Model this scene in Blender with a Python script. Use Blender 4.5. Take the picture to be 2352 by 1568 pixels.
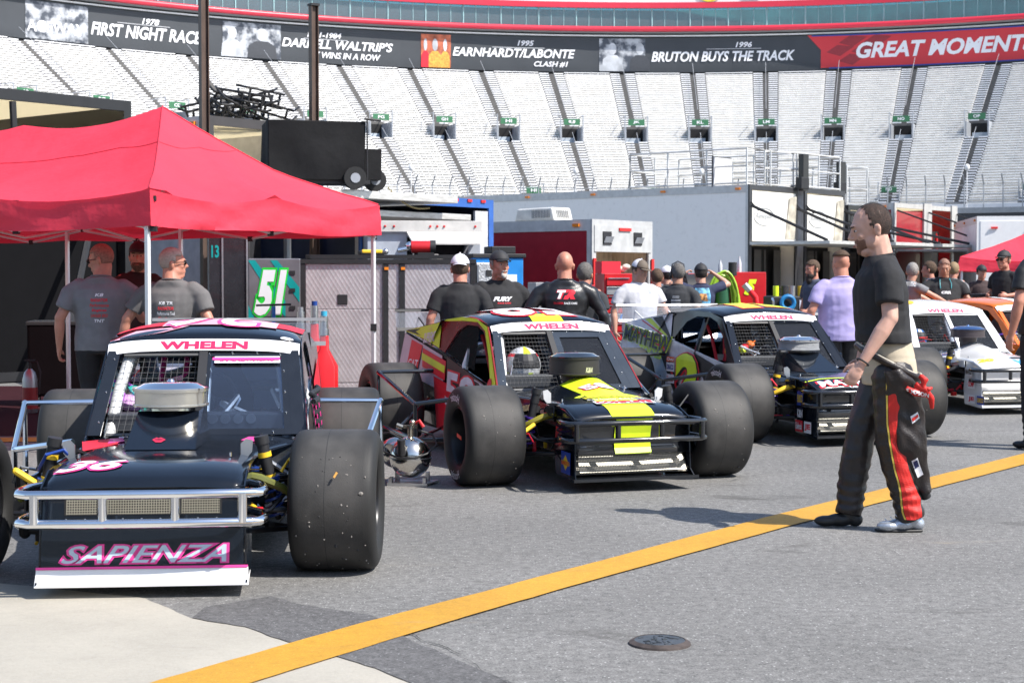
import bpy, bmesh, math, random
import numpy as np
from mathutils import Vector, Matrix, noise
from mathutils.bvhtree import BVHTree
random.seed(7)
PI = math.pi; R = math.radians
for o in list(bpy.data.objects): bpy.data.objects.remove(o)
SC = bpy.context.scene
COL = SC.collection
# ---------------------------------------------------------------- camera, sky, sun, exposure
FPX = 3750.0; PITCH = math.atan(144 / FPX); CH = 1.45
cam = bpy.data.cameras.new('camera'); camo = bpy.data.objects.new('camera', cam); COL.objects.link(camo)
camo.location = (0, 0, CH); camo.rotation_euler = (PI / 2 - PITCH, 0, 0)
cam.sensor_width = 36; cam.lens = 36 * FPX / 2352; cam.clip_start = .1; cam.clip_end = 3000
cam.dof.use_dof = True; cam.dof.focus_distance = 9.3; cam.dof.aperture_fstop = 9
SC.camera = camo
wd = bpy.data.worlds.new('World'); SC.world = wd; wd.use_nodes = True
SUN_TO = Vector((.875, -.484, 0)).normalized(); ELEV = R(50)
SUN_TO = (SUN_TO * math.cos(ELEV) + Vector((0, 0, math.sin(ELEV))))
nt = wd.node_tree; nt.nodes.clear()
sky = nt.nodes.new('ShaderNodeTexSky'); sky.sky_type = 'NISHITA'; sky.sun_disc = False
sky.sun_elevation = ELEV; sky.sun_rotation = math.atan2(SUN_TO.x, SUN_TO.y)
sky.air_density = 1.0; sky.dust_density = 1.0; sky.ozone_density = 1.0
bg = nt.nodes.new('ShaderNodeBackground'); bg.inputs[1].default_value = .145
wo = nt.nodes.new('ShaderNodeOutputWorld')
nt.links.new(sky.outputs[0], bg.inputs[0]); nt.links.new(bg.outputs[0], wo.inputs[0])
sl = bpy.data.lights.new('sun', 'SUN'); sl.energy = 4.6; sl.angle = R(.55); sl.color = (1, .955, .89)
slo = bpy.data.objects.new('sun', sl); COL.objects.link(slo)
slo.rotation_euler = SUN_TO.to_track_quat('Z', 'Y').to_euler()
vs = SC.view_settings; vs.view_transform = 'Standard'; vs.look = 'None'; vs.exposure = .62; vs.gamma = 1; vs.use_curve_mapping = False
SC.cycles.max_bounces = 6; SC.cycles.transparent_max_bounces = 16; SC.cycles.caustics_reflective = False; SC.cycles.caustics_refractive = False

# ---------------------------------------------------------------- turning measured picture points (2352 px wide) into places
_c, _s = math.cos(PITCH), math.sin(PITCH)
def ray(px, py):
    u, v = (px - 1176) / FPX, (784 - py) / FPX
    return Vector((u, _c + v * _s, -_s + v * _c))
def W(px, py, Y):
    d = ray(px, py); return Vector((0, 0, CH)) + d * (Y / d.y)
def G(px, py):
    d = ray(px, py); return Vector((0, 0, CH)) + d * (CH / -d.z)

# ---------------------------------------------------------------- materials
MATS = {}
def srgb(h):
    h = h.lstrip('#'); out = []
    for i in (0, 2, 4):
        c = int(h[i:i + 2], 16) / 255
        out.append(c / 12.92 if c < .04045 else ((c + .055) / 1.055) ** 2.4)
    return tuple(out)
def mat(name, col, rough=.5, metal=0., coat=0., var=.12, scale=6., bump=0., bscale=60., alpha=1., spec=.5, emit=0, streak=None, dirt=0.):
    if name in MATS: return MATS[name]
    if isinstance(col, str): col = srgb(col)
    m = bpy.data.materials.new(name); m.use_nodes = True; MATS[name] = m
    t = m.node_tree; b = t.nodes['Principled BSDF']; L = t.links.new
    b.inputs['Roughness'].default_value = rough; b.inputs['Metallic'].default_value = metal
    b.inputs['Coat Weight'].default_value = coat; b.inputs['Coat Roughness'].default_value = .04
    b.inputs['Specular IOR Level'].default_value = spec; b.inputs['Alpha'].default_value = alpha
    tc = t.nodes.new('ShaderNodeTexCoord')
    src = tc.outputs['Object']
    if streak:
        mp = t.nodes.new('ShaderNodeMapping'); mp.inputs['Scale'].default_value = streak; L(src, mp.inputs[0]); src = mp.outputs[0]
    n = t.nodes.new('ShaderNodeTexNoise'); n.inputs['Scale'].default_value = scale; n.inputs['Detail'].default_value = 5
    L(src, n.inputs['Vector'])
    r = t.nodes.new('ShaderNodeValToRGB')
    r.color_ramp.elements[0].position = .3; r.color_ramp.elements[1].position = .72
    r.color_ramp.elements[0].color = tuple(max(0, c * (1 - var)) for c in col) + (1,)
    r.color_ramp.elements[1].color = tuple(min(1, c * (1 + var)) for c in col) + (1,)
    L(n.outputs['Fac'], r.inputs[0]); out = r.outputs[0]
    if dirt:
        n3 = t.nodes.new('ShaderNodeTexNoise'); n3.inputs['Scale'].default_value = 2.2; n3.inputs['Detail'].default_value = 8; n3.inputs['Roughness'].default_value = .7
        L(tc.outputs['Object'], n3.inputs['Vector'])
        mr3 = t.nodes.new('ShaderNodeMapRange'); mr3.inputs[1].default_value = .48; mr3.inputs[2].default_value = .75; mr3.inputs[4].default_value = dirt
        L(n3.outputs['Fac'], mr3.inputs[0])
        mx = t.nodes.new('ShaderNodeMix'); mx.data_type = 'RGBA'; mx.inputs['B'].default_value = (.16, .14, .12, 1)
        L(mr3.outputs[0], mx.inputs['Factor']); L(out, mx.inputs['A']); out = mx.outputs['Result']
    L(out, b.inputs['Base Color'])
    mr = t.nodes.new('ShaderNodeMapRange'); mr.inputs[3].default_value = max(0, rough - .06); mr.inputs[4].default_value = min(1, rough + .08)
    L(n.outputs['Fac'], mr.inputs[0]); L(mr.outputs[0], b.inputs['Roughness'])
    if emit:
        b.inputs['Emission Color'].default_value = (*col, 1); b.inputs['Emission Strength'].default_value = emit
    if bump:
        n2 = t.nodes.new('ShaderNodeTexNoise'); n2.inputs['Scale'].default_value = bscale; n2.inputs['Detail'].default_value = 4
        L(tc.outputs['Object'], n2.inputs['Vector'])
        bp = t.nodes.new('ShaderNodeBump'); bp.inputs['Strength'].default_value = bump; bp.inputs['Distance'].default_value = .01
        L(n2.outputs['Fac'], bp.inputs['Height']); L(bp.outputs[0], b.inputs['Normal'])
    return m
def glassmat(name, tint=(.86, .89, .92), clear=.9, rough=.03, haze=0.02):
    if name in MATS: return MATS[name]
    m = bpy.data.materials.new(name); m.use_nodes = True; MATS[name] = m
    t = m.node_tree; t.nodes.clear(); L = t.links.new
    o = t.nodes.new('ShaderNodeOutputMaterial'); tr = t.nodes.new('ShaderNodeBsdfTransparent'); tr.inputs[0].default_value = (*tint, 1)
    gl = t.nodes.new('ShaderNodeBsdfGlossy'); gl.inputs['Roughness'].default_value = rough; gl.inputs[0].default_value = (1, 1, 1, 1)
    df = t.nodes.new('ShaderNodeBsdfDiffuse'); df.inputs[0].default_value = (.7, .72, .75, 1)
    lw = t.nodes.new('ShaderNodeFresnel'); lw.inputs[0].default_value = 1.45
    ad = t.nodes.new('ShaderNodeMath'); ad.operation = 'ADD'; ad.use_clamp = True; ad.inputs[1].default_value = max(0, .9 - clear)
    L(lw.outputs[0], ad.inputs[0])
    m1 = t.nodes.new('ShaderNodeMixShader'); m2 = t.nodes.new('ShaderNodeMixShader'); m1.inputs[0].default_value = haze
    L(tr.outputs[0], m1.inputs[1]); L(df.outputs[0], m1.inputs[2])
    L(ad.outputs[0], m2.inputs[0]); L(m1.outputs[0], m2.inputs[1]); L(gl.outputs[0], m2.inputs[2]); L(m2.outputs[0], o.inputs[0])
    return m
def gridmat(name, col, pitch=.012, wire=.3, metal=.9, axes=(0, 2), backcol=None):
    """woven wire: holes are transparent (or show a backing colour)"""
    if name in MATS: return MATS[name]
    m = mat(name, col, .35, metal); t = m.node_tree; L = t.links.new; b = t.nodes['Principled BSDF']
    tc = t.nodes.new('ShaderNodeTexCoord'); sx = t.nodes.new('ShaderNodeSeparateXYZ'); L(tc.outputs['Object'], sx.inputs[0])
    outs = []
    for a in axes:
        mu = t.nodes.new('ShaderNodeMath'); mu.operation = 'MULTIPLY'; mu.inputs[1].default_value = 1 / pitch; L(sx.outputs[a], mu.inputs[0])
        fr = t.nodes.new('ShaderNodeMath'); fr.operation = 'FRACT'; L(mu.outputs[0], fr.inputs[0])
        lt = t.nodes.new('ShaderNodeMath'); lt.operation = 'LESS_THAN'; lt.inputs[1].default_value = wire; L(fr.outputs[0], lt.inputs[0])
        outs.append(lt.outputs[0])
    mx = t.nodes.new('ShaderNodeMath'); mx.operation = 'MAXIMUM'; L(outs[0], mx.inputs[0]); L(outs[1], mx.inputs[1])
    L(mx.outputs[0], b.inputs['Alpha'])
    return m

# ---------------------------------------------------------------- mesh building
class MB:
    def __init__(s): s.v = []; s.f = []; s.m = []; s.cur = 0
    def mi(s, i): s.cur = i; return s
    def add(s, vs, fs):
        k = len(s.v); s.v += [tuple(v) for v in vs]; s.f += [tuple(i + k for i in f) for f in fs]; s.m += [s.cur] * len(fs); return s
    def box(s, c, d, rz=0, M=None):
        x, y, z = (a / 2 for a in d); vs = [Vector((i * x, j * y, k * z)) for k in (-1, 1) for j in (-1, 1) for i in (-1, 1)]
        if M is None: M = Matrix.Rotation(rz, 3, 'Z')
        vs = [Vector(c) + M @ v for v in vs]
        return s.add(vs, [(0, 2, 3, 1), (4, 5, 7, 6), (0, 1, 5, 4), (2, 6, 7, 3), (0, 4, 6, 2), (1, 3, 7, 5)])
    def bx(s, x0, x1, y0, y1, z0, z1): return s.box(((x0 + x1) / 2, (y0 + y1) / 2, (z0 + z1) / 2), (abs(x1 - x0), abs(y1 - y0), abs(z1 - z0)))
    def slab(s, pts, t):
        """polygon pts pushed by vector t"""
        n = len(pts); pts = [Vector(p) for p in pts]; t = Vector(t)
        return s.add(pts + [p + t for p in pts], [tuple(range(n))[::-1], tuple(range(n, 2 * n))] + [(i, (i + 1) % n, n + (i + 1) % n, n + i) for i in range(n)])
    def quad(s, *p): return s.add(p, [tuple(range(len(p)))])
    def rings(s, rs, cap=True, closed=True):
        n = len(rs[0]); vs = [p for r in rs for p in r]; fs = []
        for i in range(len(rs) - 1):
            for j in range(n if closed else n - 1):
                a, b = i * n + j, i * n + (j + 1) % n; fs.append((a, b, b + n, a + n))
        if cap and closed: fs += [tuple(range(n))[::-1], tuple(range((len(rs) - 1) * n, len(rs) * n))]
        return s.add(vs, fs)
    def tube(s, pts, r, n=8, closed=False, cap=True):
        pts = [Vector(p) for p in pts]; N = len(pts); rs = r if isinstance(r, (list, tuple)) else [r] * N
        rings = []; prev = None
        for i, p in enumerate(pts):
            if closed: a, b = pts[i - 1], pts[(i + 1) % N]
            else: a, b = pts[max(0, i - 1)], pts[min(N - 1, i + 1)]
            d = (b - a).normalized()
            if prev is None:
                up = Vector((0, 0, 1)) if abs(d.z) < .9 else Vector((1, 0, 0)); u = d.cross(up).normalized()
            else:
                u = (prev - d * prev.dot(d)); u = u.normalized() if u.length > 1e-6 else d.orthogonal().normalized()
            prev = u; w = d.cross(u)
            rings.append([p + (u * math.cos(2 * PI * k / n) + w * math.sin(2 * PI * k / n)) * rs[i] for k in range(n)])
        if closed: rings.append(rings[0]); return s.rings(rings, cap=False)
        return s.rings(rings, cap)
    def cyl(s, a, b, r, r2=None, n=16): return s.tube([a, b], [r, r if r2 is None else r2], n)
    def lathe(s, prof, c=(0, 0, 0), axis='Z', n=32, a0=0, a1=2 * PI):
        """prof [(radius, along)]"""
        c = Vector(c); full = abs(a1 - a0) > 6.28; rs = []
        for r, h in prof:
            ring = []
            for k in range(n if full else n + 1):
                a = a0 + (a1 - a0) * k / n; x, y = r * math.cos(a), r * math.sin(a)
                ring.append(c + (Vector((x, y, h)) if axis == 'Z' else Vector((h, x, y)) if axis == 'X' else Vector((x, h, y))))
            rs.append(ring)
        return s.rings(rs, cap=full, closed=full)
    def ball(s, c, r, n=12, M=None):
        r = (r, r, r) if isinstance(r, (int, float)) else r; c = Vector(c); rs = []
        for i in range(1, n // 2 + 1 + n // 4):
            pass
        m = max(5, n // 2 + 2)
        for i in range(1, m):
            t = PI * i / m; ring = []
            for k in range(n):
                a = 2 * PI * k / n; v = Vector((math.sin(t) * math.cos(a) * r[0], math.sin(t) * math.sin(a) * r[1], math.cos(t) * r[2]))
                ring.append(c + (M @ v if M else v))
            rs.append(ring)
        k0 = len(s.v); s.rings(rs, cap=False)
        top = c + ((M @ Vector((0, 0, r[2]))) if M else Vector((0, 0, r[2]))); bot = c - ((M @ Vector((0, 0, r[2]))) if M else Vector((0, 0, r[2])))
        kt = len(s.v); s.v += [tuple(top), tuple(bot)]
        last = k0 + (m - 2) * n
        for k in range(n):
            s.f.append((kt, k0 + (k + 1) % n, k0 + k)); s.f.append((kt + 1, last + k, last + (k + 1) % n)); s.m += [s.cur] * 2
        return s
    def cone(s, p0, r0, p1, r1, n=12):
        s.ball(p0, r0, n); s.ball(p1, r1, n); return s.cyl(p0, p1, r0, r1, n)
    def build(s, name, mats, parent=None, smooth=True, bevel=0, ang=38, fixn=True):
        me = bpy.data.meshes.new(name); me.from_pydata(s.v, [], s.f)
        mats = mats if isinstance(mats, (list, tuple)) else [mats]
        for m in mats: me.materials.append(m)
        if len(mats) > 1: me.polygons.foreach_set('material_index', s.m)
        if fixn and len(s.f) < 60000:
            b = bmesh.new(); b.from_mesh(me); bmesh.ops.recalc_face_normals(b, faces=b.faces); b.to_mesh(me); b.free()
        if smooth:
            me.polygons.foreach_set('use_smooth', [True] * len(me.polygons)); me.set_sharp_from_angle(angle=R(ang))
        me.update()
        o = bpy.data.objects.new(name, me); COL.objects.link(o)
        if parent: o.parent = parent
        if bevel:
            md = o.modifiers.new('bevel', 'BEVEL'); md.width = bevel; md.segments = 2; md.limit_method = 'ANGLE'; md.angle_limit = R(50)
        return o
def tag(o, label=None, cat=None, group=None, kind=None):
    if label: o['label'] = label
    if cat: o['category'] = cat
    if group: o['group'] = group
    if kind: o['kind'] = kind
    return o
def thing(name, label, cat, loc=(0, 0, 0), rz=0, group=None):
    o = bpy.data.objects.new(name, None); COL.objects.link(o); o.location = loc; o.rotation_euler = (0, 0, rz)
    o.empty_display_size = .1
    return tag(o, label, cat, group)
def copy_tree(o, parent=None):
    c = o.copy(); COL.objects.link(c); c.parent = parent
    for ch in list(o.children): copy_tree(ch, c)
    return c

# ---------------------------------------------------------------- lettering
_txc = {}
def text_mesh(txt, bold=.0, shear=0., space=1.):
    k = (txt, bold, shear, space)
    if k in _txc: return _txc[k]
    cu = bpy.data.curves.new('t', 'FONT'); cu.body = txt; cu.shear = shear; cu.offset = bold; cu.resolution_u = 3; cu.space_character = space
    o = bpy.data.objects.new('t', cu); COL.objects.link(o)
    dg = bpy.context.evaluated_depsgraph_get(); me = bpy.data.meshes.new_from_object(o.evaluated_get(dg))
    vs = [v.co.copy() for v in me.vertices]; fs = [tuple(p.vertices) for p in me.polygons]
    bpy.data.objects.remove(o); bpy.data.curves.remove(cu); bpy.data.meshes.remove(me)
    x0 = min(v.x for v in vs); x1 = max(v.x for v in vs); y0 = min(v.y for v in vs); y1 = max(v.y for v in vs)
    vs = [((v.x - x0) / (x1 - x0), (v.y - y0) / (y1 - y0)) for v in vs]
    _txc[k] = (vs, fs, (x1 - x0) / (y1 - y0)); return _txc[k]
def text_on(txt, fn, m, parent=None, name='lettering', bold=.02, shear=0., mb=None, off=0., space=1.):
    """fn(u,v,off) -> point ; u,v in 0..1 over the text's box"""
    vs, fs, _ = text_mesh(txt, bold, shear, space)
    b = mb or MB(); b.add([fn(u, v, off) for u, v in vs], fs)
    return b if mb else b.build(name, m, parent, smooth=False, fixn=False)
def quadfn(p00, p10, p11, p01, n=None):
    p00, p10, p11, p01 = map(Vector, (p00, p10, p11, p01))
    nn = (p10 - p00).cross(p01 - p00).normalized() if n is None else Vector(n).normalized()
    def fn(u, v, off=0): return (p00 * (1 - u) + p10 * u) * (1 - v) + (p01 * (1 - u) + p11 * u) * v + nn * off
    return fn
def plate(fn, u0, v0, u1, v1, off, mb, nu=4, nv=1):
    vs = [fn(u0 + (u1 - u0) * i / nu, v0 + (v1 - v0) * j / nv, off) for j in range(nv + 1) for i in range(nu + 1)]
    mb.add(vs, [(j * (nu + 1) + i, j * (nu + 1) + i + 1, (j + 1) * (nu + 1) + i + 1, (j + 1) * (nu + 1) + i) for j in range(nv) for i in range(nu)]); return mb
def poly(fn, uv, off, mb):
    mb.add([fn(u, v, off) for u, v in uv], [tuple(range(len(uv)))]); return mb
def subfn(fn, u0, v0, u1, v1):
    return lambda u, v, off=0: fn(u0 + (u1 - u0) * u, v0 + (v1 - v0) * v, off)

BLACK = mat('black_paint', (.012, .014, .018), .12, coat=.6, var=.2)
MBLACK = mat('matte_black', (.018, .018, .02), .55)
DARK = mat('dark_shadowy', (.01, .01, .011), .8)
WHITE = mat('white_paint', (.8, .8, .8), .35, var=.04)
CHROME = mat('chrome', (.85, .86, .88), .07, 1., var=.03)
ALU = mat('brushed_aluminium', (.62, .63, .65), .32, 1., var=.1)
STEEL = mat('dull_steel', (.4, .41, .42), .4, .8)
GREYP = mat('grey_paint', (.33, .35, .38), .4)
RED = mat('red_paint', (.55, .015, .02), .3, coat=.3)
YEL = mat('fluoro_yellow', (.72, .95, .03), .35)
PINK = mat('hot_pink', (.85, .06, .32), .4)
WTXT = mat('white_vinyl', (.82, .82, .84), .45, var=.02)
BTXT = mat('black_vinyl', (.015, .015, .017), .45, var=.02)
RTXT = mat('red_vinyl', (.72, .02, .04), .45, var=.02)
WHR = mat('crimson_vinyl', (.78, .015, .09), .45, var=.02)
YTXT = mat('gold_vinyl', (.85, .55, .03), .45, var=.02)
BLUE = mat('blue_paint', (.03, .17, .55), .35)
# ================================================================ GROUND
def ground_mat(name, base, spk, rough=.85, speck=.5, blotch=.2, big=.6, stains=0):
    m = bpy.data.materials.new(name); m.use_nodes = True; t = m.node_tree; b = t.nodes['Principled BSDF']; L = t.links.new
    tc = t.nodes.new('ShaderNodeTexCoord')
    n1 = t.nodes.new('ShaderNodeTexNoise'); n1.inputs['Scale'].default_value = 95; n1.inputs['Detail'].default_value = 5; n1.inputs['Roughness'].default_value = .8
    n2 = t.nodes.new('ShaderNodeTexNoise'); n2.inputs['Scale'].default_value = big; n2.inputs['Detail'].default_value = 6
    vo = t.nodes.new('ShaderNodeTexVoronoi'); vo.inputs['Scale'].default_value = 62
    for n in (n1, n2, vo): L(tc.outputs['Object'], n.inputs['Vector'])
    r = t.nodes.new('ShaderNodeValToRGB'); e = r.color_ramp.elements
    e[0].position = .36; e[0].color = tuple(c * (1 - speck) for c in base) + (1,)
    e[1].position = .64; e[1].color = tuple(min(1, c * (1 + speck * 1.1)) for c in base) + (1,)
    L(n1.outputs['Fac'], r.inputs[0])
    n4 = t.nodes.new('ShaderNodeTexNoise'); n4.inputs['Scale'].default_value = 22; n4.inputs['Detail'].default_value = 6; n4.inputs['Roughness'].default_value = .7; L(tc.outputs['Object'], n4.inputs['Vector'])
    av = t.nodes.new('ShaderNodeMix'); av.data_type = 'FLOAT'; av.inputs['Factor'].default_value = .35; L(n1.outputs['Fac'], av.inputs['A']); L(n4.outputs['Fac'], av.inputs['B']); L(av.outputs['Result'], r.inputs[0])
    # bright aggregate chips
    cr = t.nodes.new('ShaderNodeMath'); cr.operation = 'GREATER_THAN'; cr.inputs[1].default_value = .86
    sp = t.nodes.new('ShaderNodeSeparateColor'); L(vo.outputs['Color'], sp.inputs[0]); L(sp.outputs[0], cr.inputs[0])
    ds = t.nodes.new('ShaderNodeMath'); ds.operation = 'LESS_THAN'; ds.inputs[1].default_value = .26; L(vo.outputs['Distance'], ds.inputs[0])
    ml = t.nodes.new('ShaderNodeMath'); ml.operation = 'MULTIPLY'; L(cr.outputs[0], ml.inputs[0]); L(ds.outputs[0], ml.inputs[1])
    mx = t.nodes.new('ShaderNodeMix'); mx.data_type = 'RGBA'; L(ml.outputs[0], mx.inputs['Factor']); L(r.outputs[0], mx.inputs['A']); mx.inputs['B'].default_value = (*spk, 1)
    mr = t.nodes.new('ShaderNodeMapRange'); mr.inputs[1].default_value = .3; mr.inputs[2].default_value = .7; mr.inputs[3].default_value = 1 - blotch; mr.inputs[4].default_value = 1 + blotch
    L(n2.outputs['Fac'], mr.inputs[0])
    vm = t.nodes.new('ShaderNodeVectorMath'); vm.operation = 'SCALE'; L(mx.outputs['Result'], vm.inputs[0]); L(mr.outputs[0], vm.inputs['Scale'])
    outc = vm.outputs[0]
    if stains:   # oil drips, worn pale patches and tyre-rubber streaks
        n3 = t.nodes.new('ShaderNodeTexNoise'); n3.inputs['Scale'].default_value = 1.9; n3.inputs['Detail'].default_value = 7; n3.inputs['Roughness'].default_value = .62; n3.inputs['Distortion'].default_value = .6
        mp3 = t.nodes.new('ShaderNodeMapping'); mp3.inputs['Scale'].default_value = (.6, 1.5, 1); mp3.inputs['Rotation'].default_value = (0, 0, .4); L(tc.outputs['Object'], mp3.inputs[0]); L(mp3.outputs[0], n3.inputs['Vector'])
        for lo, hi, colr, k_ in ((.60, .70, (.07, .066, .06, 1), stains), (.36, .28, (.24, .225, .20, 1), stains * .7), (.315, .27, (.34, .26, .17, 1), stains * .8)):
            m3 = t.nodes.new('ShaderNodeMapRange'); m3.inputs[1].default_value = lo; m3.inputs[2].default_value = hi; m3.inputs[4].default_value = k_; L(n3.outputs['Fac'], m3.inputs[0])
            x3 = t.nodes.new('ShaderNodeMix'); x3.data_type = 'RGBA'; x3.inputs['B'].default_value = colr; L(m3.outputs[0], x3.inputs['Factor']); L(outc, x3.inputs['A']); outc = x3.outputs['Result']
    L(outc, b.inputs['Base Color']); b.inputs['Roughness'].default_value = rough
    bp = t.nodes.new('ShaderNodeBump'); bp.inputs['Strength'].default_value = .5; bp.inputs['Distance'].default_value = .004
    L(n1.outputs['Fac'], bp.inputs['Height']); L(bp.outputs[0], b.inputs['Normal'])
    return m
ASPH = ground_mat('asphalt', (.160, .156, .149), (.42, .41, .40), blotch=.15, speck=.8, stains=.7)
ASPH2 = ground_mat('newer_asphalt', (.098, .095, .094), (.26, .26, .26), blotch=.15, speck=.7)
CONC = ground_mat('concrete', (.372, .345, .292), (.38, .36, .33), speck=.10, blotch=.10, big=1.6, stains=.12)
YLINE = ground_mat('yellow_road_paint', (.52, .27, .025), (.6, .35, .06), rough=.6, speck=.22, blotch=.09, big=1.2, stains=.16)
def sheet(name, pts, m, z, kind='structure'):
    b = MB(); b.add([(p[0], p[1], z) for p in pts], [tuple(range(len(pts)))]); o = b.build(name, m, smooth=False); o['kind'] = kind
    for p in o.data.polygons:
        if p.normal.z < 0: p.flip()
    return o
b = MB()
b.add([(-600, -80, 0), (600, -80, 0), (600, 900, 0), (-600, 900, 0)], [(0, 1, 2, 3)])
go = b.build('asphalt_ground', ASPH, smooth=False); tag(go, kind='structure')
def jag(pts, amp=.012, step=.05):
    out = []
    for i in range(len(pts) - 1):
        a, b_ = Vector(pts[i]), Vector(pts[i + 1]); n = max(1, int((b_ - a).length / step))
        for k in range(n):
            p = a.lerp(b_, k / n); q = noise.noise_vector(p * 9) * amp + noise.noise_vector(p * 2.3) * amp * 1.5
            out.append(Vector((p.x + q.x, p.y + q.y, 0)))
    out.append(Vector(pts[-1])); return out
edge1 = jag([G(-60, 1335), G(120, 1352), G(330, 1375), G(437, 1420), G(560, 1440), G(660, 1475), G(690, 1483), G(740, 1500)])
edge2 = jag([G(740, 1500), G(860, 1535), G(945, 1568), G(1020, 1610), G(1060, 1700)])
sheet('concrete_slab', edge1 + edge2[1:] + [G(1000, 2100), G(-500, 2100), G(-700, 1335)], CONC, .003)
d1 = jag([G(437, 1420), G(470, 1395), G(620, 1372), G(760, 1400), G(865, 1420)], .02) + jag([G(865, 1425), G(1000, 1500), G(1176, 1568), G(1350, 1640), G(1600, 1800)], .02)
low = jag([G(1060, 1700), G(1020, 1610), G(945, 1568), G(860, 1535), G(740, 1500), G(690, 1483), G(660, 1475), G(560, 1440), G(437, 1420)], .012)
sheet('asphalt_patch', d1 + [G(1500, 2000), G(1100, 2000)] + low[:-1], ASPH2, .006)
up = [(366, 1565), (676, 1477), (845, 1430), (1148, 1352), (1480, 1263), (1809, 1177), (1993, 1133), (2182, 1086), (2352, 1043), (2700, 955), (3200, 880)]
lo = [(3200, 903), (2700, 982), (2352, 1068), (2182, 1113), (1993, 1163), (1809, 1211), (1411, 1321), (1263, 1363), (1148, 1396), (947, 1457), (769, 1511), (600, 1565)]
sheet('yellow_line', jag([G(*p) for p in [(100, 1645)] + up], .004) + jag([G(*p) for p in lo + [(300, 1665)]], .004), YLINE, .0085)
# raised manhole cover
mh = G(1515, 1478); b = MB()
t = thing('manhole_cover', 'small round dark iron manhole cover set slightly proud of the open asphalt', 'manhole cover', (mh.x, mh.y, 0))
b.lathe([(.125, 0), (.122, .008), (.108, .016), (.102, .018), (.102, .006)], n=40).build('rim', mat('rusty_iron', (.075, .06, .055), .8, .3, var=.5, scale=20), t)
b = MB().lathe([(0.001, .016), (.101, .016), (.101, 0)], n=40)
for i in range(26):
    a = random.random() * 6.28; r = .088 * math.sqrt(random.random()); b.box((r * math.cos(a), r * math.sin(a), .017), (.02, .008, .004), random.random() * 3)
b.build('lid', mat('worn_iron', (.1, .11, .12), .5, .6, var=.3, scale=30), t)

# ================================================================ GRANDSTAND (bowl round the centre BC)
BC = Vector((12.7, 78.5, 0)); RT = 71.6; ZT = 20.0
def on_arc(px, r, z=None):
    """direction angle (about BC) of the point of the circle of radius r that the column px shows"""
    u = (px - 1176) / FPX; a = 1 + u * u; dx, dy = u, 1.
    bq = -2 * (dx * BC.x + dy * BC.y); cq = BC.x ** 2 + BC.y ** 2 - r * r
    tt = (-bq + math.sqrt(bq * bq - 4 * a * cq)) / (2 * a); return math.atan2(tt * dy - BC.y, tt * dx - BC.x)
def bowl(ang, r, z): return Vector((BC.x + r * math.cos(ang), BC.y + r * math.sin(ang), z))
AIS = [51, 251, 434, 610, 779, 941, 1104, 1264, 1427, 1588, 1755, 1923, 2096, 2288]
aa = [on_arc(p, RT) for p in AIS]
dl = aa[0] - aa[1]; aa = [aa[0] + dl * 2, aa[0] + dl] + aa + [aa[-1] - dl, aa[-1] - 2 * dl]
NR = 56; RUN = .378; RISE = .231; R0 = RT - NR * RUN; Z0 = ZT - NR * RISE
BENCH = mat('bleacher_aluminium', (.88, .88, .89), .5, .05, var=.06, scale=1.5)
BRISE = mat('bleacher_riser', (.74, .73, .70), .7, var=.15, scale=2)
STAIR = mat('stair_concrete', (.13, .125, .12), .8, var=.2, scale=2)
BPOST = mat('bench_bracket', (.60, .60, .57), .6)
HA = .0165   # half an aisle
gs = thing('grandstand', 'huge curved racetrack grandstand of empty silver bleachers under a black banner', 'grandstand', (BC.x, BC.y, 0))
Lc = lambda p: p - BC
PORT_ROWS = (25, 31)
for i in range(len(aa) - 1):
    a0, a1 = aa[i] - HA, aa[i + 1] + HA; b = MB(); mid = (a0 + a1) / 2
    for k in range(NR):
        r = R0 + k * RUN; z = Z0 + k * RISE
        e0, e1 = a0, a1
        if PORT_ROWS[0] <= k < PORT_ROWS[1]:
            pass
        P = lambda a, rr, zz: Lc(bowl(a, rr, zz))
        ns = 2; an = [e0 + (e1 - e0) * j / ns for j in range(ns + 1)]
        for j in range(ns):
            p, q = an[j], an[j + 1]
            b.mi(1).quad(P(p, r, z), P(q, r, z), P(q, r, z + RISE), P(p, r, z + RISE))
            b.quad(P(p, r, z + RISE), P(q, r, z + RISE), P(q, r + RUN, z + RISE), P(p, r + RUN, z + RISE))
            # seat plank with a front lip
            b.mi(0).slab([P(p, r + .05, z + RISE + .13), P(q, r + .05, z + RISE + .13), P(q, r + .33, z + RISE + .13), P(p, r + .33, z + RISE + .13)], (0, 0, .055))
        for j in range(6):
            a = e0 + (e1 - e0) * (j + .5) / 6; ca, sa = math.cos(a), math.sin(a); M = Matrix(((ca, -sa, 0), (sa, ca, 0), (0, 0, 1)))
            b.mi(2).box(P(a, r + .08, z + RISE + .08), (.08, .05, .12), M=M)
    b.build('seating_section', [BENCH, BRISE, BPOST], gs, smooth=False, fixn=False)
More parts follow.
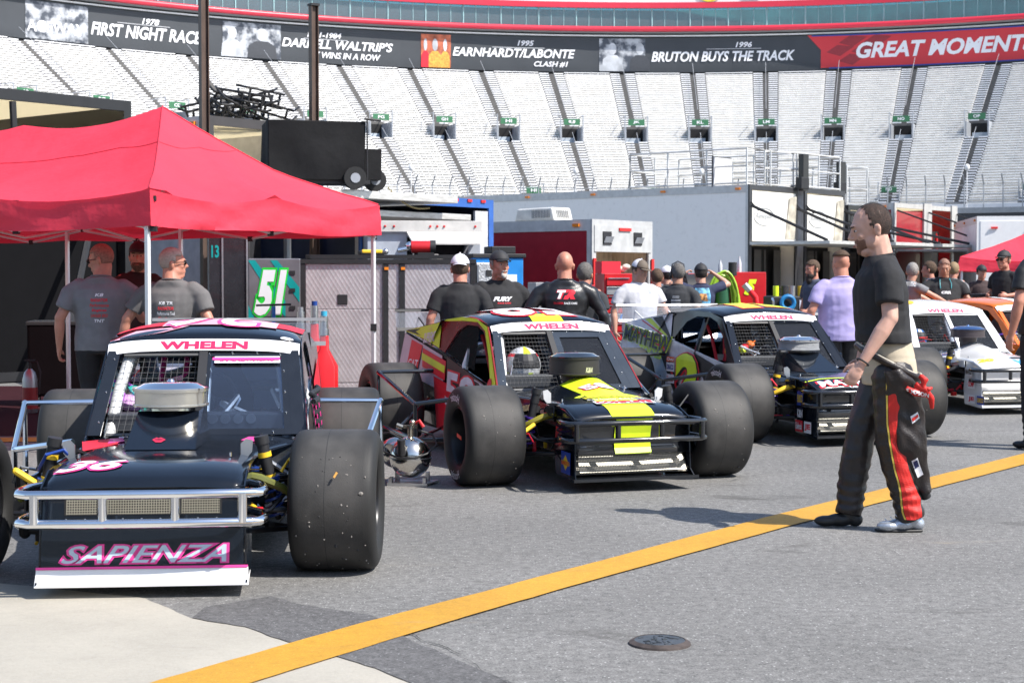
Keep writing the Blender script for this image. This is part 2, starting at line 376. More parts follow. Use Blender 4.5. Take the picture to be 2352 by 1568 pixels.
for i in range(1, len(aa) - 1):
  a0, a1 = aa[i] + HA, aa[i] - HA
  for rng in (range(0, PORT_ROWS[0]), range(PORT_ROWS[1], NR)):
    b = MB()
    for k in rng:
        r = R0 + k * RUN; z = Z0 + k * RISE; P = lambda a, rr, zz: Lc(bowl(a, rr, zz))
        b.mi(0).quad(P(a0, r, z), P(a1, r, z), P(a1, r, z + RISE), P(a0, r, z + RISE))
        b.quad(P(a0, r, z + RISE), P(a1, r, z + RISE), P(a1, r + RUN, z + RISE), P(a0, r + RUN, z + RISE))
        for s0, s1 in ((a0 - .001, a0 - HA * .78), (a1 + HA * .78, a1 + .001)):
            b.mi(1).slab([P(s0, r + .02, z + RISE), P(s1, r + .02, z + RISE), P(s1, r + .2, z + RISE), P(s0, r + .2, z + RISE)], (0, 0, .1))
    b.build('stairway', [STAIR, BENCH], gs, smooth=False, fixn=False)
    b = MB(); pp = [Lc(bowl(aa[i], R0 + k * RUN, Z0 + k * RISE + 1.1)) for k in ((0, PORT_ROWS[0] - 1) if rng[0] == 0 else (PORT_ROWS[1] + 3, NR))]; b.tube(pp, .022, 5)
    b.build('handrail', GREYP, gs, smooth=False)
GREEN = mat('green_sign', (.04, .16, .075), .5, var=.03)
letters = ['', 'AB', 'BC', 'CD', 'DE', 'EF', 'FG', 'GH', 'HI', 'IJ', 'JK', 'KL', 'LM', 'MN', 'NO', 'OP', 'PQ', '']
def portal(i, k, nrow, small=False):
    a = aa[i]; r = R0 + k * RUN; z = Z0 + k * RISE; w = HA * .97; P = lambda an, rr, zz: Lc(bowl(an, rr, zz)); b = MB()
    h = nrow * RISE
    b.mi(0).slab([P(a + w, r, z - .3), P(a + w * .86, r, z - .3), P(a + w * .86, r, z + h), P(a + w, r, z + h)], P(a, nrow * RUN, 0) - P(a, 0, 0) - Vector((0, 0, 0)))
    b.slab([P(a - w, r, z - .3), P(a - w * .86, r, z - .3), P(a - w * .86, r, z + h), P(a - w, r, z + h)], P(a, nrow * RUN, 0) - P(a, 0, 0))
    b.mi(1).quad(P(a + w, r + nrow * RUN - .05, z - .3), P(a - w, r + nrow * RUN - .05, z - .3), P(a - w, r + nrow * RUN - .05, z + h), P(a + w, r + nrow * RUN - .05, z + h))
    b.mi(2).quad(P(a + w * .7, r + nrow * RUN - .12, z - .2), P(a - w * .6, r + nrow * RUN - .12, z - .2), P(a - w * .6, r + nrow * RUN - .12, z + h * .45), P(a + w * .7, r + nrow * RUN - .12, z + h * .45))
    b.mi(0)
    for s in (w, -w):
        b.tube([P(a + s, r - .1, z), P(a + s, r - .1, z + h + .9)], .05, 5); b.tube([P(a + s, r - .1, z + h + .9), P(a + s, r + nrow * RUN, z + h + .9)], .04, 5)
    o = b.build('portal', [GREYP, DARK, mat('far_daylight_panel', (.55, .62, .7), .6)], gs, smooth=False)
    f = quadfn(P(a + w * .72, r - .15, z + h + .12), P(a - w * .72, r - .15, z + h + .12), P(a - w * .72, r - .15, z + h + .62), P(a + w * .72, r - .15, z + h + .62))
    b = MB(); b.slab([f(0, 0, 0), f(1, 0, 0), f(1, 1, 0), f(0, 1, 0)], f(0, 0, -.06) - f(0, 0, 0)); so = b.build('sign', GREEN, o, smooth=False)
    text_on(letters[i], subfn(f, .3, .25, .7, .75), WTXT, so, 'sign_letters', bold=.03, off=.03)
for i in range(1, len(aa) - 1):
    portal(i, PORT_ROWS[0], 6)
for i in (8, 10, 12, 14, 16):
    if i != 12: portal(i, 1, 3)
# banner wall, soffit, suites
def arcwall(name, r, z0, z1, m, r1=None, a0=None, a1=None, parent=gs, n=None, th=0):
    a0 = aa[0] + .12 if a0 is None else a0; a1 = aa[-1] - .2 if a1 is None else a1; r1 = r if r1 is None else r1
    n = n or max(2, int(abs(a0 - a1) / .035)); b = MB(); an = [a0 + (a1 - a0) * j / n for j in range(n + 1)]
    if th: b.rings([[Lc(bowl(a, r, z0)), Lc(bowl(a, r1, z1)), Lc(bowl(a, r1 + th, z1)), Lc(bowl(a, r + th, z0))] for a in an])
    else: b.rings([[Lc(bowl(a, r, z0)), Lc(bowl(a, r1, z1))] for a in an], closed=False)
    return b.build(name, m, parent, smooth=False, fixn=bool(th))
RB = RT + .6
BANN = mat('banner_black', (.045, .051, .059), .6, var=.1, scale=.5)
arcwall('banner', RB, ZT + .35, 23.5, BANN, th=.2)
arcwall('catwalk_void', RB + 1.2, ZT - 1, 24.1, mat('soffit_grey', (.25, .26, .27), .7), th=.2)
arcwall('banner_rail', RB + .1, 23.62, 23.76, BENCH, th=.1)
arcwall('suite_soffit', RB - .6, 23.95, 23.85, mat('soffit_grey', (.25, .26, .27), .7), r1=RB + 1.4, th=.05)
SRED = mat('stadium_red', (.62, .03, .06), .35, var=.04)
b = MB(); an = [aa[0] + .12 + (aa[-1] - .2 - aa[0] - .12) * j / 60 for j in range(61)]
b.tube([Lc(bowl(a, RB - .6, 24.2)) for a in an], .24, 10).build('red_tube_band', SRED, gs)
TEAL = glassmat('suite_glass_teal', (.30, .60, .62), .86, .06, .10)
arcwall('suite_glazing', RB - .3, 24.42, 26.15, TEAL, th=.04)
arcwall('suite_back_wall', RB + 1.3, 24.2, 26.2, mat('suite_interior', (.42, .60, .60), .7, var=.35, scale=.6), th=.05)
b = MB()
for j in range(121):
    a = aa[0] + .1 + (aa[-1] - .18 - aa[0] - .1) * j / 120
    b.tube([Lc(bowl(a, RB - .33, 24.4)), Lc(bowl(a, RB - .33, 26.15))], .035 if j % 3 else .07, 4)
b.build('glazing_mullions', mat('mullion_teal', (.3, .5, .52), .4), gs, smooth=False)['kind'] = 'stuff'
b = MB()
for zz in (24.7, 24.95, 25.2):
    for j in range(0, 120, 2):
        a = aa[0] + .1 + (aa[-1] - .18 - aa[0] - .1) * (j + .2) / 120; a2 = a + (aa[-1] - aa[0] - .28) / 120 * 1.5
        b.tube([Lc(bowl(a, RB + .1, zz)), Lc(bowl(a2, RB + .1, zz))], .03, 4)
b.build('suite_handrails', mat('mullion_teal', (.3, .5, .52), .4), gs, smooth=False)
arcwall('suite_red_band', RB - .7, 26.1, 26.6, SRED, th=.3)
arcwall('suite_white_wall', RB - .6, 26.6, 30.5, mat('white_cladding', (.75, .75, .76), .5, var=.04, streak=(3, 3, .1)), th=.3)
# banner lettering: pixel column -> angle, height fraction
def bann(px0, px1, v0, v1, dr=0.):
    A0, A1 = on_arc(px0, RB), on_arc(px1, RB); z0, z1 = ZT + .35, 23.5
    return lambda u, v, off=0: Lc(bowl(A0 + (A1 - A0) * u, RB - .03 - off, z0 + (z1 - z0) * (v0 + (v1 - v0) * v)))
def btxt(t, px0, px1, v0, v1, m=WTXT, bold=.03, parent=gs): text_on(t, bann(px0, px1, v0, v1), m, parent, 'banner_lettering', bold=bold, shear=.25, off=.03)
btxt('RACES', -110, 5, .45, .68)
btxt('1978', 331, 371, .68, .84); btxt('FIRST NIGHT RACE', 214, 468, .28, .62)
btxt('1981-1984', 708, 786, .70, .86); btxt("DARRELL WALTRIP'S", 650, 904, .40, .66); btxt('7 WINS IN A ROW', 726, 876, .14, .32)
btxt('1995', 1188, 1226, .72, .88); btxt('EARNHARDT/LABONTE', 1040, 1320, .38, .64); btxt('CLASH #1', 1226, 1304, .12, .29)
btxt('1996', 1686, 1724, .70, .86); btxt('BRUTON BUYS THE TRACK', 1494, 1822, .30, .60)
b = MB()
for x0, x1 in ((275, 395), (700, 800), (1130, 1250), (1620, 1745)): plate(bann(x0, x1, .655, .675), 0, 0, 1, 1, .03, b)
b.build('banner_rules', mat('silver_vinyl', (.45, .46, .48), .4), gs, smooth=False)
BREDM = mat('banner_red', (.6, .04, .05), .55, var=.06, scale=.4)
b = MB(); f = bann(1850, 2500, 0, 1); [poly(f, [(k / 20 + (.11 if k == 0 else 0), .06), ((k + 1) / 20 + (.06 if k == 0 else 0), .06), ((k + 1) / 20, 1), (k / 20, 1)], .02, b) for k in range(20)]; b.build('banner_red_field', BREDM, gs, smooth=False)
b = MB()
for ii, jj in ((0, 0), (1, 1), (2, 0), (1, -1), (3, 1)):
    u = .07 + ii * .045; v = .5 + jj * .26; poly(f, [(u, v), (u + .04, v + .2), (u + .1, v + .14), (u + .05, v - .12)], .035, b)
b.build('banner_chequers', mat('banner_darkred', (.3, .03, .04), .55), gs, smooth=False)
b = MB(); plate(bann(1900, 2500, .03, .07), 0, 0, 1, 1, .03, b, 8); plate(bann(1860, 2500, .96, 1), 0, 0, 1, 1, .03, b, 8); b.build('banner_blue_edge', mat('edge_blue', (.03, .06, .3), .5), gs, smooth=False)
text_on('GREAT MOMENTS', bann(1962, 2372, .30, .76), WTXT, gs, 'banner_lettering', bold=.035, shear=.25, off=.05)
PH = bpy.data.materials.new('banner_photo'); PH.use_nodes = True; t_ = PH.node_tree
n_ = t_.nodes.new('ShaderNodeTexNoise'); n_.inputs['Scale'].default_value = 1.3; n_.inputs['Detail'].default_value = 7; tc_ = t_.nodes.new('ShaderNodeTexCoord')
r_ = t_.nodes.new('ShaderNodeValToRGB'); r_.color_ramp.elements[0].position = .42; r_.color_ramp.elements[0].color = (.06, .07, .09, 1); r_.color_ramp.elements[1].position = .58; r_.color_ramp.elements[1].color = (.45, .47, .5, 1)
t_.links.new(tc_.outputs['Object'], n_.inputs['Vector']); t_.links.new(n_.outputs['Fac'], r_.inputs[0]); t_.links.new(r_.outputs[0], t_.nodes['Principled BSDF'].inputs['Base Color'])
for x0, x1 in ((65, 208), (515, 648), (1375, 1480)):
    b = MB(); plate(bann(x0, x1, .03, .97), 0, 0, 1, 1, .02, b); b.build('banner_photograph', PH, gs, smooth=False)
GP = mat('photo_grey', (.5, .52, .55), .6, var=.3, scale=1.2); GD = mat('photo_dark', (.05, .055, .065), .6)
def figure(px, w, m, v0=.03, parent=gs):
    f = bann(px - w, px + w, v0, .92); b = MB()
    b.mi(0); poly(f, [(0, 0), (1, 0), (.95, .38), (.7, .52), (.3, .52), (.05, .38)], .035, b)
    b.mi(1); poly(f, [(.5 + .2 * math.cos(t), .72 + .2 * math.sin(t)) for t in [k * PI / 5 for k in range(10)]], .04, b)
    b.build('banner_figure', m, parent, smooth=False)
figure(537, 26, [GP, GP]); figure(605, 34, [GD, GP]); figure(1405, 24, [GP, GP]); figure(1468, 24, [GD, GP])
f = bann(968, 1036, 0, 1)
b = MB(); plate(f, 0, .03, 1, .97, .02, b); b.build('banner_photograph', mat('photo_warm', (.45, .12, .06), .6, var=.6, scale=1.5), gs, smooth=False)
figure(1000, 16, [mat('photo_orange', (.8, .35, .06), .6, var=.4), GP]); figure(978, 10, [RTXT, GP]); figure(1023, 11, [mat('photo_orange', (.8, .35, .06), .6), GP])
text_on('ACEWAY', bann(68, 200, .2, .5), WTXT, gs, 'banner_lettering', off=.05, bold=.02)
# part-seen oval and red box signs on the white wall
def wallfn(px0, px1, z0, z1):
    A0, A1 = on_arc(px0, RB - .7), on_arc(px1, RB - .7); return lambda u, v, off=0: Lc(bowl(A0 + (A1 - A0) * u, RB - .68 - off, z0 + (z1 - z0) * v))
f = wallfn(1597, 1655, 26.62, 28.5); b = MB(); poly(f, [(.5 + .5 * math.cos(k * PI / 12), .5 + .5 * math.sin(k * PI / 12)) for k in range(24)], .05, b)
so = b.build('oval_sign', mat('sign_yellow', (.8, .6, .05), .5), gs, smooth=False); text_on('Shops', subfn(f, .25, .08, .8, .36), RTXT, so, off=.08)
f = wallfn(1703, 1745, 26.8, 28.3); b = MB(); plate(f, 0, 0, 1, 1, .05, b); so = b.build('red_box_sign', RTXT, gs, smooth=False); text_on('NRA', subfn(f, .12, .04, .88, .5), WTXT, so, off=.08)
# track wall and debris-fence posts in front of the seats
arcwall('track_wall', R0 - 5, 2.6, 6.2, mat('wall_dark', (.06, .062, .068), .6), th=.3)
arcwall('track_wall_cap', R0 - 5.1, 6.2, 6.6, mat('wall_cap', (.35, .36, .37), .6), th=.5)
arcwall('concourse_front', R0 - .05, 4.0, Z0 + .05, BENCH, th=.2)
arcwall('concourse_floor', R0 - 5, 6.3, 6.5, STAIR, r1=R0, th=.05)
b = MB(); an = [aa[3] + (aa[-1] - aa[3]) * j / 44 for j in range(45)]
for a in an:
    p = Lc(bowl(a, R0 - 4.8, 6.5)); b.tube([p, p + Vector((0, 0, 1.8)), p + Vector((0, 0, 2.5)) + (Lc(bowl(a, R0 - 5.4, 0)) - Lc(bowl(a, R0 - 4.8, 0)))], .05, 5)
fo = MB()
b.build('fence_post', GREYP, gs, smooth=False)['kind'] = 'stuff'
for zz in (.5, 1.1, 1.75): fo.tube([Lc(bowl(a, R0 - 4.8, 6.5 + zz)) for a in an], .022, 4)
fo.build('fence_cable', GREYP, gs, smooth=False)
for px in (945, 1322, 1610, 2218):
    a = on_arc(px, R0 - 4); b = MB(); p = Lc(bowl(a, R0 - 4, 6.5)); b.tube([p, p + Vector((0, 0, 3.0))], .04, 5); b.ball(p + Vector((0, 0, 3.1)), (.2, .2, .26), 8); b.build('fence_lamp', WHITE, gs)

# the opposite stand behind the camera (closes the bowl; shades and reflects)
g2 = thing('opposite_grandstand', 'opposite grandstand across the pit road, behind the camera', 'grandstand', (0, -62, 0))
b = MB()
for k in range(24): b.bx(-110, 110, -k * .9 - .9, -k * .9, 0 if k == 0 else 2 + k * .6, 3 + k * .8)
b.build('seating', BRISE, g2, smooth=False)
b = MB(); b.bx(-110, 110, -24, -22, 0, 30); b.build('rear_wall', BANN, g2, smooth=False)

CRK = mat('crack_dark', (.03, .03, .03), .9)
def crack(pts, w=.006, name='asphalt_crack'):
    P = jag([G(*p) for p in pts], .03, .06); b = MB()
    L_ = [p + Vector((noise.noise(p * 8) * w, w * (.5 + noise.noise(p * 5)), .006)) for p in P]; R_ = [p + Vector((0, -w * .4, .006)) for p in P]
    b.add(L_ + R_, [(i, i + 1, len(P) + i + 1, len(P) + i) for i in range(len(P) - 1)]); o = b.build(name, CRK, smooth=False, fixn=False); o['kind'] = 'structure'
crack([(1600, 1120), (1780, 1085), (1960, 1075)], .005); crack([(865, 1425), (945, 1455), (1090, 1530), (1190, 1580)], .007)

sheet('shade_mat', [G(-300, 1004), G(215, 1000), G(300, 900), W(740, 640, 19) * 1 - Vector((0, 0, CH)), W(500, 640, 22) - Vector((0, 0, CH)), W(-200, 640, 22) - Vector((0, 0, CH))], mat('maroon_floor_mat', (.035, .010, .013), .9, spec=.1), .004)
sheet('yellow_edge_line', [G(-300, 1018), G(210, 1014), G(215, 1004), G(-300, 1008)], YLINE, .006)
# ================================================================ OPEN-WHEEL MODIFIED RACE CARS
# car space: x = towards the picture's right when the nose faces the camera, y = rearward, z = up, front axle at y=0
TYRE = mat('tyre_rubber', (.050, .048, .046), .6, var=.3, scale=7, bump=.10, bscale=150, dirt=.16)
TYRE.node_tree.nodes['Principled BSDF'].inputs['Specular IOR Level'].default_value = .35
_t = TYRE.node_tree; _L = _t.links.new; _b = _t.nodes['Principled BSDF']; _tc = _t.nodes.new('ShaderNodeTexCoord'); _sx = _t.nodes.new('ShaderNodeSeparateXYZ'); _L(_tc.outputs['Object'], _sx.inputs[0])
_ab = _t.nodes.new('ShaderNodeMath'); _ab.operation = 'ABSOLUTE'; _L(_sx.outputs[0], _ab.inputs[0]); _mr = _t.nodes.new('ShaderNodeMapRange'); _mr.inputs[1].default_value = .10; _mr.inputs[2].default_value = .185; _L(_ab.outputs[0], _mr.inputs[0])
_prev = _b.inputs['Base Color'].links[0].from_socket; _mx = _t.nodes.new('ShaderNodeMix'); _mx.data_type = 'RGBA'; _mx.inputs['B'].default_value = (.020, .020, .020, 1); _L(_mr.outputs[0], _mx.inputs['Factor']); _L(_prev, _mx.inputs['A']); _o = _mx.outputs['Result']
for _c0 in (-.03,):   # mould seams and wear lines round the tread
    _s1 = _t.nodes.new('ShaderNodeMath'); _s1.operation = 'SUBTRACT'; _s1.inputs[1].default_value = _c0; _L(_sx.outputs[0], _s1.inputs[0]); _s2 = _t.nodes.new('ShaderNodeMath'); _s2.operation = 'ABSOLUTE'; _L(_s1.outputs[0], _s2.inputs[0])
    _s3 = _t.nodes.new('ShaderNodeMath'); _s3.operation = 'LESS_THAN'; _s3.inputs[1].default_value = .0016; _L(_s2.outputs[0], _s3.inputs[0]); _m3 = _t.nodes.new('ShaderNodeMix'); _m3.data_type = 'RGBA'; _m3.inputs['B'].default_value = (.022, .022, .022, 1); _L(_s3.outputs[0], _m3.inputs['Factor']); _L(_o, _m3.inputs['A']); _o = _m3.outputs['Result']
_L(_o, _b.inputs['Base Color'])
RIMB = mat('black_rim', (.02, .02, .022), .35, .5)
SPECK = mat('track_rubber_crumb', (.24, .22, .20), .8)
TIRES = {}
def wheel(p, x, y, side, r=.35, w=.40, fr=True, letters=False, specks=0, rim=None, steer=0):
    """side = +1 outer face towards +x. Parts: tyre (part), rim under it"""
    rim = rim or RIMB
    k = (r, w, specks, fr)
    prof = [(.20, -.16), (.215, -.185), (.25, -.203), (.30, -.203), (.325, -.193), (.338, -.182), (.345, -.168), (.3485, -.145), (.35, -.09), (.35, 0), (.35, .09), (.3485, .145), (.345, .168), (.338, .182), (.325, .193), (.30, .203), (.25, .203), (.215, .185), (.20, .16)]
    prof = [(a * r / .35, b_ * w / .406) for a, b_ in prof]
    b = MB(); b.lathe(prof, axis='X', n=56)
    b.f = [f for f in b.f if len(f) == 4]; b.m = b.m[:len(b.f)]
    o = b.build('wheel', TYRE, p, ang=50); o.location = (x, y, r); o.rotation_euler = (0, 0, steer)
    b = MB(); s = side; q = w / .406
    b.lathe([(.2, .16 * q), (.205, .175 * q), (.195, .18 * q), (.185, .16 * q), (.18, .02), (.17, -.02), (.06, -.03 if fr else .0), (.05, .02), (.001, .03)], axis='X', n=40) if s > 0 else \
        b.lathe([(.2, -.16 * q), (.205, -.175 * q), (.195, -.18 * q), (.185, -.16 * q), (.18, -.02), (.17, .02), (.06, .03 if fr else .0), (.05, -.02), (.001, -.03)], axis='X', n=40)
    b.lathe([(.2, -s * .16 * q), (.205, -s * .175 * q), (.19, -s * .175 * q), (.185, -s * .05), (.1, -s * .03)], axis='X', n=40)
    b.f = [f for f in b.f if len(f) <= 4]; b.m = b.m[:len(b.f)]
    for k_ in range(5):
        a = k_ * 2 * PI / 5; b.cyl((s * .02, .085 * math.cos(a), .085 * math.sin(a)), (s * .05, .085 * math.cos(a), .085 * math.sin(a)), .013, n=6)
    ro = b.build('rim', rim, o, ang=50); ro.location = (0, 0, 0)
    b = MB(); b.lathe([(.16, -s * .05), (.16, -s * .075), (.07, -s * .075), (.06, -s * .12), (.001, -s * .12)], axis='X', n=30); b.f = [f for f in b.f if len(f) <= 4]; b.m = b.m[:len(b.f)]
    b.build('brake_disc', STEEL, o, ang=50)
    if letters:
        b = MB(); rr = r
        for a0 in ((PI * .62, PI * .38), (PI * 1.38, PI * 1.62)):
            def fn(u, v, off=0, a0=a0):
                flip = a0[0] > PI; a = a0[0] + (a0[1] - a0[0]) * u; rad = rr * (.70 + (.17 * (1 - v) if flip else .17 * v))
                return Vector((s * (w / 2 + .003), (-math.cos(a) if s < 0 else math.cos(a)) * rad * (-1 if s < 0 else 1) * (1 if s < 0 else 1), math.sin(a) * rad))
            text_on('Hoosier', (lambda u, v, off=0, f=fn: f(1 - u if s > 0 else u, v)) if False else fn, None, mb=b, bold=.01)
        # mirror check: on the -x face rearward (+y) is on the left
        if s < 0: b.v = [(a_, -b__ if False else b__, c_) for a_, b__, c_ in b.v]
        b.build('tyre_lettering', WTXT, o, smooth=False, fixn=False)
    if specks:
        b = MB(); rnd = random.Random(specks)
        for _ in range(specks):
            a = rnd.uniform(-2.4, -.1) - PI / 2 * 0; xx = rnd.uniform(-.17, .17); sz = rnd.uniform(.0012, .0034) * (2.2 if rnd.random() < .12 else 1)
            a = rnd.uniform(PI * .75, PI * 1.6)
            c = Vector((xx, math.cos(a) * r, math.sin(a) * r)); b.mi(0 if rnd.random() < .5 else 1).ball(c, (sz * rnd.uniform(.8, 2), sz * .8, sz * rnd.uniform(.8, 2)), 5)
        b.build('rubber_pickup', [SPECK, MBLACK], o, smooth=False)
    return o
def spring(mb, a, b_, r, turns, wr):
    a, b_ = Vector(a), Vector(b_); d = (b_ - a); L_ = d.length; d.normalize(); u = d.orthogonal().normalized(); w = d.cross(u); n = int(turns * 12)
    mb.tube([a + d * L_ * i / n + (u * math.cos(2 * PI * i / 12) + w * math.sin(2 * PI * i / 12)) * r for i in range(n + 1)], wr, 5)
def helmet(p0, label, loc, rz, c1, c2, s=1.0):
    t = thing('racing_helmet', label, 'helmet', loc, rz)
    b = MB()
    def pt(th, ph, r=1.0): return Vector((.115 * math.sin(th) * math.cos(ph) * r, .135 * math.sin(th) * math.sin(ph) * r, .125 * math.cos(th) * r)) * s
    n = 20; rows = 12
    for i in range(rows):
        for j in range(n):
            t0, t1 = PI * .80 * i / rows, PI * .80 * (i + 1) / rows; a0, a1 = 2 * PI * j / n, 2 * PI * (j + 1) / n
            m = 0
            if abs(((j + .5) / n) - .75) < .07 and i < 6: m = 1
            if i in (4,): m = 2
            if 3 < i < 8 and abs(((j + .5) / n) - .75) < .13: m = 3
            if i > 8: m = 1 if j % 5 == 0 else 0
            b.mi(m).quad(pt(t0, a0), pt(t1, a0), pt(t1, a1), pt(t0, a1))
    b.build('shell', [c1, c2, RTXT, MBLACK], t, fixn=False)
    MB().tube([pt(PI * .8, a * PI / 8) for a in range(16)], .012 * s, 6, closed=True).build('trim', MBLACK, t)
    return t

def modified_car(label, loc, yaw, c):
    T = thing('modified_race_car', label, 'race car', loc, yaw, 'open-wheel modified race cars in a row')
    body, sidec, roofc, deckc, barc, cage = c['body'], c['side'], c['roof'], c['deck'], c['bar'], c['cage']
    ox = c.get('ox', .06)
    rw = c.get('rw', .495)
    def hw(z): return .59 if z <= .62 else .59 - (z - .62) * (.585 - rw) / .48
    def S(s, y, z, off=0.): return Vector((ox + s * (hw(z) + off), y, z))
    # ---- side panels
    low = [(.42, .16), (.42, .47), (.72, .60), (1.5, .70), (2.3, .82), (3.66, .965), (3.73, .60), (3.35, .34), (3.1, .22), (1.0, .14)]
    for s in (-1, 1):
        b = MB(); b.slab([S(s, y, z) for y, z in low], (-s * .012, 0, 0)); so = b.build('side_panel', sidec, T, smooth=False)
        c.setdefault('_side', {})[s] = so
        arch = [(.74, .61), (1.0, .86), (1.24, 1.07), (1.55, 1.125), (1.95, 1.13), (2.4, 1.10), (3.66, .975), (2.3, .83), (2.17, .92), (2.02, 1.02), (1.8, 1.075), (1.5, 1.072), (1.32, 1.03), (1.12, .88), (.93, .64)]
        b = MB(); b.slab([S(s, y, z, .003) for y, z in arch], (-s * .01, 0, 0)); c.setdefault('_sail', {})[s] = b.build('sail_panel', c['sail'], T, smooth=False)
        if c.get('qwin', True):
            b = MB(); b.slab([S(s, y, z, -.012) for y, z in [(2.02, 1.02), (1.8, 1.075), (1.5, 1.072), (1.45, .72), (2.3, .83)]], (-s * .004, 0, 0)); b.build('quarter_window', glassmat('lexan'), T, smooth=False)
    # tail panel + rear deck + spoiler
    b = MB(); b.slab([S(-1, 3.67, .96), S(1, 3.67, .96), S(1, 3.72, .62), S(-1, 3.72, .62)], (0, -.012, 0)); b.build('tail_panel', sidec, T, smooth=False)
    b = MB(); b.slab([S(-1, 2.3, .80, -.01), S(1, 2.3, .80, -.01), S(1, 3.66, .95, -.01), S(-1, 3.66, .95, -.01)], (0, 0, -.01)); b.build('rear_deck', deckc, T, smooth=False)
    b = MB(); b.slab([(ox - .55, 2.42, 1.10), (ox + .55, 2.42, 1.10), (ox + .56, 2.72, .87), (ox - .56, 2.72, .87)], (0, .004, .004)); b.build('rear_window', glassmat('lexan'), T, smooth=False)
    b = MB(); b.slab([(ox - .62, 3.65, .97), (ox + .62, 3.65, .97), (ox + .62, 3.72, 1.135), (ox - .62, 3.72, 1.135)], (0, .005, 0)); sp = b.build('spoiler', glassmat('spoiler_lexan', (.85, .87, .9), .9, .05, .07), T, smooth=False)
    b = MB(); b.slab([(ox - .62, 3.64, .97), (ox + .62, 3.64, .97), (ox + .62, 3.655, 1.0), (ox - .62, 3.655, 1.0)], (0, -.004, 0))
    b.slab([(ox - .62, 3.728, 1.145), (ox + .62, 3.728, 1.145), (ox + .62, 3.736, 1.168), (ox - .62, 3.736, 1.168)], (0, -.004, 0))
    for x in (-.4, 0, .4): b.tube([(ox + x, 3.7, 1.09), (ox + x, 3.3, .95)], .008, 6)
    b.build('spoiler_brace', c.get('spbar', MBLACK), sp, smooth=False)
    # ---- roof
    b = MB(); n = 12; rows = []
    for y, zc, w, cr in [(1.225, 1.093, rw, .012), (1.30, 1.115, rw + .005, .03), (1.5, 1.135, rw + .005, .045), (1.8, 1.15, rw + .005, .05), (2.1, 1.143, rw, .045), (2.44, 1.10, rw - .005, .03)]:
        rows.append([Vector((ox + w * (2 * i / n - 1), y, zc - .018 * abs(2 * i / n - 1) ** 6 + cr * (1 - (2 * i / n - 1) ** 2))) for i in range(n + 1)])
    b.rings(rows, closed=False); ro = b.build('roof', roofc, T)
    md = ro.modifiers.new('solid', 'SOLIDIFY'); md.thickness = .006; md.offset = -1
    def RF(u, v, off=0):   # u 0..1 left-right, v 0..1 front-rear of the roof
        vv = v * 5; i = min(4, int(vv)); f = vv - i; uu = u * n; j = min(n - 1, int(uu)); g = uu - j
        p = (rows[i][j] * (1 - g) + rows[i][j + 1] * g) * (1 - f) + (rows[i + 1][j] * (1 - g) + rows[i + 1][j + 1] * g) * f
        return p + Vector((0, 0, .004 + off))
    b = MB()
    rw0 = rows[0]; b.rings([[p + Vector((0, -.003, 0)) for p in rw0], [Vector((p.x * 1.0, 1.165, p.z - .062)) for p in rw0]], closed=False)
    vis = b.build('sun_strip', WTXT, ro, smooth=False); md = vis.modifiers.new('solid', 'SOLIDIFY'); md.thickness = .006
    ff = quadfn((ox - rw, 1.160, 1.028), (ox + rw, 1.160, 1.028), (ox + rw, 1.219, 1.089), (ox - rw, 1.219, 1.089))
    def fstrip(u, v, off=0):
        p = ff(u, v, off); x = 2 * u - 1; return p + Vector((0, 0, .012 * (1 - x * x) - .018 * abs(x) ** 6 + .004)) + Vector((0, -.004, .004))
    text_on('WHELEN', subfn(fstrip, .27, .12, .73, .82), WHR, vis, bold=.05, space=1.0)
    # ---- windscreen: open left half with wire net, glazed right half
    B0, B1 = Vector((ox - .585, .75, .605)), Vector((ox + .585, .75, .605)); T0, T1 = Vector((ox - rw + .005, 1.18, 1.04)), Vector((ox + rw - .005, 1.18, 1.04))
    WS = quadfn(B0, B1, T1, T0)
    def bar(u0, v0, u1, v1, mb, off=0, th=.012):
        mb.slab([WS(u0, v0, off), WS(u1, v0, off), WS(u1, v1, off), WS(u0, v1, off)], WS(0, 0, off - th) - WS(0, 0, off))
    wp = c.get('pillar', BLACK)
    for u0, u1 in ((0, .062), (.935, 1)):
        b = MB(); bar(u0, 0, u1, 1, b, .004); b.build('windscreen_pillar', wp, T, smooth=False)
    dv = c.get('div', .5)
    b = MB(); bar(dv - .022, 0, dv + .022, 1, b, .012, .03); b.build('windscreen_divider', c.get('divm', MBLACK), T, smooth=False)
    b = MB(); bar(.085, .95, dv, 1, b); bar(.085, 0, dv, .03, b)
    for i in range(1, 14): u = .07 + (dv - .08) * i / 14; b.tube([WS(u, .02, -.02), WS(u, .97, -.02)], .0011, 4)
    for i in range(1, 14): v = .02 + .95 * i / 14; b.tube([WS(.065, v, -.02), WS(dv, v, -.02)], .0013, 4)
    b.build('wire_screen', mat('screen_wire', (.12, .12, .12), .5, .4), T, smooth=False)
    b = MB(); m = c.get('border', .045)
    bar(dv, .0, .945, .07, b, .002, .006); bar(dv, 1 - m * 1.6, .94, 1, b, .002, .006); bar(.935 - m * .8, 0, .936, 1, b, .003, .006); bar(dv, 0, dv + m, 1, b, .003, .006)
    wf = b.build('windscreen_frame', wp, T, smooth=False)
    b = MB(); bar(dv, .02, .93, .98, b, -.006, .003); b.build('windscreen_glass', glassmat('windscreen_lexan', (.74, .80, .88), .895, .03, .010), T, smooth=False)
    b = MB()
    for u, v in [(dv + .03, .96), (dv + .15, .97), (dv + .28, .97), (.9, .95), (.915, .75), (.915, .5), (.915, .25), (dv + .02, .7), (dv + .02, .4), (dv + .02, .1), (.85, .03), (.04, .9), (.04, .5), (.04, .15)]: b.ball(WS(u, v, .006), .005, 6)
    b.build('rivets', ALU, wf)
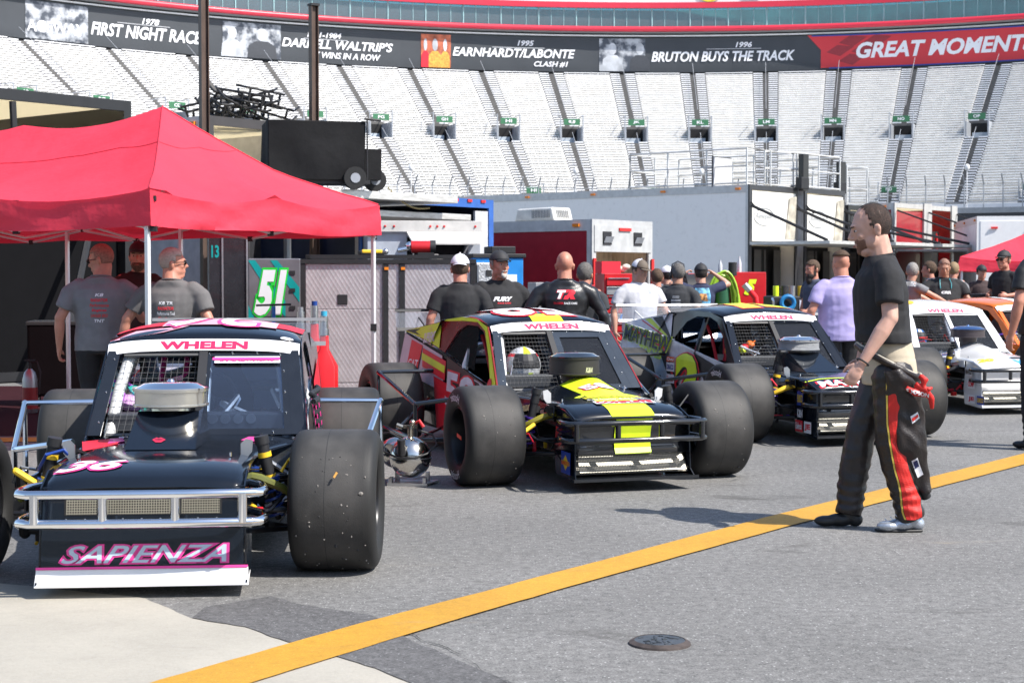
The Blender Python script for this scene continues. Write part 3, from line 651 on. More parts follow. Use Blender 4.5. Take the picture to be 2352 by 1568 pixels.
    # ---- hood / cowl
    kh = 1 if c.get('nosetype') == 'flat' else .93
    H = [(-.63, .46 * kh, .500), (-.55, .462 * kh, .545), (-.44, .465 * kh, .575), (-.3, .465 * kh, .592), (-.05, .455 * kh, .600), (.2, .46, .600), (.45, .52, .602), (.75, .60, .606), (.80, .60, .606)]
    def prof_h(hwid, z, bul): return [Vector((ox * .0 + hwid * (2 * i / 16 - 1), 0, z + bul * math.exp(-((2 * i / 16 - 1) / .42) ** 2) - .03 * abs(2 * i / 16 - 1) ** 5)) for i in range(17)]
    dome = c.get('dome', False); b = MB(); rs = []
    for y, w_, z in H:
        bul = (.13 * max(0, min(1, (y + .25) / .65)) * (1 if y < .5 else max(0, 1 - (y - .5) / .3))) if dome else .0
        sh = ox * max(0, min(1, (y + .2) / .8)); rs.append([p + Vector((sh, y, 0)) for p in prof_h(w_, z, bul)])
    b.rings(rs, closed=False); hood = b.build('hood', body, T); md = hood.modifiers.new('solid', 'SOLIDIFY'); md.thickness = .008; md.offset = -1
    def HF(x, y, off=.004):
        ys = [h[0] for h in H]; i = max(0, min(len(H) - 2, sum(1 for q in ys if q <= y) - 1)); f = (y - ys[i]) / (ys[i + 1] - ys[i])
        def at(r):
            for k in range(16):
                if r[k].x <= x <= r[k + 1].x: g = (x - r[k].x) / (r[k + 1].x - r[k].x); return r[k].z * (1 - g) + r[k + 1].z * g
            return r[0].z if x < 0 else r[-1].z
        return Vector((x, y, at(rs[i]) * (1 - f) + at(rs[i + 1]) * f + off))
    def hoodfn(x0, x1, y0, y1): return lambda u, v, off=0: HF(x0 + (x1 - x0) * u, y0 + (y1 - y0) * v, .004 + off)
    for s in (-1, 1):
        b = MB(); b.slab([(s * .462, -.3, .56), (s * .45, -.05, .57), (s * .46 + ox * .3, .2, .575), (s * .56 + ox, .62, .58), (s * .57 + ox, .62, .44), (s * .46, .1, .50), (s * .462, -.3, .49)], (-s * .008, 0, 0)); b.build('hood_side', body, T, smooth=False)
        pin = MB(); q = HF(s * .36 + ox, .55); pin.cyl(q, q + Vector((0, 0, .03)), .008, n=8); pin.tube([q + Vector((.022 * math.cos(a * .8), .022 * math.sin(a * .8), .012)) for a in range(9)], .003, 5)
        q = HF(s * .36, -.2); pin.cyl(q, q + Vector((0, 0, .02)), .006, n=8); pin.build('hood_pin', CHROME, T)
    hx = c.get('hx', -.005)
    if not dome:   # box scoop
        zt = .765; b = MB(); x0, x1 = hx - .155, hx + .155
        f0 = [(hx - .175, .02, .604), (hx + .175, .02, .604), (hx + .155, .40, zt), (hx - .155, .40, zt)]
        r0 = [(hx - .19, .66, .60), (hx + .19, .66, .60), (hx + .155, .64, zt), (hx - .155, .64, zt)]
        b.quad(*f0); b.quad(f0[3], f0[2], r0[2], r0[3]); b.quad(f0[0], f0[3], r0[3], r0[0]); b.quad(f0[1], r0[1], r0[2], f0[2]); b.quad(*r0)
        b.build('hood_scoop', body, T, smooth=False, bevel=.006)
    # ---- air cleaner
    ac = c['air']; R_ = .192; y_ = .50; z0, z1 = (.735, .865) if ac == 'black' else (.785, .875)
    b = MB(); b.lathe([(.10, z0 - .05), (.10, z0), (R_, z0), (R_ + .004, z0 + .004), (R_ + .004, z0 + .012), (R_ - .004, z0 + .014), (R_ - .004, z1 - .014), (R_ + .004, z1 - .012), (R_ + .004, z1)], c=(hx, y_, 0), n=48)
    b.f = [f for f in b.f if len(f) <= 4]; b.m = b.m[:len(b.f)]
    am = {'silver': mat('polished_filter', (.7, .68, .62), .18, .9, var=.15), 'mesh': mat('filter_mesh', (.42, .43, .44), .45, .7, bump=1., bscale=350), 'black': mat('oiled_filter', (.03, .028, .026), .5), 'dark': mat('filter_brown', (.05, .04, .045), .35)}[ac]
    ao = b.build('air_cleaner', am, T, ang=30)
    b = MB(); b.lathe([(R_ + .006, z1), (R_ + .006, z1 + .008), (R_ - .02, z1 + .014), (R_ - .05, z1 + .03), (R_ - .10, z1 + .036), (.02, z1 + .038), (.012, z1 + .05), (.001, z1 + .05)], c=(hx, y_, 0), n=48)
    b.f = [f for f in b.f if len(f) <= 4]; b.m = b.m[:len(b.f)]
    b.build('lid', {'black': BLACK, 'dark': mat('blue_lid', (.05, .12, .3), .15, .6)}.get(ac, CHROME), ao, ang=30)
    if ac == 'black': text_on('K&N', (lambda u, v, off=0: Vector((hx + (R_ - .001) * math.sin(.10 + .34 * u), y_ - (R_ - .001) * math.cos(.10 + .34 * u), .755 + .04 * v))), mat('pale_gold', (.6, .6, .4), .5), ao, bold=.03, shear=.3)
    b = MB(); b.cyl((hx, y_, .5), (hx, y_, z0), .09, n=20); b.box((hx, .4, .45), (.5, .62, .22)); b.build('engine', mat('engine_grey', (.07, .07, .075), .45, .6, var=.5, scale=25), T)
    # ---- nose
    nz = c.get('nose', body); NW = .455 if c.get('nosetype') == 'flat' else .42
    if c.get('nosetype') == 'flat':
        N = quadfn((-NW, -.665, .135), (NW, -.665, .135), (NW, -.60, .50), (-NW, -.60, .50))
        b = MB(); b.slab([N(0, 0), N(1, 0), N(1, 1), N(0, 1)], (0, .012, 0)); no = b.build('nose_panel', nz, T, smooth=False, bevel=.003)
        g0 = .66; b = MB()
        for u0, u1 in ((.12, .27), (.295, .66), (.69, .88)):
            b.quad(N(u0, g0, .004), N(u1, g0, .004), N(u1, g0 + .22, .004), N(u0, g0 + .22, .004))
        b.build('grille', gridmat('woven_grille', (.30, .28, .22), .0115, .36, .15), no, smooth=False, fixn=False)
        b = MB(); b.quad(N(.11, g0 - .01, .0015), N(.89, g0 - .01, .0015), N(.89, g0 + .23, .0015), N(.11, g0 + .23, .0015)); b.build('grille_backing', DARK, no, smooth=False, fixn=False)
        b = MB(); b.slab([(-.48, -.70, .06), (.48, -.70, .06), (.475, -.667, .136), (-.475, -.667, .136)], (0, .02, 0)); b.slab([(-.48, -.70, .055), (.48, -.70, .055), (.46, -.3, .05), (-.46, -.3, .05)], (0, 0, .008))
        spl = b.build('splitter', c.get('split', WHITE), T, smooth=False, bevel=.004)
        b = MB(); b.quad(*[quadfn((-.475, -.668, .132), (.475, -.668, .132), (.475, -.664, .143), (-.475, -.664, .143))(u, v, .005) for u, v in ((0, 0), (1, 0), (1, 1), (0, 1))]); b.build('splitter_stripe', PINK, spl, smooth=False)
        b = MB()
        for i in range(9): b.ball(N(.12 + i * .093, .60, .004), .005, 6)
        b.build('rivets', ALU, no)
    else:
        b = MB(); pr = [(-.61, .50), (-.60, .47), (-.575, .42), (-.56, .36), (-.565, .30), (-.59, .25)]
        b.rings([[Vector((NW * (2 * i / 8 - 1), y, z)) for i in range(9)] for y, z in pr], closed=False); no = b.build('nose_panel', c.get('nosem', mat('black_gloss_vinyl', (.02, .022, .026), .06, coat=1.)), T)
        md = no.modifiers.new('solid', 'SOLIDIFY'); md.thickness = .008
        def NF(u, v, off=0):
            vv = (1 - v) * 5; i = min(4, int(vv)); f = vv - i; y = pr[i][0] * (1 - f) + pr[i + 1][0] * f; z = pr[i][1] * (1 - f) + pr[i + 1][1] * f
            return Vector((NW * (2 * u - 1), y - .008 - off, z))
        N = NF
        b = MB(); g = quadfn((-.42, -.645, .135), (.42, -.645, .135), (.41, -.575, .255), (-.41, -.575, .255)); b.quad(g(.03, 0), g(.97, 0), g(.97, 1), g(.03, 1)); b.build('grille', gridmat('woven_grille', (.34, .33, .29), .0115, .36, .0), no, smooth=False, fixn=False)
        b = MB(); b.quad(g(.0, 0, -.03), g(1, 0, -.03), g(1, 1, -.03), g(0, 1, -.03)); b.build('grille_backing', mat('radiator', (.12, .11, .09), .5, .4), no, smooth=False, fixn=False)
        b = MB(); b.slab([(-.455, -.70, .085), (.455, -.70, .085), (.43, -.5, .10), (-.43, -.5, .10)], (0, 0, .01)); b.slab([(-.46, -.708, .078), (.46, -.708, .078), (.46, -.708, .1), (-.46, -.708, .1)], (0, .012, 0)); b.build('splitter', c.get('split', BLACK), T, smooth=False)
    for s in (-1, 1):
        b = MB(); y1 = -.70; kx = 1 if c.get('nosetype') == 'flat' else .92
        b.slab([(s * .462 * kx, -.62, .50), (s * .462 * kx, -.44, .56), (s * .462 * kx, -.28, .56), (s * .462 * kx, -.22, .25), (s * .462 * kx, -.25, .09), (s * (.475 if kx == 1 else .448), y1, .07), (s * .468 * kx, y1 + .06, .14)], (-s * .008, 0, 0)); b.build('nose_side', nz, T, smooth=False)
    # ---- front bumper
    b = MB(); rb = c.get('rbar', .019); kb = 1 if c.get('nosetype') == 'flat' else .93; zz = (.36, .475) if c.get('nosetype') != 'flat' else (.355, .485); yb = -.745 if c.get('nosetype') != 'flat' else -.76
    for z in zz:
        b.tube([(x * kb, y, z) for x, y in ((-.44, -.35), (-.53, -.50), (-.55, yb + .11), (-.535, yb + .03), (-.49, yb), (-.2, yb - .012), (.2, yb - .012), (.49, yb), (.535, yb + .03), (.55, yb + .11), (.53, -.50), (.44, -.35))], rb, 10)
    for x in (-.46, -.16, .16, .46): b.tube([(x, yb - .008, zz[0]), (x, yb - .008, zz[1])], rb * 1.05, 10)
    b.build('front_bumper', barc, T)
    # ---- chassis
    b = MB()
    for s in (-1, 1):
        b.box((s * .36, .1, .27), (.06, 1.3, .08)); b.tube([(s * .40, .75, .5), (s * .38, .1, .44), (s * .38, -.45, .40)], .02, 6)
        b.tube([(s * .38, -.3, .24), (s * .38, -.3, .42)], .018, 6); b.tube([(s * .38, .25, .28), (s * .38, .25, .55), (s * .42, .03, .60)], .018, 6)
    b.box((0, .1, .17), (.62, 1.3, .02)); b.box((ox, 2.1, .19), (1.16, 2.7, .03))
    b.box((ox, 1.0, .42), (1.18, .03, .36)); b.box((ox, 2.95, .55), (1.0, .8, .5)); b.box((0, -.25, .30), (.7, .05, .3))
    b.build('chassis', mat('chassis_black', (.012, .012, .013), .5), T, smooth=False)
    # ---- suspension
    spc = c.get('spring', mat('spring_purple', (.09, .04, .35), .35))
    for s in (-1, 1):
        b = MB()
        b.tube([(s * .38, -.18, .22), (s * .66, 0, .21), (s * .38, .22, .22)], .014, 8); b.tube([(s * .40, -.14, .46), (s * .655, 0, .47), (s * .40, .18, .46)], .013, 8)
        b.tube([(s * .30, -.22, .33), (s * .68, -.14, .32)], .012, 8); b.tube([(s * .66, 0, .19), (s * .675, 0, .50)], .028, 8); b.box((s * .67, -.03, .35), (.05, .12, .16))
        b.tube([(s * .62, -.12, .40), (s * .55, -.2, .33), (s * .42, -.2, .30), (s * .4, -.1, .25)], .010, 6)
        b.ball((s * .655, 0, .47), .026, 8); b.ball((s * .66, 0, .2), .028, 8); b.ball((s * .64, -.14, .32), .02, 8)
        fa = b.build('suspension_arm', c.get('arms', mat('arm_black', (.025, .025, .028), .3, .4)), T)
        a, e = Vector((s * .58, -.04, .26)), Vector((s * .50, -.06, .66)); d = e - a
        b = MB(); b.mi(0).cyl(a + d * .42, e, .030, n=14); b.cyl(a, a + d * .4, .014, n=8); b.cyl(e - d * .06, e + d * .04, .036, n=14); b.mi(1).cyl(a + d * .5, a + d * .56, .0335, n=14); b.cyl(a + d * .78, a + d * .84, .0335, n=14)
        sh = b.build('shock', [MBLACK, c.get('shockband', YTXT)], T)
        b = MB(); spring(b, a + d * .02, a + d * .5, .042, 5, .008); b.cyl(a + d * .5, a + d * .53, .05, n=14); b.build('spring', spc, sh)
        b = MB(); b.slab([(s * .40, -.07, .57), (s * .40, -.07, .64), (s * .425, -.07, .665), (s * .46, -.07, .655), (s * .455, -.07, .60), (s * .43, -.07, .57)], (0, -.012, 0))
        b.build('shock_bracket', mat('bracket_white', (.7, .7, .7), .4, .2) if dome else ALU, T, smooth=False)
        b = MB(); b.tube([(s * .40, -.16, .50), (s * .5, -.18, .48), (s * .6, -.14, .43), (s * .66, -.1, .38)], [.02, .024, .02, .018], 8); b.build('brake_duct', c.get('duct', MBLACK), T)
    # ---- hoses, brackets, fasteners and brightly coloured hardware between frame and wheels
    rc = random.Random(int(loc[0] * 100)); cl = c.get('clutter', [MBLACK, STEEL, ALU, spc, YTXT, RTXT])
    for s in (-1, 1):
        b = MB()
        for i in range(16):
            p = Vector((s * rc.uniform(.40, .62), rc.uniform(-.22, .35), rc.uniform(.18, .56))); q = p + Vector((s * rc.uniform(-.06, .12), rc.uniform(-.08, .08), rc.uniform(-.1, .1))); b.mi(rc.randrange(len(cl)))
            if i % 3 == 0: b.box(p, (rc.uniform(.02, .05), rc.uniform(.02, .06), rc.uniform(.02, .05)), rc.uniform(0, 1))
            elif i % 3 == 1: b.cyl(p, q, rc.uniform(.008, .018), n=8); b.ball(q, rc.uniform(.012, .02), 6)
            else: b.tube([p, p + Vector((s * .04, rc.uniform(-.1, .1), .06)), q, q + Vector((s * .05, .05, -.08))], rc.uniform(.005, .010), 6)
        for i in range(5): b.mi(2); p = Vector((s * .41, -.1 + i * .09, .535)); b.cyl(p, p + Vector((s * .03, 0, 0)), .009, n=6)
        b.build('suspension_hardware', cl, T)
        b = MB(); b.slab([(s * .395, .22, .30), (s * .395, .62, .30), (s * .395, .68, .55), (s * .395, .22, .55)], (s * .006, 0, 0)); b.build('engine_side_panel', c.get('epanel', body), T, smooth=False)
    b = MB()
    for i in range(14):
        p = Vector((ox + rc.uniform(-.45, .45), rc.uniform(.9, 1.25), rc.uniform(.55, .74))); b.mi(rc.randrange(3)).tube([p, p + Vector((rc.uniform(-.15, .15), .1, rc.uniform(-.03, .12))), p + Vector((rc.uniform(-.2, .2), .25, rc.uniform(-.15, .1)))], rc.uniform(.006, .018), 6)
    for i in range(5): b.mi(1).cyl((ox + .0 + i * .07, .90, .68), (ox + .0 + i * .07, .925, .68), .028, n=12)
    b.build('cockpit_hoses', [MBLACK, ALU, c.get('hose', spc)], T)
    b = MB()
    for s_ in (-.07, .07): b.mi(0).tube([(ox - .25 + s_, 1.98, .98), (ox - .25 + s_, 1.86, .86), (ox - .25 + s_ * .6, 1.80, .62)], .018, 6)
    b.mi(1).box((ox - .25, 1.82, .66), (.07, .03, .06)); b.build('seat_belts', [c.get('belt', RTXT), ALU], T)
    b = MB(); b.slab([(ox + .1, 2.3, .62), (ox + .5, 2.3, .62), (ox + .5, 2.36, .98), (ox + .1, 2.36, .98)], (0, .01, 0)); IPB = mat('interior_pale_blue', (.62, .70, .85), .3); b.build('interior_panel', IPB, T, smooth=False); b = MB(); b.slab([(ox + .545, 1.35, .5), (ox + .545, 2.3, .5), (ox + .52, 2.3, .80), (ox + .50, 2.1, .96), (ox + .50, 1.5, 1.0)], (-.008, 0, 0)); b.build('interior_panel', IPB, T, smooth=False); b = MB(); b.slab([(ox - .52, 2.3, .62), (ox - .42, 2.3, .62), (ox - .42, 2.36, .98), (ox - .52, 2.36, .98)], (0, .01, 0)); b.build('interior_panel', mat('interior_pale_blue', (.62, .70, .85), .3), T, smooth=False)
    # ---- wheels
    for s in (-1, 1):
        wheel(T, s * .872 - (c.get('lw', 0) if s < 0 else 0), 0, s, steer=c.get('steer', 0), letters=c.get('letters') and s < 0, specks=c.get('specks', 0), w=.425)
        wheel(T, s * .87 + .01, 2.72, s, r=.365, w=.44, fr=False)
    b = MB(); b.cyl((-.8, 2.72, .35), (.8, 2.72, .35), .045, n=10); b.ball((0, 2.72, .35), .14, 12); b.build('rear_axle', MBLACK, T)
    # ---- side rails
    for s in (-1, 1):
        A, B_, C_, D_ = (s * 1.10, 2.17, .68), (s * 1.10, 2.17, .25), (s * 1.0, 1.38, .19), (s * 1.0, 1.38, .47); b = MB()
        b.tube([(s * .62, 2.22, .68), A, B_, C_, (s * .6, 1.2, .20)], .018, 8); b.tube([A, D_, (s * .62, 1.1, .54)], .018, 8); b.tube([D_, C_], .018, 8)
        b.tube([(s * .62, 1.9, .24), C_], .014, 8); b.tube([(s * 1.05, 1.8, .225), (s * .64, 2.3, .45)], .014, 8)
        for q in (A, B_, C_, D_): b.ball(q, .0195, 8)
        b.build('side_rail', barc, T)
    # ---- roll cage, seat, wheel
    b = MB(); r = .032
    for s in (-1, 1):
        b.tube([(ox + s * .50, .84, .50), (ox + s * .455, 1.06, .84), (ox + s * .41, 1.28, 1.05), (ox + s * .42, 1.6, 1.10), (ox + s * .43, 2.2, 1.08), (ox + s * .48, 2.32, .95), (ox + s * .52, 2.35, .3)], r, 10)
        b.tube([(ox + s * .43, 2.2, 1.07), (ox + s * .5, 3.2, .6)], r * .8, 8)
        b.tube([(ox + s * .42, 1.75, 1.09), (ox + s * .55, 1.72, .75), (ox + s * .56, 1.7, .25)], r * .8, 8)
    b.tube([(ox - .44, 1.28, 1.05), (ox + .44, 1.28, 1.05)], r * .9, 8); b.tube([(ox - .43, 2.2, 1.07), (ox + .43, 2.2, 1.07)], r * .9, 8); b.tube([(ox - .5, 2.3, .8), (ox + .45, 2.22, 1.06)], r * .8, 8)
    b.tube([(ox - .5, 2.34, .75), (ox + .5, 2.34, .75)], r * .8, 8); b.tube([(ox + .02, 1.28, 1.05), (ox + .02, .95, .6)], r * .7, 8)
    b.build('roll_cage', cage, T)
    sx = ox - .25
    b = MB(); b.rings([[Vector((sx + .5 - .25 + w_ * math.cos(a), 1.95 + d_ - .10 * abs(math.cos(a)) ** 2, z)) for a in [PI * k / 10 for k in range(11)]] + [Vector((sx + .25 + (w_ - .02) * math.cos(a), 1.99 + d_ - .10 * abs(math.cos(a)) ** 2, z)) for a in [PI * k / 10 for k in range(10, -1, -1)]] for z, w_, d_ in ((.3, .2, -.1), (.55, .22, 0), (.75, .23, .05), (.9, .15, .08), (1.02, .14, .08))])
    b.build('racing_seat', MBLACK, T)
    b = MB(); cs = Vector((sx + .25, 1.30, .76)); b.tube([cs + Vector((.17 * math.cos(a), .05 * math.sin(a), .16 * math.sin(a))) for a in [2 * PI * k / 24 for k in range(24)]], .014, 7, closed=True)
    b.cyl(cs + Vector((0, -.06, -.02)), cs + Vector((0, .01, 0)), .05, n=14); b.tube([cs + Vector((-.16, 0, 0)), cs, cs + Vector((.16, 0, 0))], .011, 6); b.tube([cs, cs + Vector((0, -.04, -.16))], .011, 6); b.tube([cs + Vector((0, -.05, -.02)), (sx + .25, 1.0, .6)], .014, 6)
    b.build('steering_wheel', mat('wheel_suede', (.03, .032, .04), .7), T)
    b = MB(); b.box((ox, .98, .66), (1.0, .14, .10)); b.box((ox + .1, .93, .68), (.3, .02, .08)); b.build('dashboard', mat('dash_grey', (.05, .055, .065), .5), T, smooth=False, bevel=.01)
    T['_'] = 0; del T['_']
    return T, dict(S=S, RF=RF, WS=WS, HF=HF, hood=hoodfn, N=N, hoodo=hood, roof=ro, nose=no, side=c['_side'], sail=c['_sail'], vis=vis, ox=ox, air=ao)
def sidefn(A, s, y0, y1, z0, z1, slope=0., off=.006):
    """text box on the side panel as read from outside"""
    return lambda u, v, o=0: A['S'](s, (y0 + (y1 - y0) * u) if s > 0 else (y1 + (y0 - y1) * u), z0 + (z1 - z0) * v + slope * ((u if s > 0 else 1 - u)), off + o)
def sticker(fn, m, parent, txt=None, tm=None, bold=.03, shear=0, box=(.08, .2, .92, .8), off=.0):
    b = MB(); plate(fn, 0, 0, 1, 1, off, b, 2); o = b.build('sticker', m, parent, smooth=False, fixn=False)
    if txt: text_on(txt, subfn(fn, *box), tm, o, bold=bold, shear=shear, off=off + .002)
    return o
NAVY = mat('navy_black_paint', (.006, .009, .015), .12, coat=.35, var=.1, spec=.35)
LDECK = mat('pale_blue_deck', (.10, .17, .26), .12, coat=.6, var=.3, scale=3)
SGREY = mat('cage_silver', (.68, .69, .7), .35, .15)
SILV = mat('sticker_silver', (.55, .56, .6), .4); MARO = mat('maroon_paint', (.25, .01, .015), .25, coat=.5); LAV = mat('lavender_grey', (.62, .60, .66), .4)
TEALV = mat('teal_cloth', (.05, .5, .45), .6); PURP = mat('purple_cloth', (.35, .05, .5), .5)
# ---------------------------------------------------------------- car 36 (nearest)
yaw = R(5)
T36, A = modified_car('nearest race car, black with pink 36, SAPIENZA on its nose and a chrome bumper', (-1.74, 8.05, 0), yaw,
    dict(body=NAVY, side=NAVY, roof=NAVY, deck=mat('cool_grey_vinyl', (.35, .38, .45), .3), bar=CHROME, cage=SGREY, sail=NAVY, air='silver', nosetype='flat', split=WHITE, spring=mat('spring_blue', (.02, .06, .3), .3), border=.04, specks=75, div=.5, steer=R(-5), lw=.13, ox=.10, rw=.535,
         hose=PURP, belt=PINK, duct=mat('olive_duct', (.12, .13, .02), .5), spbar=mat('brace_grey', (.2, .2, .21), .5), rbar=.021))
b = MB(); 
text_on('SAPIENZA', subfn(A['N'], .085, .045, .93, .30), PINK, A['nose'], bold=.075, shear=.45, off=.004)
text_on('SAPIENZA', subfn(A['N'], .10, .065, .915, .28), mat('ice_blue_vinyl', (.5, .6, .72), .35), A['nose'], bold=.012, shear=.45, off=.007)
h = A['hood'](-.43, -.10, -.50, -.33)
text_on('36', h, PINK, A['hoodo'], bold=.06, shear=.4, off=.001); text_on('36', subfn(h, .03, .05, .97, .95), WTXT, A['hoodo'], bold=.02, shear=.4, off=.004)
# roof graphics: red-pink rear with white number outlines
f = lambda u, v, off=0: A['RF'](u, v, off)
b = MB(); plate(f, .0, .42, 1, .99, .001, b, 12, 5); b.build('roof_graphic', RTXT, A['roof'], smooth=False)
b = MB(); poly(f, [(.02, .1), (.12, .32), (.4, .36), (.28, .2)], .003, b)
plate(f, .25, .38, .86, .6, .004, b, 8, 2); b.build('roof_graphic', mat('pale_pink', (.85, .45, .55), .35), A['roof'], smooth=False)
text_on('36', subfn(f, .78, .98, .22, .3), PINK, A['roof'], bold=.05, off=.006); text_on('36', subfn(f, .76, .96, .24, .33), WTXT, A['roof'], bold=.01, off=.009)
b = MB(); poly(f, [(.93 + .035 * math.cos(k * PI / 8), .08 + .05 * math.sin(k * PI / 8)) for k in range(16)], .004, b); b.build('roof_sticker', WTXT, A['roof'], smooth=False)
# lips on the scoop
fq = quadfn((-.195, .02, .604), (.155, .02, .604), (.135, .40, .765), (-.175, .40, .765))
b = MB(); poly(fq, [(.40, .24), (.46, .30), (.49, .275), (.52, .30), (.60, .24), (.54, .17), (.46, .17)], .003, b); b.build('lips_sticker', mat('lip_red', (.45, .02, .06), .4), A['hoodo'], smooth=False)
b = MB(); poly(fq, [(.43, .238), (.50, .245), (.57, .238), (.50, .228)], .005, b); b.build('lips_line', NAVY, A['hoodo'], smooth=False)
# windscreen top lettering
f = subfn(A['WS'], .56, .84, .90, .92)
sticker(f, WTXT, T36, 'SAPIENZA RACING', PINK, bold=.03, shear=.3, off=.01)
f = subfn(A['WS'], .55, .87, .90, .93); b = MB(); plate(f, 0, 0, 1, .5, .0155, b); b.build('pink_strip', PINK, T36, smooth=False)
# right-hand side decals
f = sidefn(A, 1, .48, .72, .36, .47, .03); sticker(f, WTXT, A['side'][1], 'PFC', BTXT, bold=.05, shear=.2); text_on('BRAKES', subfn(f, .1, -.35, .8, -.1), WTXT, A['side'][1], bold=.01)
f = sidefn(A, 1, .45, .6, .3, .46, .03, .008); text_on('M', f, YEL, A['side'][1], bold=.06)
f = sidefn(A, 1, .75, .88, .56, .68, .03, .012); sticker(f, WTXT, A['side'][1], 'Race Coil', BTXT, bold=.0)
f = sidefn(A, 1, .85, .98, .46, .54, .03, .012); sticker(f, RTXT, A['side'][1], 'SRI', WTXT)
b = MB(); plate(sidefn(A, 1, 2.3, 3.4, .5, .8, .1), 0, 0, 1, 1, .002, b); b.build('red_flash', RTXT, A['side'][1], smooth=False)
# window net draped over the door
b = MB(); P = lambda u, v: A['S'](1, 1.05 + .5 * u, .74 - .26 * v + .05 * u, .03 + .02 * math.sin(u * 9) + .012 * v)
for i in range(9):
    pts = [P(i / 8, v / 6) for v in range(7)]; b.mi(i % 2); [b.slab([pts[k], pts[k + 1], pts[k + 1] + Vector((0, .028, 0)), pts[k] + Vector((0, .028, 0))], (.004, 0, 0)) for k in range(6)]
for j in range(6):
    pts = [P(u / 10, j / 5) + Vector((.008, 0, 0)) for u in range(11)]; b.mi(0); [b.slab([pts[k], pts[k + 1], pts[k + 1] + Vector((0, 0, .022)), pts[k] + Vector((0, 0, .022))], (.004, 0, 0)) for k in range(10)]
b.tube([P(u / 10, 0) + Vector((0.01, 0, .02)) for u in range(11)], .016, 8)
b.build('window_net', [MBLACK, PINK], T36, smooth=False)
# red fender flashes beside the cowl
for s in (-1,):
    b = MB(); b.slab([A['HF'](s * .42, .25), A['HF'](s * .50, .7), A['HF'](s * .30, .62), A['HF'](s * .26, .35)], (0, 0, .002)); b.build('red_flash', RTXT, A['hoodo'], smooth=False)
for s in (-1, 1):   # pink and teal flame patch by the cowl
    b = MB(); b.slab([A['HF'](.30 * s + .06, .45), A['HF'](.38 * s + .06, .42), A['HF'](.40 * s + .06, .62), A['HF'](.33 * s + .06, .6)], (0, 0, .003)); b.build('pink_patch', PINK, A['hoodo'], smooth=False)
# cigarette-coloured tag on the tyre is real rubber litter
b = MB(); b.cyl((.86 + .0, -.345, .50), (.875, -.34, .525), .006, n=6)
tg = b.build('cigarette_butt', mat('butt_orange', (.7, .35, .08), .6), None); tag(tg, 'orange cigarette butt stuck on the slick front tyre of the nearest car', 'cigarette butt')
tg.matrix_world = T36.matrix_basis if False else Matrix.Translation((-1.74, 8.05, 0)) @ Matrix.Rotation(yaw, 4, 'Z')
# driver gear heaped behind the wire screen
def gear(name, label, loc, rz, cols, seed, sc=1.):
    rnd = random.Random(seed); b = MB()
    for i in range(16):
        b.mi(rnd.randrange(len(cols))).ball((rnd.uniform(-.16, .16) * sc, rnd.uniform(-.1, .1) * sc, rnd.uniform(0, .26) * sc), (rnd.uniform(.04, .08) * sc, rnd.uniform(.04, .08) * sc, rnd.uniform(.03, .06) * sc), 8, Matrix.Rotation(rnd.uniform(0, 3), 3, 'Y'))
    for i in range(6):
        p = [Vector((rnd.uniform(-.2, .2), rnd.uniform(-.12, 0), rnd.uniform(0, .3))) * sc for _ in range(4)]; b.mi(rnd.randrange(len(cols))).tube(p, .008, 5)
    o = b.build(name, cols); o.location = loc; o.rotation_euler = (0, 0, rz); return tag(o, label, 'driver gear')
def cw(T, p): return Matrix.Translation(T.location) @ Matrix.Rotation(T.rotation_euler.z, 4, 'Z') @ Vector(p)
TEALV = mat('teal_cloth', (.05, .5, .45), .6); PURP = mat('purple_cloth', (.35, .05, .5), .5)
gear('glove_bundle', 'pink, purple and teal driving gear bundled behind the wire screen of the nearest car', cw(T36, (-.25, 1.25, .58)), 0, [TEALV, PURP, mat('lilac_cloth', (.7, .4, .75), .5), MBLACK, SILV], 4)
# ---------------------------------------------------------------- car 58
T58, A = modified_car('black race car with fluoro yellow stripe and number 58, second from the left', (.63, 11.75, 0), R(18.5),
    dict(body=NAVY, side=mat('side_black', (.02, .016, .018), .2, coat=.6), roof=NAVY, shockband=MBLACK, deck=LDECK, bar=BLACK, cage=WHITE, sail=MARO, air='black', dome=True, letters=True, specks=30, border=.075, div=.47, pillar=mat('slate_pillar', (.02, .03, .045), .25, coat=.3), duct=mat('duct_olive', (.25, .22, .02), .5)))
f = A['hood']
b = MB(); plate(f(-.15, .17, -.62, .42), 0, 0, 1, 1, .001, b, 8, 14)
poly(f(-.24, .26, -.12, .02), [(0, 0), (.2, .5), (.28, 1), (.76, 1), (.82, .5), (1, 0)], .002, b); b.build('hood_stripe', YEL, A['hoodo'], smooth=False)
b = MB(); plate(A['N'], .36, 0, .68, 1, .003, b, 2, 6); b.build('nose_stripe', YEL, A['nose'], smooth=False)
ff = f(-.11, .13, .02, .15); text_on('58', subfn(ff, -.04, -.06, 1.04, 1.06), RTXT, A['hoodo'], bold=.07, shear=-.2, off=.004); text_on('58', ff, WTXT, A['hoodo'], bold=.035, shear=-.2, off=.008)
text_on('RIVERHEAD', f(-.20, .24, -.24, -.17), mat('dk_yellow', (.55, .5, .02), .4), A['hoodo'], bold=.06, off=.006); text_on('Build Smarter, Build Better.', f(-.20, .24, -.30, -.265), WTXT, A['hoodo'], bold=.02, off=.006)
ff = f(-.19, .26, -.43, -.34); sticker(ff, WTXT, A['hoodo'], 'COMPLETE', RTXT, bold=.06, box=(.03, .12, .97, .9), off=.006)
rf = A['RF']; b = MB(); plate(rf, .36, 0, .62, .3, .002, b, 3, 3); b.build('roof_stripe', YEL, A['roof'], smooth=False)
text_on('58', subfn(rf, .82, .96, .14, .22), RTXT, A['roof'], bold=.06, off=.004); text_on('58', subfn(rf, .80, .94, .16, .25), WTXT, A['roof'], bold=.03, off=.008)
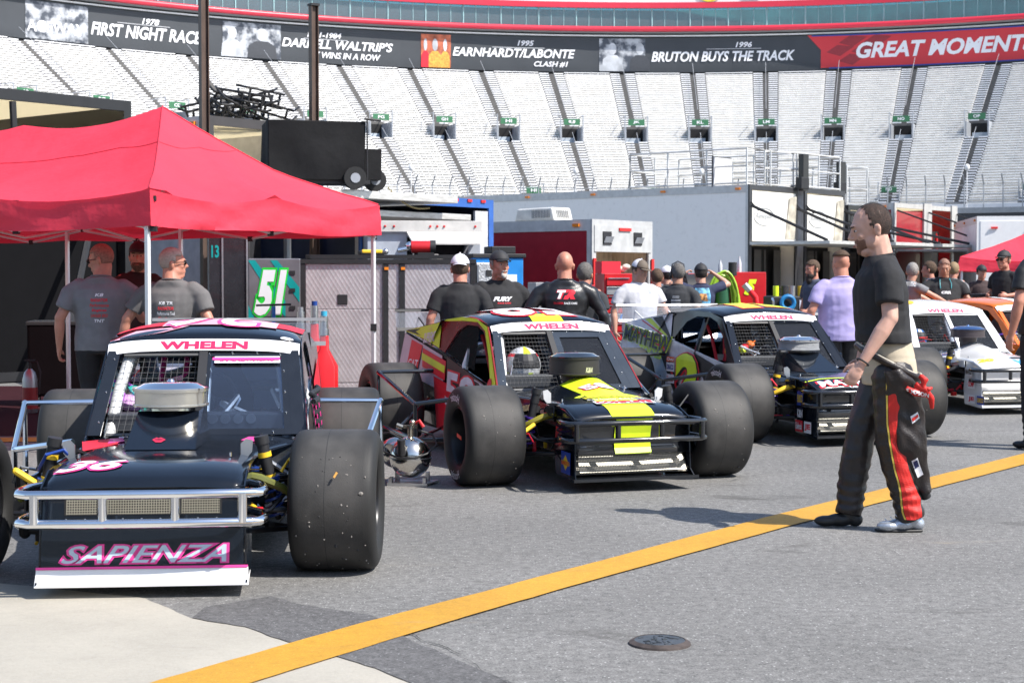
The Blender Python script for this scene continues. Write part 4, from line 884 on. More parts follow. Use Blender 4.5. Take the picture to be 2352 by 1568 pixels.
s = -1; Sf = A['S']
def sp(pts, m, par, off=.008, name='side_graphic'):
    b = MB(); b.add([Sf(s, y, z, off) for y, z in pts], [tuple(range(len(pts)))]); return b.build(name, m, par, smooth=False)
P_ = A['side'][-1]; Q_ = A['sail'][-1]
sp([(3.67, .97), (2.52, 1.08), (2.46, .86), (3.0, .92)], YEL, Q_, .012); sp([(3.64, .975), (3.15, 1.005), (3.3, .975), (3.1, .945)], BTXT, Q_, .014)
sp([(.745, .615), (1.0, .865), (1.24, 1.075), (1.55, 1.13), (1.95, 1.135), (2.4, 1.105), (2.45, 1.09), (1.95, 1.105), (1.5, 1.105), (1.27, 1.04), (1.06, .84), (.90, .64)], YEL, Q_, .012)
sp([(.74, .60), (.95, .63), (.80, .50), (.72, .46)], YEL, P_, .010); 
sp([(3.68, .95), (2.35, .80), (2.2, .50), (3.70, .62)], LAV, P_, .006); sp([(3.40, .90), (3.0, .86), (3.05, .62), (3.42, .66)], RTXT, P_, .009)
text_on('CAT', sidefn(A, -1, 3.05, 3.38, .66, .73, 0, .011), WTXT, P_, bold=.03)
sp([(2.98, .84), (2.2, .76), (2.15, .60), (2.9, .68)], RTXT, P_, .009); sp([(2.98, .80), (2.2, .72), (2.18, .66), (2.95, .74)], YEL, P_, .011)
sp([(2.5, .62), (1.9, .56), (1.9, .18), (2.4, .18)], RTXT, P_, .0075)
sp([(2.2, .80), (1.1, .64), (.8, .50), (1.5, .52), (2.1, .6)], BTXT, P_, .0085); sp([(1.35, .66), (1.0, .62), (.85, .52), (1.1, .55)], LAV, P_, .010)
ff = sidefn(A, -1, 1.28, 2.12, .36, .66, .03, .012); text_on('58', subfn(ff, -.03, -.05, 1.03, 1.05), RTXT, P_, bold=.07); text_on('58', ff, mat('number_white', (.7, .7, .74), .45), P_, bold=.03, off=.004)
ff = sidefn(A, -1, 2.62, 2.95, .93, .985, 0, .0); ff2 = lambda u, v, o=0: Sf(-1, 2.98 - .34 * u, .88 + .09 * v + .03 * u, .017)
text_on('SUPREME', ff2, WTXT, Q_, bold=.02)
b = MB()
for k in range(9):
    a = R(20 + k * 17); c0 = (2.82, .99); b.add([Sf(-1, c0[0] + .03 * math.cos(a), c0[1] + .02 * math.sin(a), .017), Sf(-1, c0[0] + .12 * math.cos(a + .04), c0[1] + .075 * math.sin(a + .04), .017), Sf(-1, c0[0] + .03 * math.cos(a + .2), c0[1] + .02 * math.sin(a + .2), .017)], [(0, 1, 2)])
b.build('sun_emblem', mat('emblem_gold', (.8, .6, .3), .5), Q_, smooth=False)
text_on('K&N', sidefn(A, -1, .46, .66, .38, .50, .0, .010), WTXT, P_, bold=.05, shear=.2)
b = MB(); ff = lambda u, v, o=0: Sf(-1, .86 + .11 * (1 - u), .56 + .13 * v, .016 + o); poly(ff, [(.5 + .5 * math.cos(k * PI / 8), .5 + .5 * math.sin(k * PI / 8)) for k in range(16)], 0, b); so = b.build('round_sticker', RTXT, P_, smooth=False); text_on('MODIFIED', subfn(ff, .12, .4, .88, .6), YTXT, so, off=.003)
ff = quadfn((-.446, -.42, .12), (-.454, -.62, .12), (-.452, -.62, .27), (-.444, -.42, .27)); so = sticker(ff, mat('sunoco_blue', (.02, .06, .35), .4), T58, 'SUNOCO', YTXT, box=(.05, .38, .95, .6), off=.003)
b = MB(); poly(ff, [(.5, .15), (.85, .5), (.5, .85), (.15, .5)], .0045, b); b.build('yellow_diamond', YTXT, so, smooth=False); text_on('SUNOCO', subfn(ff, .08, .4, .92, .58), RTXT, so, off=.008, bold=.03)
b = MB(); b.box((-1.05, 0, 0), (.01, .01, .01))
b = MB(); b.slab([(-1.068, -.10, .33), (-1.068, -.0, .345), (-1.068, -.0, .37), (-1.068, -.10, .355)], (-.004, 0, 0)); b.build('wheel_tape', mat('orange_tape', (.9, .06, .02), .5), T58, smooth=False)
b = MB(); b.box((-1.12, 2.05, .36), (.01, .03, .22)); b.box((-1.12, 2.07, .26), (.01, .07, .03)); b.build('tape_flag', mat('orange_tape', (.9, .06, .02), .5), T58, smooth=False)
helmet(None, 'fluoro yellow, red and silver racing helmet behind the wire screen of the number 58 car', cw(T58, (-.20, 1.12, .77)), R(16.5), mat('helmet_silver', (.6, .62, .65), .25, .1), YEL, 1.2)
# ---------------------------------------------------------------- car 2
T2, A = modified_car('black race car with silver tail reading MAYHEW TOOLS and a yellow number 2', (2.84, 14.78, 0), R(18),
    dict(body=NAVY, side=mat('side_silver', (.74, .75, .78), .3, .0, coat=.3, var=.22), roof=NAVY, deck=LDECK, bar=BLACK, cage=BLACK, sail=NAVY, air='mesh', letters=True, spbar=WHITE, div=.48, specks=12, pillar=NAVY, border=.03, duct=YTXT, nose=NAVY, qwin=False))
Sf = A['S']; P_ = A['side'][-1]; Q_ = A['sail'][-1]
sp([(3.67, .97), (2.4, 1.09), (2.34, .84)], mat('side_silver', (.74, .75, .78)), Q_, .012)
sp([(3.1, 1.015), (2.95, 1.03), (2.42, .86), (2.5, .86)], YEL, Q_, .014); sp([(2.9, 1.035), (2.65, 1.06), (2.30, .82), (2.38, .84)], BTXT, Q_, .014); sp([(3.2, 1.0), (3.17, 1.005), (2.55, .87), (2.6, .865)], RTXT, Q_, .014)
sp([(1.75, .72), (.45, .46), (.45, .18), (1.35, .18), (1.45, .45)], BTXT, P_, .006)
sp([(2.6, .70), (2.4, .70), (1.9, .2), (2.1, .2)], BTXT, P_, .0065); sp([(3.45, .90), (2.5, .72), (2.1, .3), (2.06, .3), (2.45, .74), (3.45, .915)], RTXT, P_, .008)
ff = lambda u, v, o=0: Sf(-1, 3.62 - 1.30 * u, .785 - .10 * u + .160 * v, .012 + o)
text_on('MAYHEW', subfn(ff, -.02, -.06, 1.02, 1.06), YEL, P_, bold=.055); text_on('MAYHEW', ff, BTXT, P_, bold=.02, off=.006)
ff = lambda u, v, o=0: Sf(-1, 3.15 - .65 * u, .655 - .05 * u + .095 * v, .012 + o); text_on('TOOLS', ff, YEL, P_, bold=.05)
ff = lambda u, v, o=0: Sf(-1, 2.12 - .58 * u, .20 + .50 * v, .012 + o); text_on('2', subfn(ff, -.05, -.03, 1.07, 1.03), RTXT, P_, bold=.12); text_on('2', subfn(ff, 0, -.01, 1.03, 1.01), BTXT, P_, bold=.09, off=.003); text_on('2', ff, YEL, P_, bold=.06, off=.006)
for k, (t_, mm, m2) in enumerate((('DRACO', WTXT, mat('draco_blue', (.03, .06, .3), .5)), ('Hoosier', WTXT, RTXT))):
    ff = lambda u, v, o=0, k=k: Sf(-1, 2.36 - .2 * u, .50 - .12 * k + .09 * v, .012 + o); sticker(ff, mm, P_, t_, m2)
ff = lambda u, v, o=0: Sf(-1, 2.36 - .2 * u, .60 + .05 * v, .012 + o); sticker(ff, mat('orange_vinyl', (.8, .12, .02), .5), P_, 'Oval', WTXT)
text_on('Hoosier', sidefn(A, -1, .42, .78, .42, .50, .0, .012), WTXT, P_, bold=.02); text_on('GTM', sidefn(A, -1, .80, 1.05, .50, .56, .0, .012), YTXT, P_, bold=.02)
f = A['hood']; ff = f(-.36, .40, -.60, -.50)
text_on('MAYHEW', subfn(ff, -.02, -.1, 1.02, 1.1), RTXT, A['hoodo'], bold=.08, off=.002); text_on('MAYHEW', ff, WTXT, A['hoodo'], bold=.03, off=.006); text_on('USA MADE TOOLS', f(-.1, .4, -.655 + .02, -.615), WTXT, A['hoodo'], bold=.03, off=.006)
b = MB(); plate(f(-.44, .44, -.45, -.43), 0, 0, 1, 1, .002, b, 6); b.build('hood_stripe', YEL, A['hoodo'], smooth=False)
rf = A['RF']
b = MB(); plate(rf, .30, .3, .50, .95, .002, b, 3, 4); plate(rf, .58, .35, .84, .95, .002, b, 3, 4); b.build('roof_number', YEL, A['roof'], smooth=False)
b = MB(); plate(rf, .28, .27, .52, .97, .001, b, 3, 4); plate(rf, .56, .32, .86, .97, .001, b, 3, 4); b.build('roof_number_edge', RTXT, A['roof'], smooth=False)
for k, (t_, c0, c1) in enumerate((('SUNOCO', mat('sunoco_blue', (.02, .06, .35)), YTXT), ('K&N', NAVY, WTXT))):
    ff = quadfn((-.440, -.30, .34 - .13 * k), (-.444, -.42, .34 - .13 * k), (-.444, -.42, .46 - .13 * k), (-.440, -.30, .46 - .13 * k)); so = sticker(ff, c0, T2, t_, c1, off=.003, bold=.04)
for k, (t_, c0, c1) in enumerate((('Edelbrock', RTXT, WTXT), ('JE', WTXT, RTXT))):
    ff = quadfn((-.444 - k * .004, -.28 - .17 * k, .11), (-.452 - k * .008, -.43 - .17 * k, .11), (-.452 - k * .008, -.43 - .17 * k, .21), (-.444 - k * .004, -.28 - .17 * k, .21)); sticker(ff, c0, T2, t_, c1, off=.004, bold=.04)
b = MB()
for v in (.35, .62): 
    b.slab([A['N'](.1, v, .012), A['N'](.9, v, .012), A['N'](.9, v + .06, .012), A['N'](.1, v + .06, .012)], (0, -.02, 0))
b.build('nose_louvres', BLACK, A['nose'], smooth=False)
gear('helmet_bag', 'orange and yellow driving gear behind the wire screen of the number 2 car', cw(T2, (-.22, 1.3, .62)), 0, [mat('orange_cloth', (.85, .2, .03), .5), YEL, RTXT, MBLACK], 9, .8)
# ---------------------------------------------------------------- white car
T4, A = modified_car('white race car with red springs and a tall dark air cleaner', (5.30, 18.1, 0), R(12),
    dict(body=mat('white_gloss', (.78, .78, .78), .15, coat=.6, var=.02), side=mat('white_gloss', (.78, .78, .78)), roof=mat('white_gloss', (.78, .78, .78)), deck=WHITE, bar=BLACK, cage=WHITE, sail=mat('white_gloss', (.78, .78, .78)), air='dark', spring=mat('spring_red', (.7, .02, .02), .3), nosem=mat('white_gloss', (.78, .78, .78)), split=mat('white_gloss', (.78, .78, .78)), pillar=mat('white_gloss', (.78, .78, .78)), divm=SGREY, border=.03, spbar=mat('brace_grey', (.2, .2, .21), .5), dome=True))
f = A['hood']; text_on('20', f(-.40, -.18, -.50, -.38), YTXT, A['hoodo'], bold=.06, shear=.3, off=.002)
b = MB(); ff = f(-.44, -.20, .30, .44); poly(ff, [(.5 + .5 * math.cos(k * PI / 8), .5 + .5 * math.sin(k * PI / 8)) for k in range(16)], .002, b); so = b.build('oval_sticker', mat('sunoco_blue', (.02, .06, .35)), A['hoodo'], smooth=False); text_on('Simon & Simon', subfn(ff, .1, .3, .9, .7), YTXT, so, off=.006)
b = MB()
b.slab([f(-.05, .05, 0, .1)(0, 0, .001), f(.05, .2, -.36, .1)(0, 0, .001), f(.2, .3, -.36, 0)(0, 0, .001), f(.2, .3, -.28, 0)(0, 0, .001)], (0, 0, .002)) if False else plate(f(.05, .26, -.40, -.33), 0, 0, 1, 1, .003, b); b.build('hood_vent', MBLACK, A['hoodo'], smooth=False)
text_on('WAC', f(.02, .42, -.58, -.46), mat('sky_blue_vinyl', (.05, .35, .75), .4), A['hoodo'], bold=.04, shear=.2, off=.002)
for k, (t_, c0, c1, z, y) in enumerate((('MAHLE', mat('white_gloss', (.78, .78, .78)), BTXT, .40, -.3), ('COMP', WTXT, RTXT, .27, -.36), ('JE', WTXT, RTXT, .11, -.38), ('SUNOCO', mat('sunoco_blue', (.02, .06, .35)), YTXT, .11, -.58))):
    w_ = .17; ff = quadfn((-.446 - .006 * (k > 1), y, z), (-.452 - .006 * (k > 1), y - w_, z), (-.452 - .006 * (k > 1), y - w_, z + .09), (-.446 - .006 * (k > 1), y, z + .09)); sticker(ff, c0, T4, t_, c1, off=.004, bold=.04)
Sf = A['S']; ff = lambda u, v, o=0: Sf(-1, 3.3 - .9 * u, .80 - .08 * u + .08 * v, .012 + o); text_on('Coppola Inc', ff, mat('draco_blue', (.03, .06, .3)), A['side'][-1], bold=.01, shear=.2)
ff = lambda u, v, o=0: Sf(-1, 3.2 - .7 * u, .70 - .06 * u + .05 * v, .012 + o); text_on('THORNHILL MARINE', ff, BTXT, A['side'][-1])
s = -1; sp([(3.68, .74), (2.4, .62), (2.4, .56), (3.68, .68)], mat('draco_blue', (.03, .06, .3)), A['side'][-1])
b = MB(); poly(A['RF'], [(.15 + .12 * math.cos(k * PI / 8), .5 + .2 * math.sin(k * PI / 8)) for k in range(16)], .003, b); b.build('roof_emblem', YTXT, A['roof'], smooth=False)
helmet(None, 'blue racing helmet inside the white car behind its wire screen', cw(T4, (-.24, 1.3, .74)), R(11), BLUE, WTXT)
# ---------------------------------------------------------------- orange car
ORG = mat('orange_gloss', (.75, .16, .015), .2, coat=.5, var=.05)
T5, A = modified_car('orange race car half hidden behind the white car at the right edge', (7.3, 20.5, 0), R(30), dict(body=ORG, side=ORG, roof=ORG, deck=ORG, bar=BLACK, cage=RED, sail=ORG, air='black', pillar=ORG, dome=True))
b = MB(); plate(A['RF'], .45, .1, .95, .9, .002, b, 6, 5); b.build('roof_panel', WTXT, A['roof'], smooth=False); text_on('4', subfn(A['RF'], .85, .85, .55, .2), BTXT, A['roof'], bold=.05, off=.005)
def fabric(name, col, tl):
    if name in MATS: return MATS[name]
    m = mat(name, col, .7, var=.08, scale=2, bump=.35 if 'canopy' in name else 0, bscale=2.2); t = m.node_tree; b = t.nodes['Principled BSDF']; o = t.nodes['Material Output']
    for nd in t.nodes:
        if nd.type == 'BUMP': nd.inputs['Distance'].default_value = .12
    tr = t.nodes.new('ShaderNodeBsdfTranslucent'); tr.inputs[0].default_value = (*col, 1); mx = t.nodes.new('ShaderNodeMixShader'); mx.inputs[0].default_value = tl
    t.links.new(b.outputs[0], mx.inputs[1]); t.links.new(tr.outputs[0], mx.inputs[2]); t.links.new(mx.outputs[0], o.inputs[0]); return m
# ================================================================ CANOPIES
def pop_up_canopy(label, corner, u, v, wu, wv, post_h, eave, peak, m, seed=1, group='red pop-up canopies', trusses=True, posts_hidden=(), midposts=()):
    """corner = near corner on the ground; u, v unit vectors along the short and long side"""
    T = thing('pop_up_canopy', label, 'canopy', corner, 0, group); u = Vector(u).normalized(); v = Vector(v).normalized(); z = Vector((0, 0, 1))
    C = [Vector((0, 0, 0)), u * wu, u * wu + v * wv, v * wv]; vh = eave - post_h
    R0, R1 = u * wu / 2 + v * (wu * .40) + z * peak, u * wu / 2 + v * (wv - wu * .40) + z * peak
    rnd = random.Random(seed); N = 40
    def edge(a, b_, t):
        p = a.lerp(b_, t); scal = .0
        return p
    # roof: perimeter points joined to the ridge in rings
    per = []; tgt = []
    for k, (a, b_) in enumerate(((C[0], C[1]), (C[1], C[2]), (C[2], C[3]), (C[3], C[0]))):
        n = 16 if k % 2 == 0 else 28
        for i in range(n):
            t = i / n; p = a.lerp(b_, t)
            mids = 1 if k % 2 == 0 else 2
            lift = abs(math.sin(PI * t * (mids + 1))) ; sag = -.12 * lift
            per.append((p, sag, t, k))
            if k == 0: q = R0
            elif k == 2: q = R1
            elif k == 1: q = R0.lerp(R1, min(1, max(0, (t * wv - wu * .4) / (wv - wu * .8))))
            else: q = R1.lerp(R0, min(1, max(0, (t * wv - wu * .4) / (wv - wu * .8))))
            mid_sag = 0
            if k in (1, 3) and 0 < (q - R0).length < (R1 - R0).length - .01: f_ = (q - R0).length / (R1 - R0).length; mid_sag = -.08 * math.sin(PI * f_) - .08 * abs(math.sin(2 * PI * f_))
            tgt.append(q + z * mid_sag)
    rows = []; L_ = 12
    for j in range(L_ + 1):
        f = j / L_; ring = []
        for (p, sag, t, k), q in zip(per, tgt):
            w = p + z * (eave + sag * .6); x = w.lerp(q, f)
            x += z * (-.14 * math.sin(PI * f) * (1 - .3 * f)) + z * (.022 * math.sin(t * 30 + f * 6) * (1 - f) ** 3) + z * noise.noise(x * 1.7) * .03 * (1 - f * .6) + z * .05 * abs(math.sin(PI * t * ((1 if k % 2 == 0 else 2) + 1))) ** .7 * -1 * (1 - f) ** 2 + z * .02 * noise.noise(Vector((x.x * 5, x.y * 5, f * 2))) * (1 - f)
            ring.append(x)
        rows.append(ring)
    b = MB(); b.rings(rows, cap=False); b.build('roof_cloth', m, T)
    b = MB(); hip = [0, 16, 44, 60]
    for h_ in hip: b.tube([rows[j][h_] + z * .004 for j in range(L_ + 1)], .006, 4)
    b.tube([p_ + z * .003 for p_ in rows[8]], .004, 4, closed=True)
    b.build('seam', m, T)
    # valance
    rows = []
    for j in range(7):
        f = j / 6; ring = []
        for (p, sag, t, k) in per:
            out = (p - (u * wu / 2 + v * wv / 2)); out.z = 0; out.normalize()
            mids = 1 if k % 2 == 0 else 2
            arch = abs(math.sin(PI * t * (mids + 1))); fold = (.035 * math.sin(t * 26 + k * 2 + f * 5) * arch * f + .03 * noise.noise(Vector((p.x * 3, p.y * 3, f * 4 + t * 6))) * arch) + .02 * noise.noise(p * 5 + Vector((0, 0, f * 3)))
            ring.append(p + out * (.01 + fold + .02 * f) + z * (eave + sag * .6 - f * (vh - .0) + (.05 * arch * (1 - .2 * math.cos(t * 9))) * f - .012 * (f == 0)))
        rows.append(ring)
    b = MB(); b.rings(rows, cap=False); b.build('valance', m, T)
    MBk = mat('truss_steel', (.72, .70, .70), .35, .2); J = MB(); zt = post_h + .16
    if trusses:
        b = MB()
        for k, (a, b_) in enumerate(((C[0], C[1]), (C[1], C[2]), (C[2], C[3]), (C[3], C[0]))):
            n = 2 if k % 2 == 0 else 4; inw = ((u * wu / 2 + v * wv / 2) - (a + b_) / 2).normalized() * .05
            for i in range(n):
                p, q = a.lerp(b_, i / n) + inw, a.lerp(b_, (i + 1) / n) + inw
                b.tube([p + z * (zt + .06), q + z * (zt - .18)], .014, 6); b.tube([p + z * (zt - .18), q + z * (zt + .06)], .014, 6)
                J.box(q + z * (zt - .18), (.05, .05, .05)); J.box((p + q) / 2 + z * (zt - .06), (.035, .035, .035)); J.box(q + z * (zt + .06), (.04, .04, .04))
        for t in (.5,):
            p, q = v * wv * t, u * wu + v * wv * t
            b.tube([p + z * (zt + .06), (p + q) / 2 + z * (zt - .18)], .014, 6); b.tube([p + z * (zt - .18), (p + q) / 2 + z * (zt + .12)], .014, 6)
            b.tube([q + z * (zt + .06), (p + q) / 2 + z * (zt - .18)], .014, 6); b.tube([q + z * (zt - .18), (p + q) / 2 + z * (zt + .12)], .014, 6)
        for q in (R0, R1):
            b.tube([Vector((q.x, q.y, zt - .1)), q - z * .05], .016, 6)
        b.build('truss', MBk, T); J.build('truss_joint', MBLACK, T, smooth=False)
    for i, c in enumerate(C):
        if i in posts_hidden: continue
        inw = ((u * wu / 2 + v * wv / 2) - c).normalized() * .05; c = c + inw
        b = MB(); b.box(c + z * (eave - .03) / 2, (.036, .036, eave - .03), math.atan2(u.y, u.x)); b.box(c + z * .95, (.028, .028, 1.9), math.atan2(u.y, u.x)) if False else None
        b.box(c + z * .012, (.12, .12, .02)); po = b.build('post', mat('canopy_post', (.78, .78, .8), .3, .3, var=.05), T, smooth=False, bevel=.004)
        b = MB(); b.box(c + z * .98, (.055, .055, .07)); b.build('post_clamp', MBLACK, po, smooth=False)
    for tm in midposts:
        c = u * (wu - .05) + v * tm; b = MB(); b.box(c + z * (eave - .03) / 2, (.036, .036, eave - .03), math.atan2(u.y, u.x)); b.box(c + z * .012, (.12, .12, .02)); b.build('post', mat('canopy_post', (.78, .78, .8)), T, smooth=False, bevel=.004)
    if v.x < 0 and trusses:   # middle posts of the long side
        for a, off in ((C[0], u * .05), (C[1], -u * .05)):
            pass
    return T
CANV = fabric('red_canopy_cloth', (.84, .045, .085), .20)
u1 = Vector((.494, .87, 0)); v1 = Vector((-.87, .494, 0))
pop_up_canopy('big red pop-up canopy shading three men at the left', (-2.88, 13.0, 0), u1, v1, 3.22, 6.1, 1.87, 2.17, 3.02, CANV, midposts=(2.44, 4.04))
pop_up_canopy('faded red canopy far away at the right edge, in front of the white trailer', (8.5, 31, 0), (.965, -.26, 0), (.26, .965, 0), 4.6, 4.6, 1.60, 1.86, 2.95, CANV, 5, trusses=False)
# ================================================================ TRAILERS
DU = Vector((.635, .772, 0)).normalized()      # along a trailer's rear face, to the right and away
DV = Vector((-.772, .635, 0)).normalized()     # along the trailer, away from its rear
def box_frame(T, A):
    pass
def rel(T, p): return Vector(p) - T.location
BEIGE = mat('trailer_lining', (.5, .47, .41), .7); PLY = mat('plywood_lining', (.28, .22, .17), .7, streak=(3, 3, .4), var=.25); LIT = [BEIGE, PLY]
TRANSR = fabric('translucent_roof_skin', (.92, .88, .78), .85)
LTRIM = mat('trim_pale_grey', (.6, .6, .59), .45, .15)
def trailer(name, label, A, w, L, h, side, h0=.55, rear='open', inner=None, frame=None, trim=LTRIM, wheels=True, th=.08, cat='trailer', du=DU, dv=DV, doorh=None):
    """A: ground point under the near rear corner (on the picture's left). Shell = side walls, roof, floor, front wall; rear face open"""
    T = thing(name, label, cat, (A[0], A[1], 0), 0); u, v, z = du, dv, Vector((0, 0, 1))
    def P(a, b_, c): return u * a + v * b_ + z * c
    def wallq(a0, b0, a1, b1, z0, z1, t):
        return [P(a0, b0, z0), P(a1, b1, z0), P(a1, b1, z1), P(a0, b0, z1)]
    b = MB(); b.slab([P(0, 0, h0), P(0, L, h0), P(0, L, h), P(0, 0, h)], u * th); b.build('side_wall', side, T, smooth=False)
    b = MB(); b.slab([P(w, 0, h0), P(w, L, h0), P(w, L, h), P(w, 0, h)], -u * th); b.build('side_wall', side, T, smooth=False)
    inner = inner or mat('trailer_lining', (.5, .47, .41), .7)
    b = MB(); b.slab([P(th, L, h0), P(w - th, L, h0), P(w - th, L, h - .02), P(th, L, h - .02)], -v * th); b.build('front_wall', inner, T, smooth=False)
    b = MB(); b.slab([P(-.01, -.01, h), P(w + .01, -.01, h), P(w + .01, L, h), P(-.01, L, h)], z * .05); b.build('roof', TRANSR if inner in LIT else (trim if rear != 'frame' else frame), T, smooth=False)
    b = MB(); b.slab([P(th, 0.03, h - .03), P(w - th, .03, h - .03), P(w - th, L - th, h - .03), P(th, L - th, h - .03)], z * .02); b.build('ceiling', TRANSR if inner in LIT else inner, T, smooth=False)
    b = MB(); b.slab([P(0, 0, h0 - .12), P(w, 0, h0 - .12), P(w, L, h0 - .12), P(0, L, h0 - .12)], z * .11); b.build('floor', MBLACK, T, smooth=False)
    if frame:
        b = MB(); k = .12
        b.slab([P(-.012, -.03, h0), P(k, -.03, h0), P(k, -.03, h + .055), P(-.012, -.03, h + .055)], v * .05); b.slab([P(w + .012, -.03, h0), P(w - k, -.03, h0), P(w - k, -.03, h + .055), P(w + .012, -.03, h + .055)], v * .05)
        b.slab([P(k, -.03, h - .10), P(w - k, -.03, h - .10), P(w - k, -.03, h + .055), P(k, -.03, h + .055)], v * .05); b.slab([P(k, -.03, h0 - .1), P(w - k, -.03, h0 - .1), P(w - k, -.03, h0 + .03), P(k, -.03, h0 + .03)], v * .05)
        b.build('rear_frame', frame, T, smooth=False)
    # trims with rivets and marker lamps along the side
    b = MB(); b.slab([P(-.014, 0.02, h - .17), P(-.014, L, h - .17), P(-.014, L, h + .052), P(-.014, 0.02, h + .052)], u * .010); b.slab([P(-.012, .02, h0), P(-.012, .10, h0), P(-.012, .10, h - .17), P(-.012, .02, h - .17)], u * .01); b.slab([P(-.012, 0.02, h0 - .1), P(-.012, L, h0 - .1), P(-.012, L, h0 + .06), P(-.012, 0.02, h0 + .06)], u * .01)
    b.build('edge_trim', trim, T, smooth=False)
    for k in range(int(L // 2.6) + 1):
        b = MB(); b.box(P(-.03, .35 + k * 2.6, h - .06), (.05, .16, .06), math.atan2(u.y, u.x)); b.build('marker_lamp', mat('amber_lens', (.85, .25, .02), .3), T, smooth=False)
    if wheels:
        for k in (.55, .68):
            for a in (.12, w - .12):
                b = MB(); c = P(a, L * k, .40); b.cyl(c - u * .11, c + u * .11, .40, n=24); wo = b.build('wheel', TYRE, T); b = MB(); b.cyl(c - u * .12, c + u * .12, .2, n=16); b.build('rim', ALU, wo)
        b = MB(); b.slab([P(.02, L * .48, .8), P(.02, L * .75, .8), P(.02, L * .75, .5), P(.02, L * .48, .5)], -u * .05) if False else None
    else:
        for q in (.15, .8):
            for a in (.1, w - .1):
                b = MB(); b.box(P(a, L * q, h0 / 2 - .06), (.1, .1, h0 - .12)); b.build('support_leg', MBLACK, T, smooth=False)
    return T, P
# first hauler, black frame, left edge
A1 = W(0, 640, 22.6); A1.z = 0; A1 = A1 - DU * .4
T, P = trailer('race_hauler', 'black-framed race hauler behind the left canopy, its rear opened to a beige interior', A1, 2.62, 12, 4.02, mat('hauler_black', (.02, .02, .022), .35), h0=.12, frame=mat('hauler_black', (.02, .02, .022)), rear='frame', wheels=False, inner=BEIGE)
b = MB(); b.slab([P(.1, .15, .12), P(2.5, .15, .12), P(2.5, .15, 2.75), P(.1, .15, 2.75)], DV * .05); b.build('rear_door', mat('dull_black_door', (.006, .006, .007), .9, spec=.1), T, smooth=False)
b = MB(); b.tube([P(.6, -.05, 3.9), P(.62, -.1, 2.6)], .05, 8); b.tube([P(2.0, -.05, 2.7), P(.2, -1.8, .6)], .05, 6); b.build('door_strut', MBLACK, T)
# second hauler
A2 = W(478, 640, 27); A2.z = 0
T, P = trailer('race_hauler', 'white-sided hauler with open rear and beige lining behind the canopy peak', A2, 2.6, 12, 4.08, mat('hauler_grey_white', (.72, .73, .76), .4, coat=.2), h0=.55, frame=mat('hauler_dark_frame', (.05, .045, .045), .4), inner=BEIGE)
b = MB(); b.slab([P(.12, 1.2, .5), P(2.5, 1.2, .5), P(2.5, 1.2, 2.45), P(.12, 1.2, 2.45)], DV * .05); b.build('inner_bulkhead', mat('inner_dark_panel', (.03, .03, .035), .5), T, smooth=False)
b = MB(); b.slab([P(.12, .6, 3.25), P(2.5, .6, 3.25), P(2.5, .65, 3.17), P(.12, .65, 3.17)], DV * .1); b.build('shelf', MBLACK, T, smooth=False)
b = MB(); b.slab([P(.3, 1.0, 2.2), P(.9, 1.0, 2.2), P(.9, 1.0, 1.2), P(.3, 1.0, 1.2)], DV * .03); o = b.build('wall_sign', NAVY, T, smooth=False)
text_on('PIT CREW', quadfn(P(.35, .98, 1.9), P(.85, .98, 1.9), P(.85, .98, 2.0), P(.35, .98, 2.0)), mat('teal_vinyl', (.02, .35, .38), .5), o) if False else None
# pile of spare tube bumpers on its roof
rnd = random.Random(11); base = T.location + P(1.35, .9, 4.14)
Q = thing('tube_bumper_pile', 'tangled pile of black tubular bumpers on the roof of the white-sided hauler', 'spare parts', base)
for k in range(13):
    b = MB(); w_ = rnd.uniform(.8, 1.15); h_ = rnd.uniform(.18, .34); M = Matrix.Rotation(rnd.uniform(-.5, .5), 3, 'Z') @ Matrix.Rotation(rnd.uniform(-.35, .35), 3, 'Y') @ Matrix.Rotation(rnd.uniform(.1, .9), 3, 'X')
    c = Vector((rnd.uniform(-.55, .55), rnd.uniform(-.3, .5), .06 + .022 * k)); q = lambda x, y, zz: c + Matrix.Rotation(math.atan2(DU.y, DU.x) - .5, 3, 'Z') @ (M @ Vector((x, y, zz)))
    for zz in (0, h_): b.tube([q(-w_ / 2, .25, zz), q(-w_ / 2 + .05, 0, zz), q(w_ / 2 - .05, 0, zz), q(w_ / 2, .25, zz)], .022, 6)
    for x in (-.35, 0, .35): b.tube([q(x * w_, 0, 0), q(x * w_, 0, h_)], .022, 6)
    b.build('tube_bumper', MBLACK, Q)
# two tall brown steel posts
for px, Y, top, lab in ((472, 26.6, 6.4, 'tall brown steel post rising past the banner at the corner of the white-sided hauler'), (723, 28.4, 6.15, 'brown steel post rising behind the black tarpaulin box')):
    p = W(px, 640, Y); t = thing('steel_post', lab, 'post', (p.x, p.y, 0), .6, 'brown steel posts')
    b = MB(); w_ = .075
    b.box((0, 0, top / 2), (w_ * 1.6, .02, top)); b.box((-w_ * .8, 0, top / 2), (.015, .12, top)); b.box((w_ * .8, 0, top / 2), (.015, .12, top)); b.build('shaft', mat('rust_brown_steel', (.10, .065, .05), .5, .3, var=.3, streak=(1, 1, .3)), t, smooth=False)
    b = MB(); b.box((0, 0, .01), (.3, .3, .02)); b.build('base_plate', MBLACK, t, smooth=False); b = MB(); b.box((0, 0, top + .02), (.16, .16, .04)); b.build('cap', MBLACK, t, smooth=False)
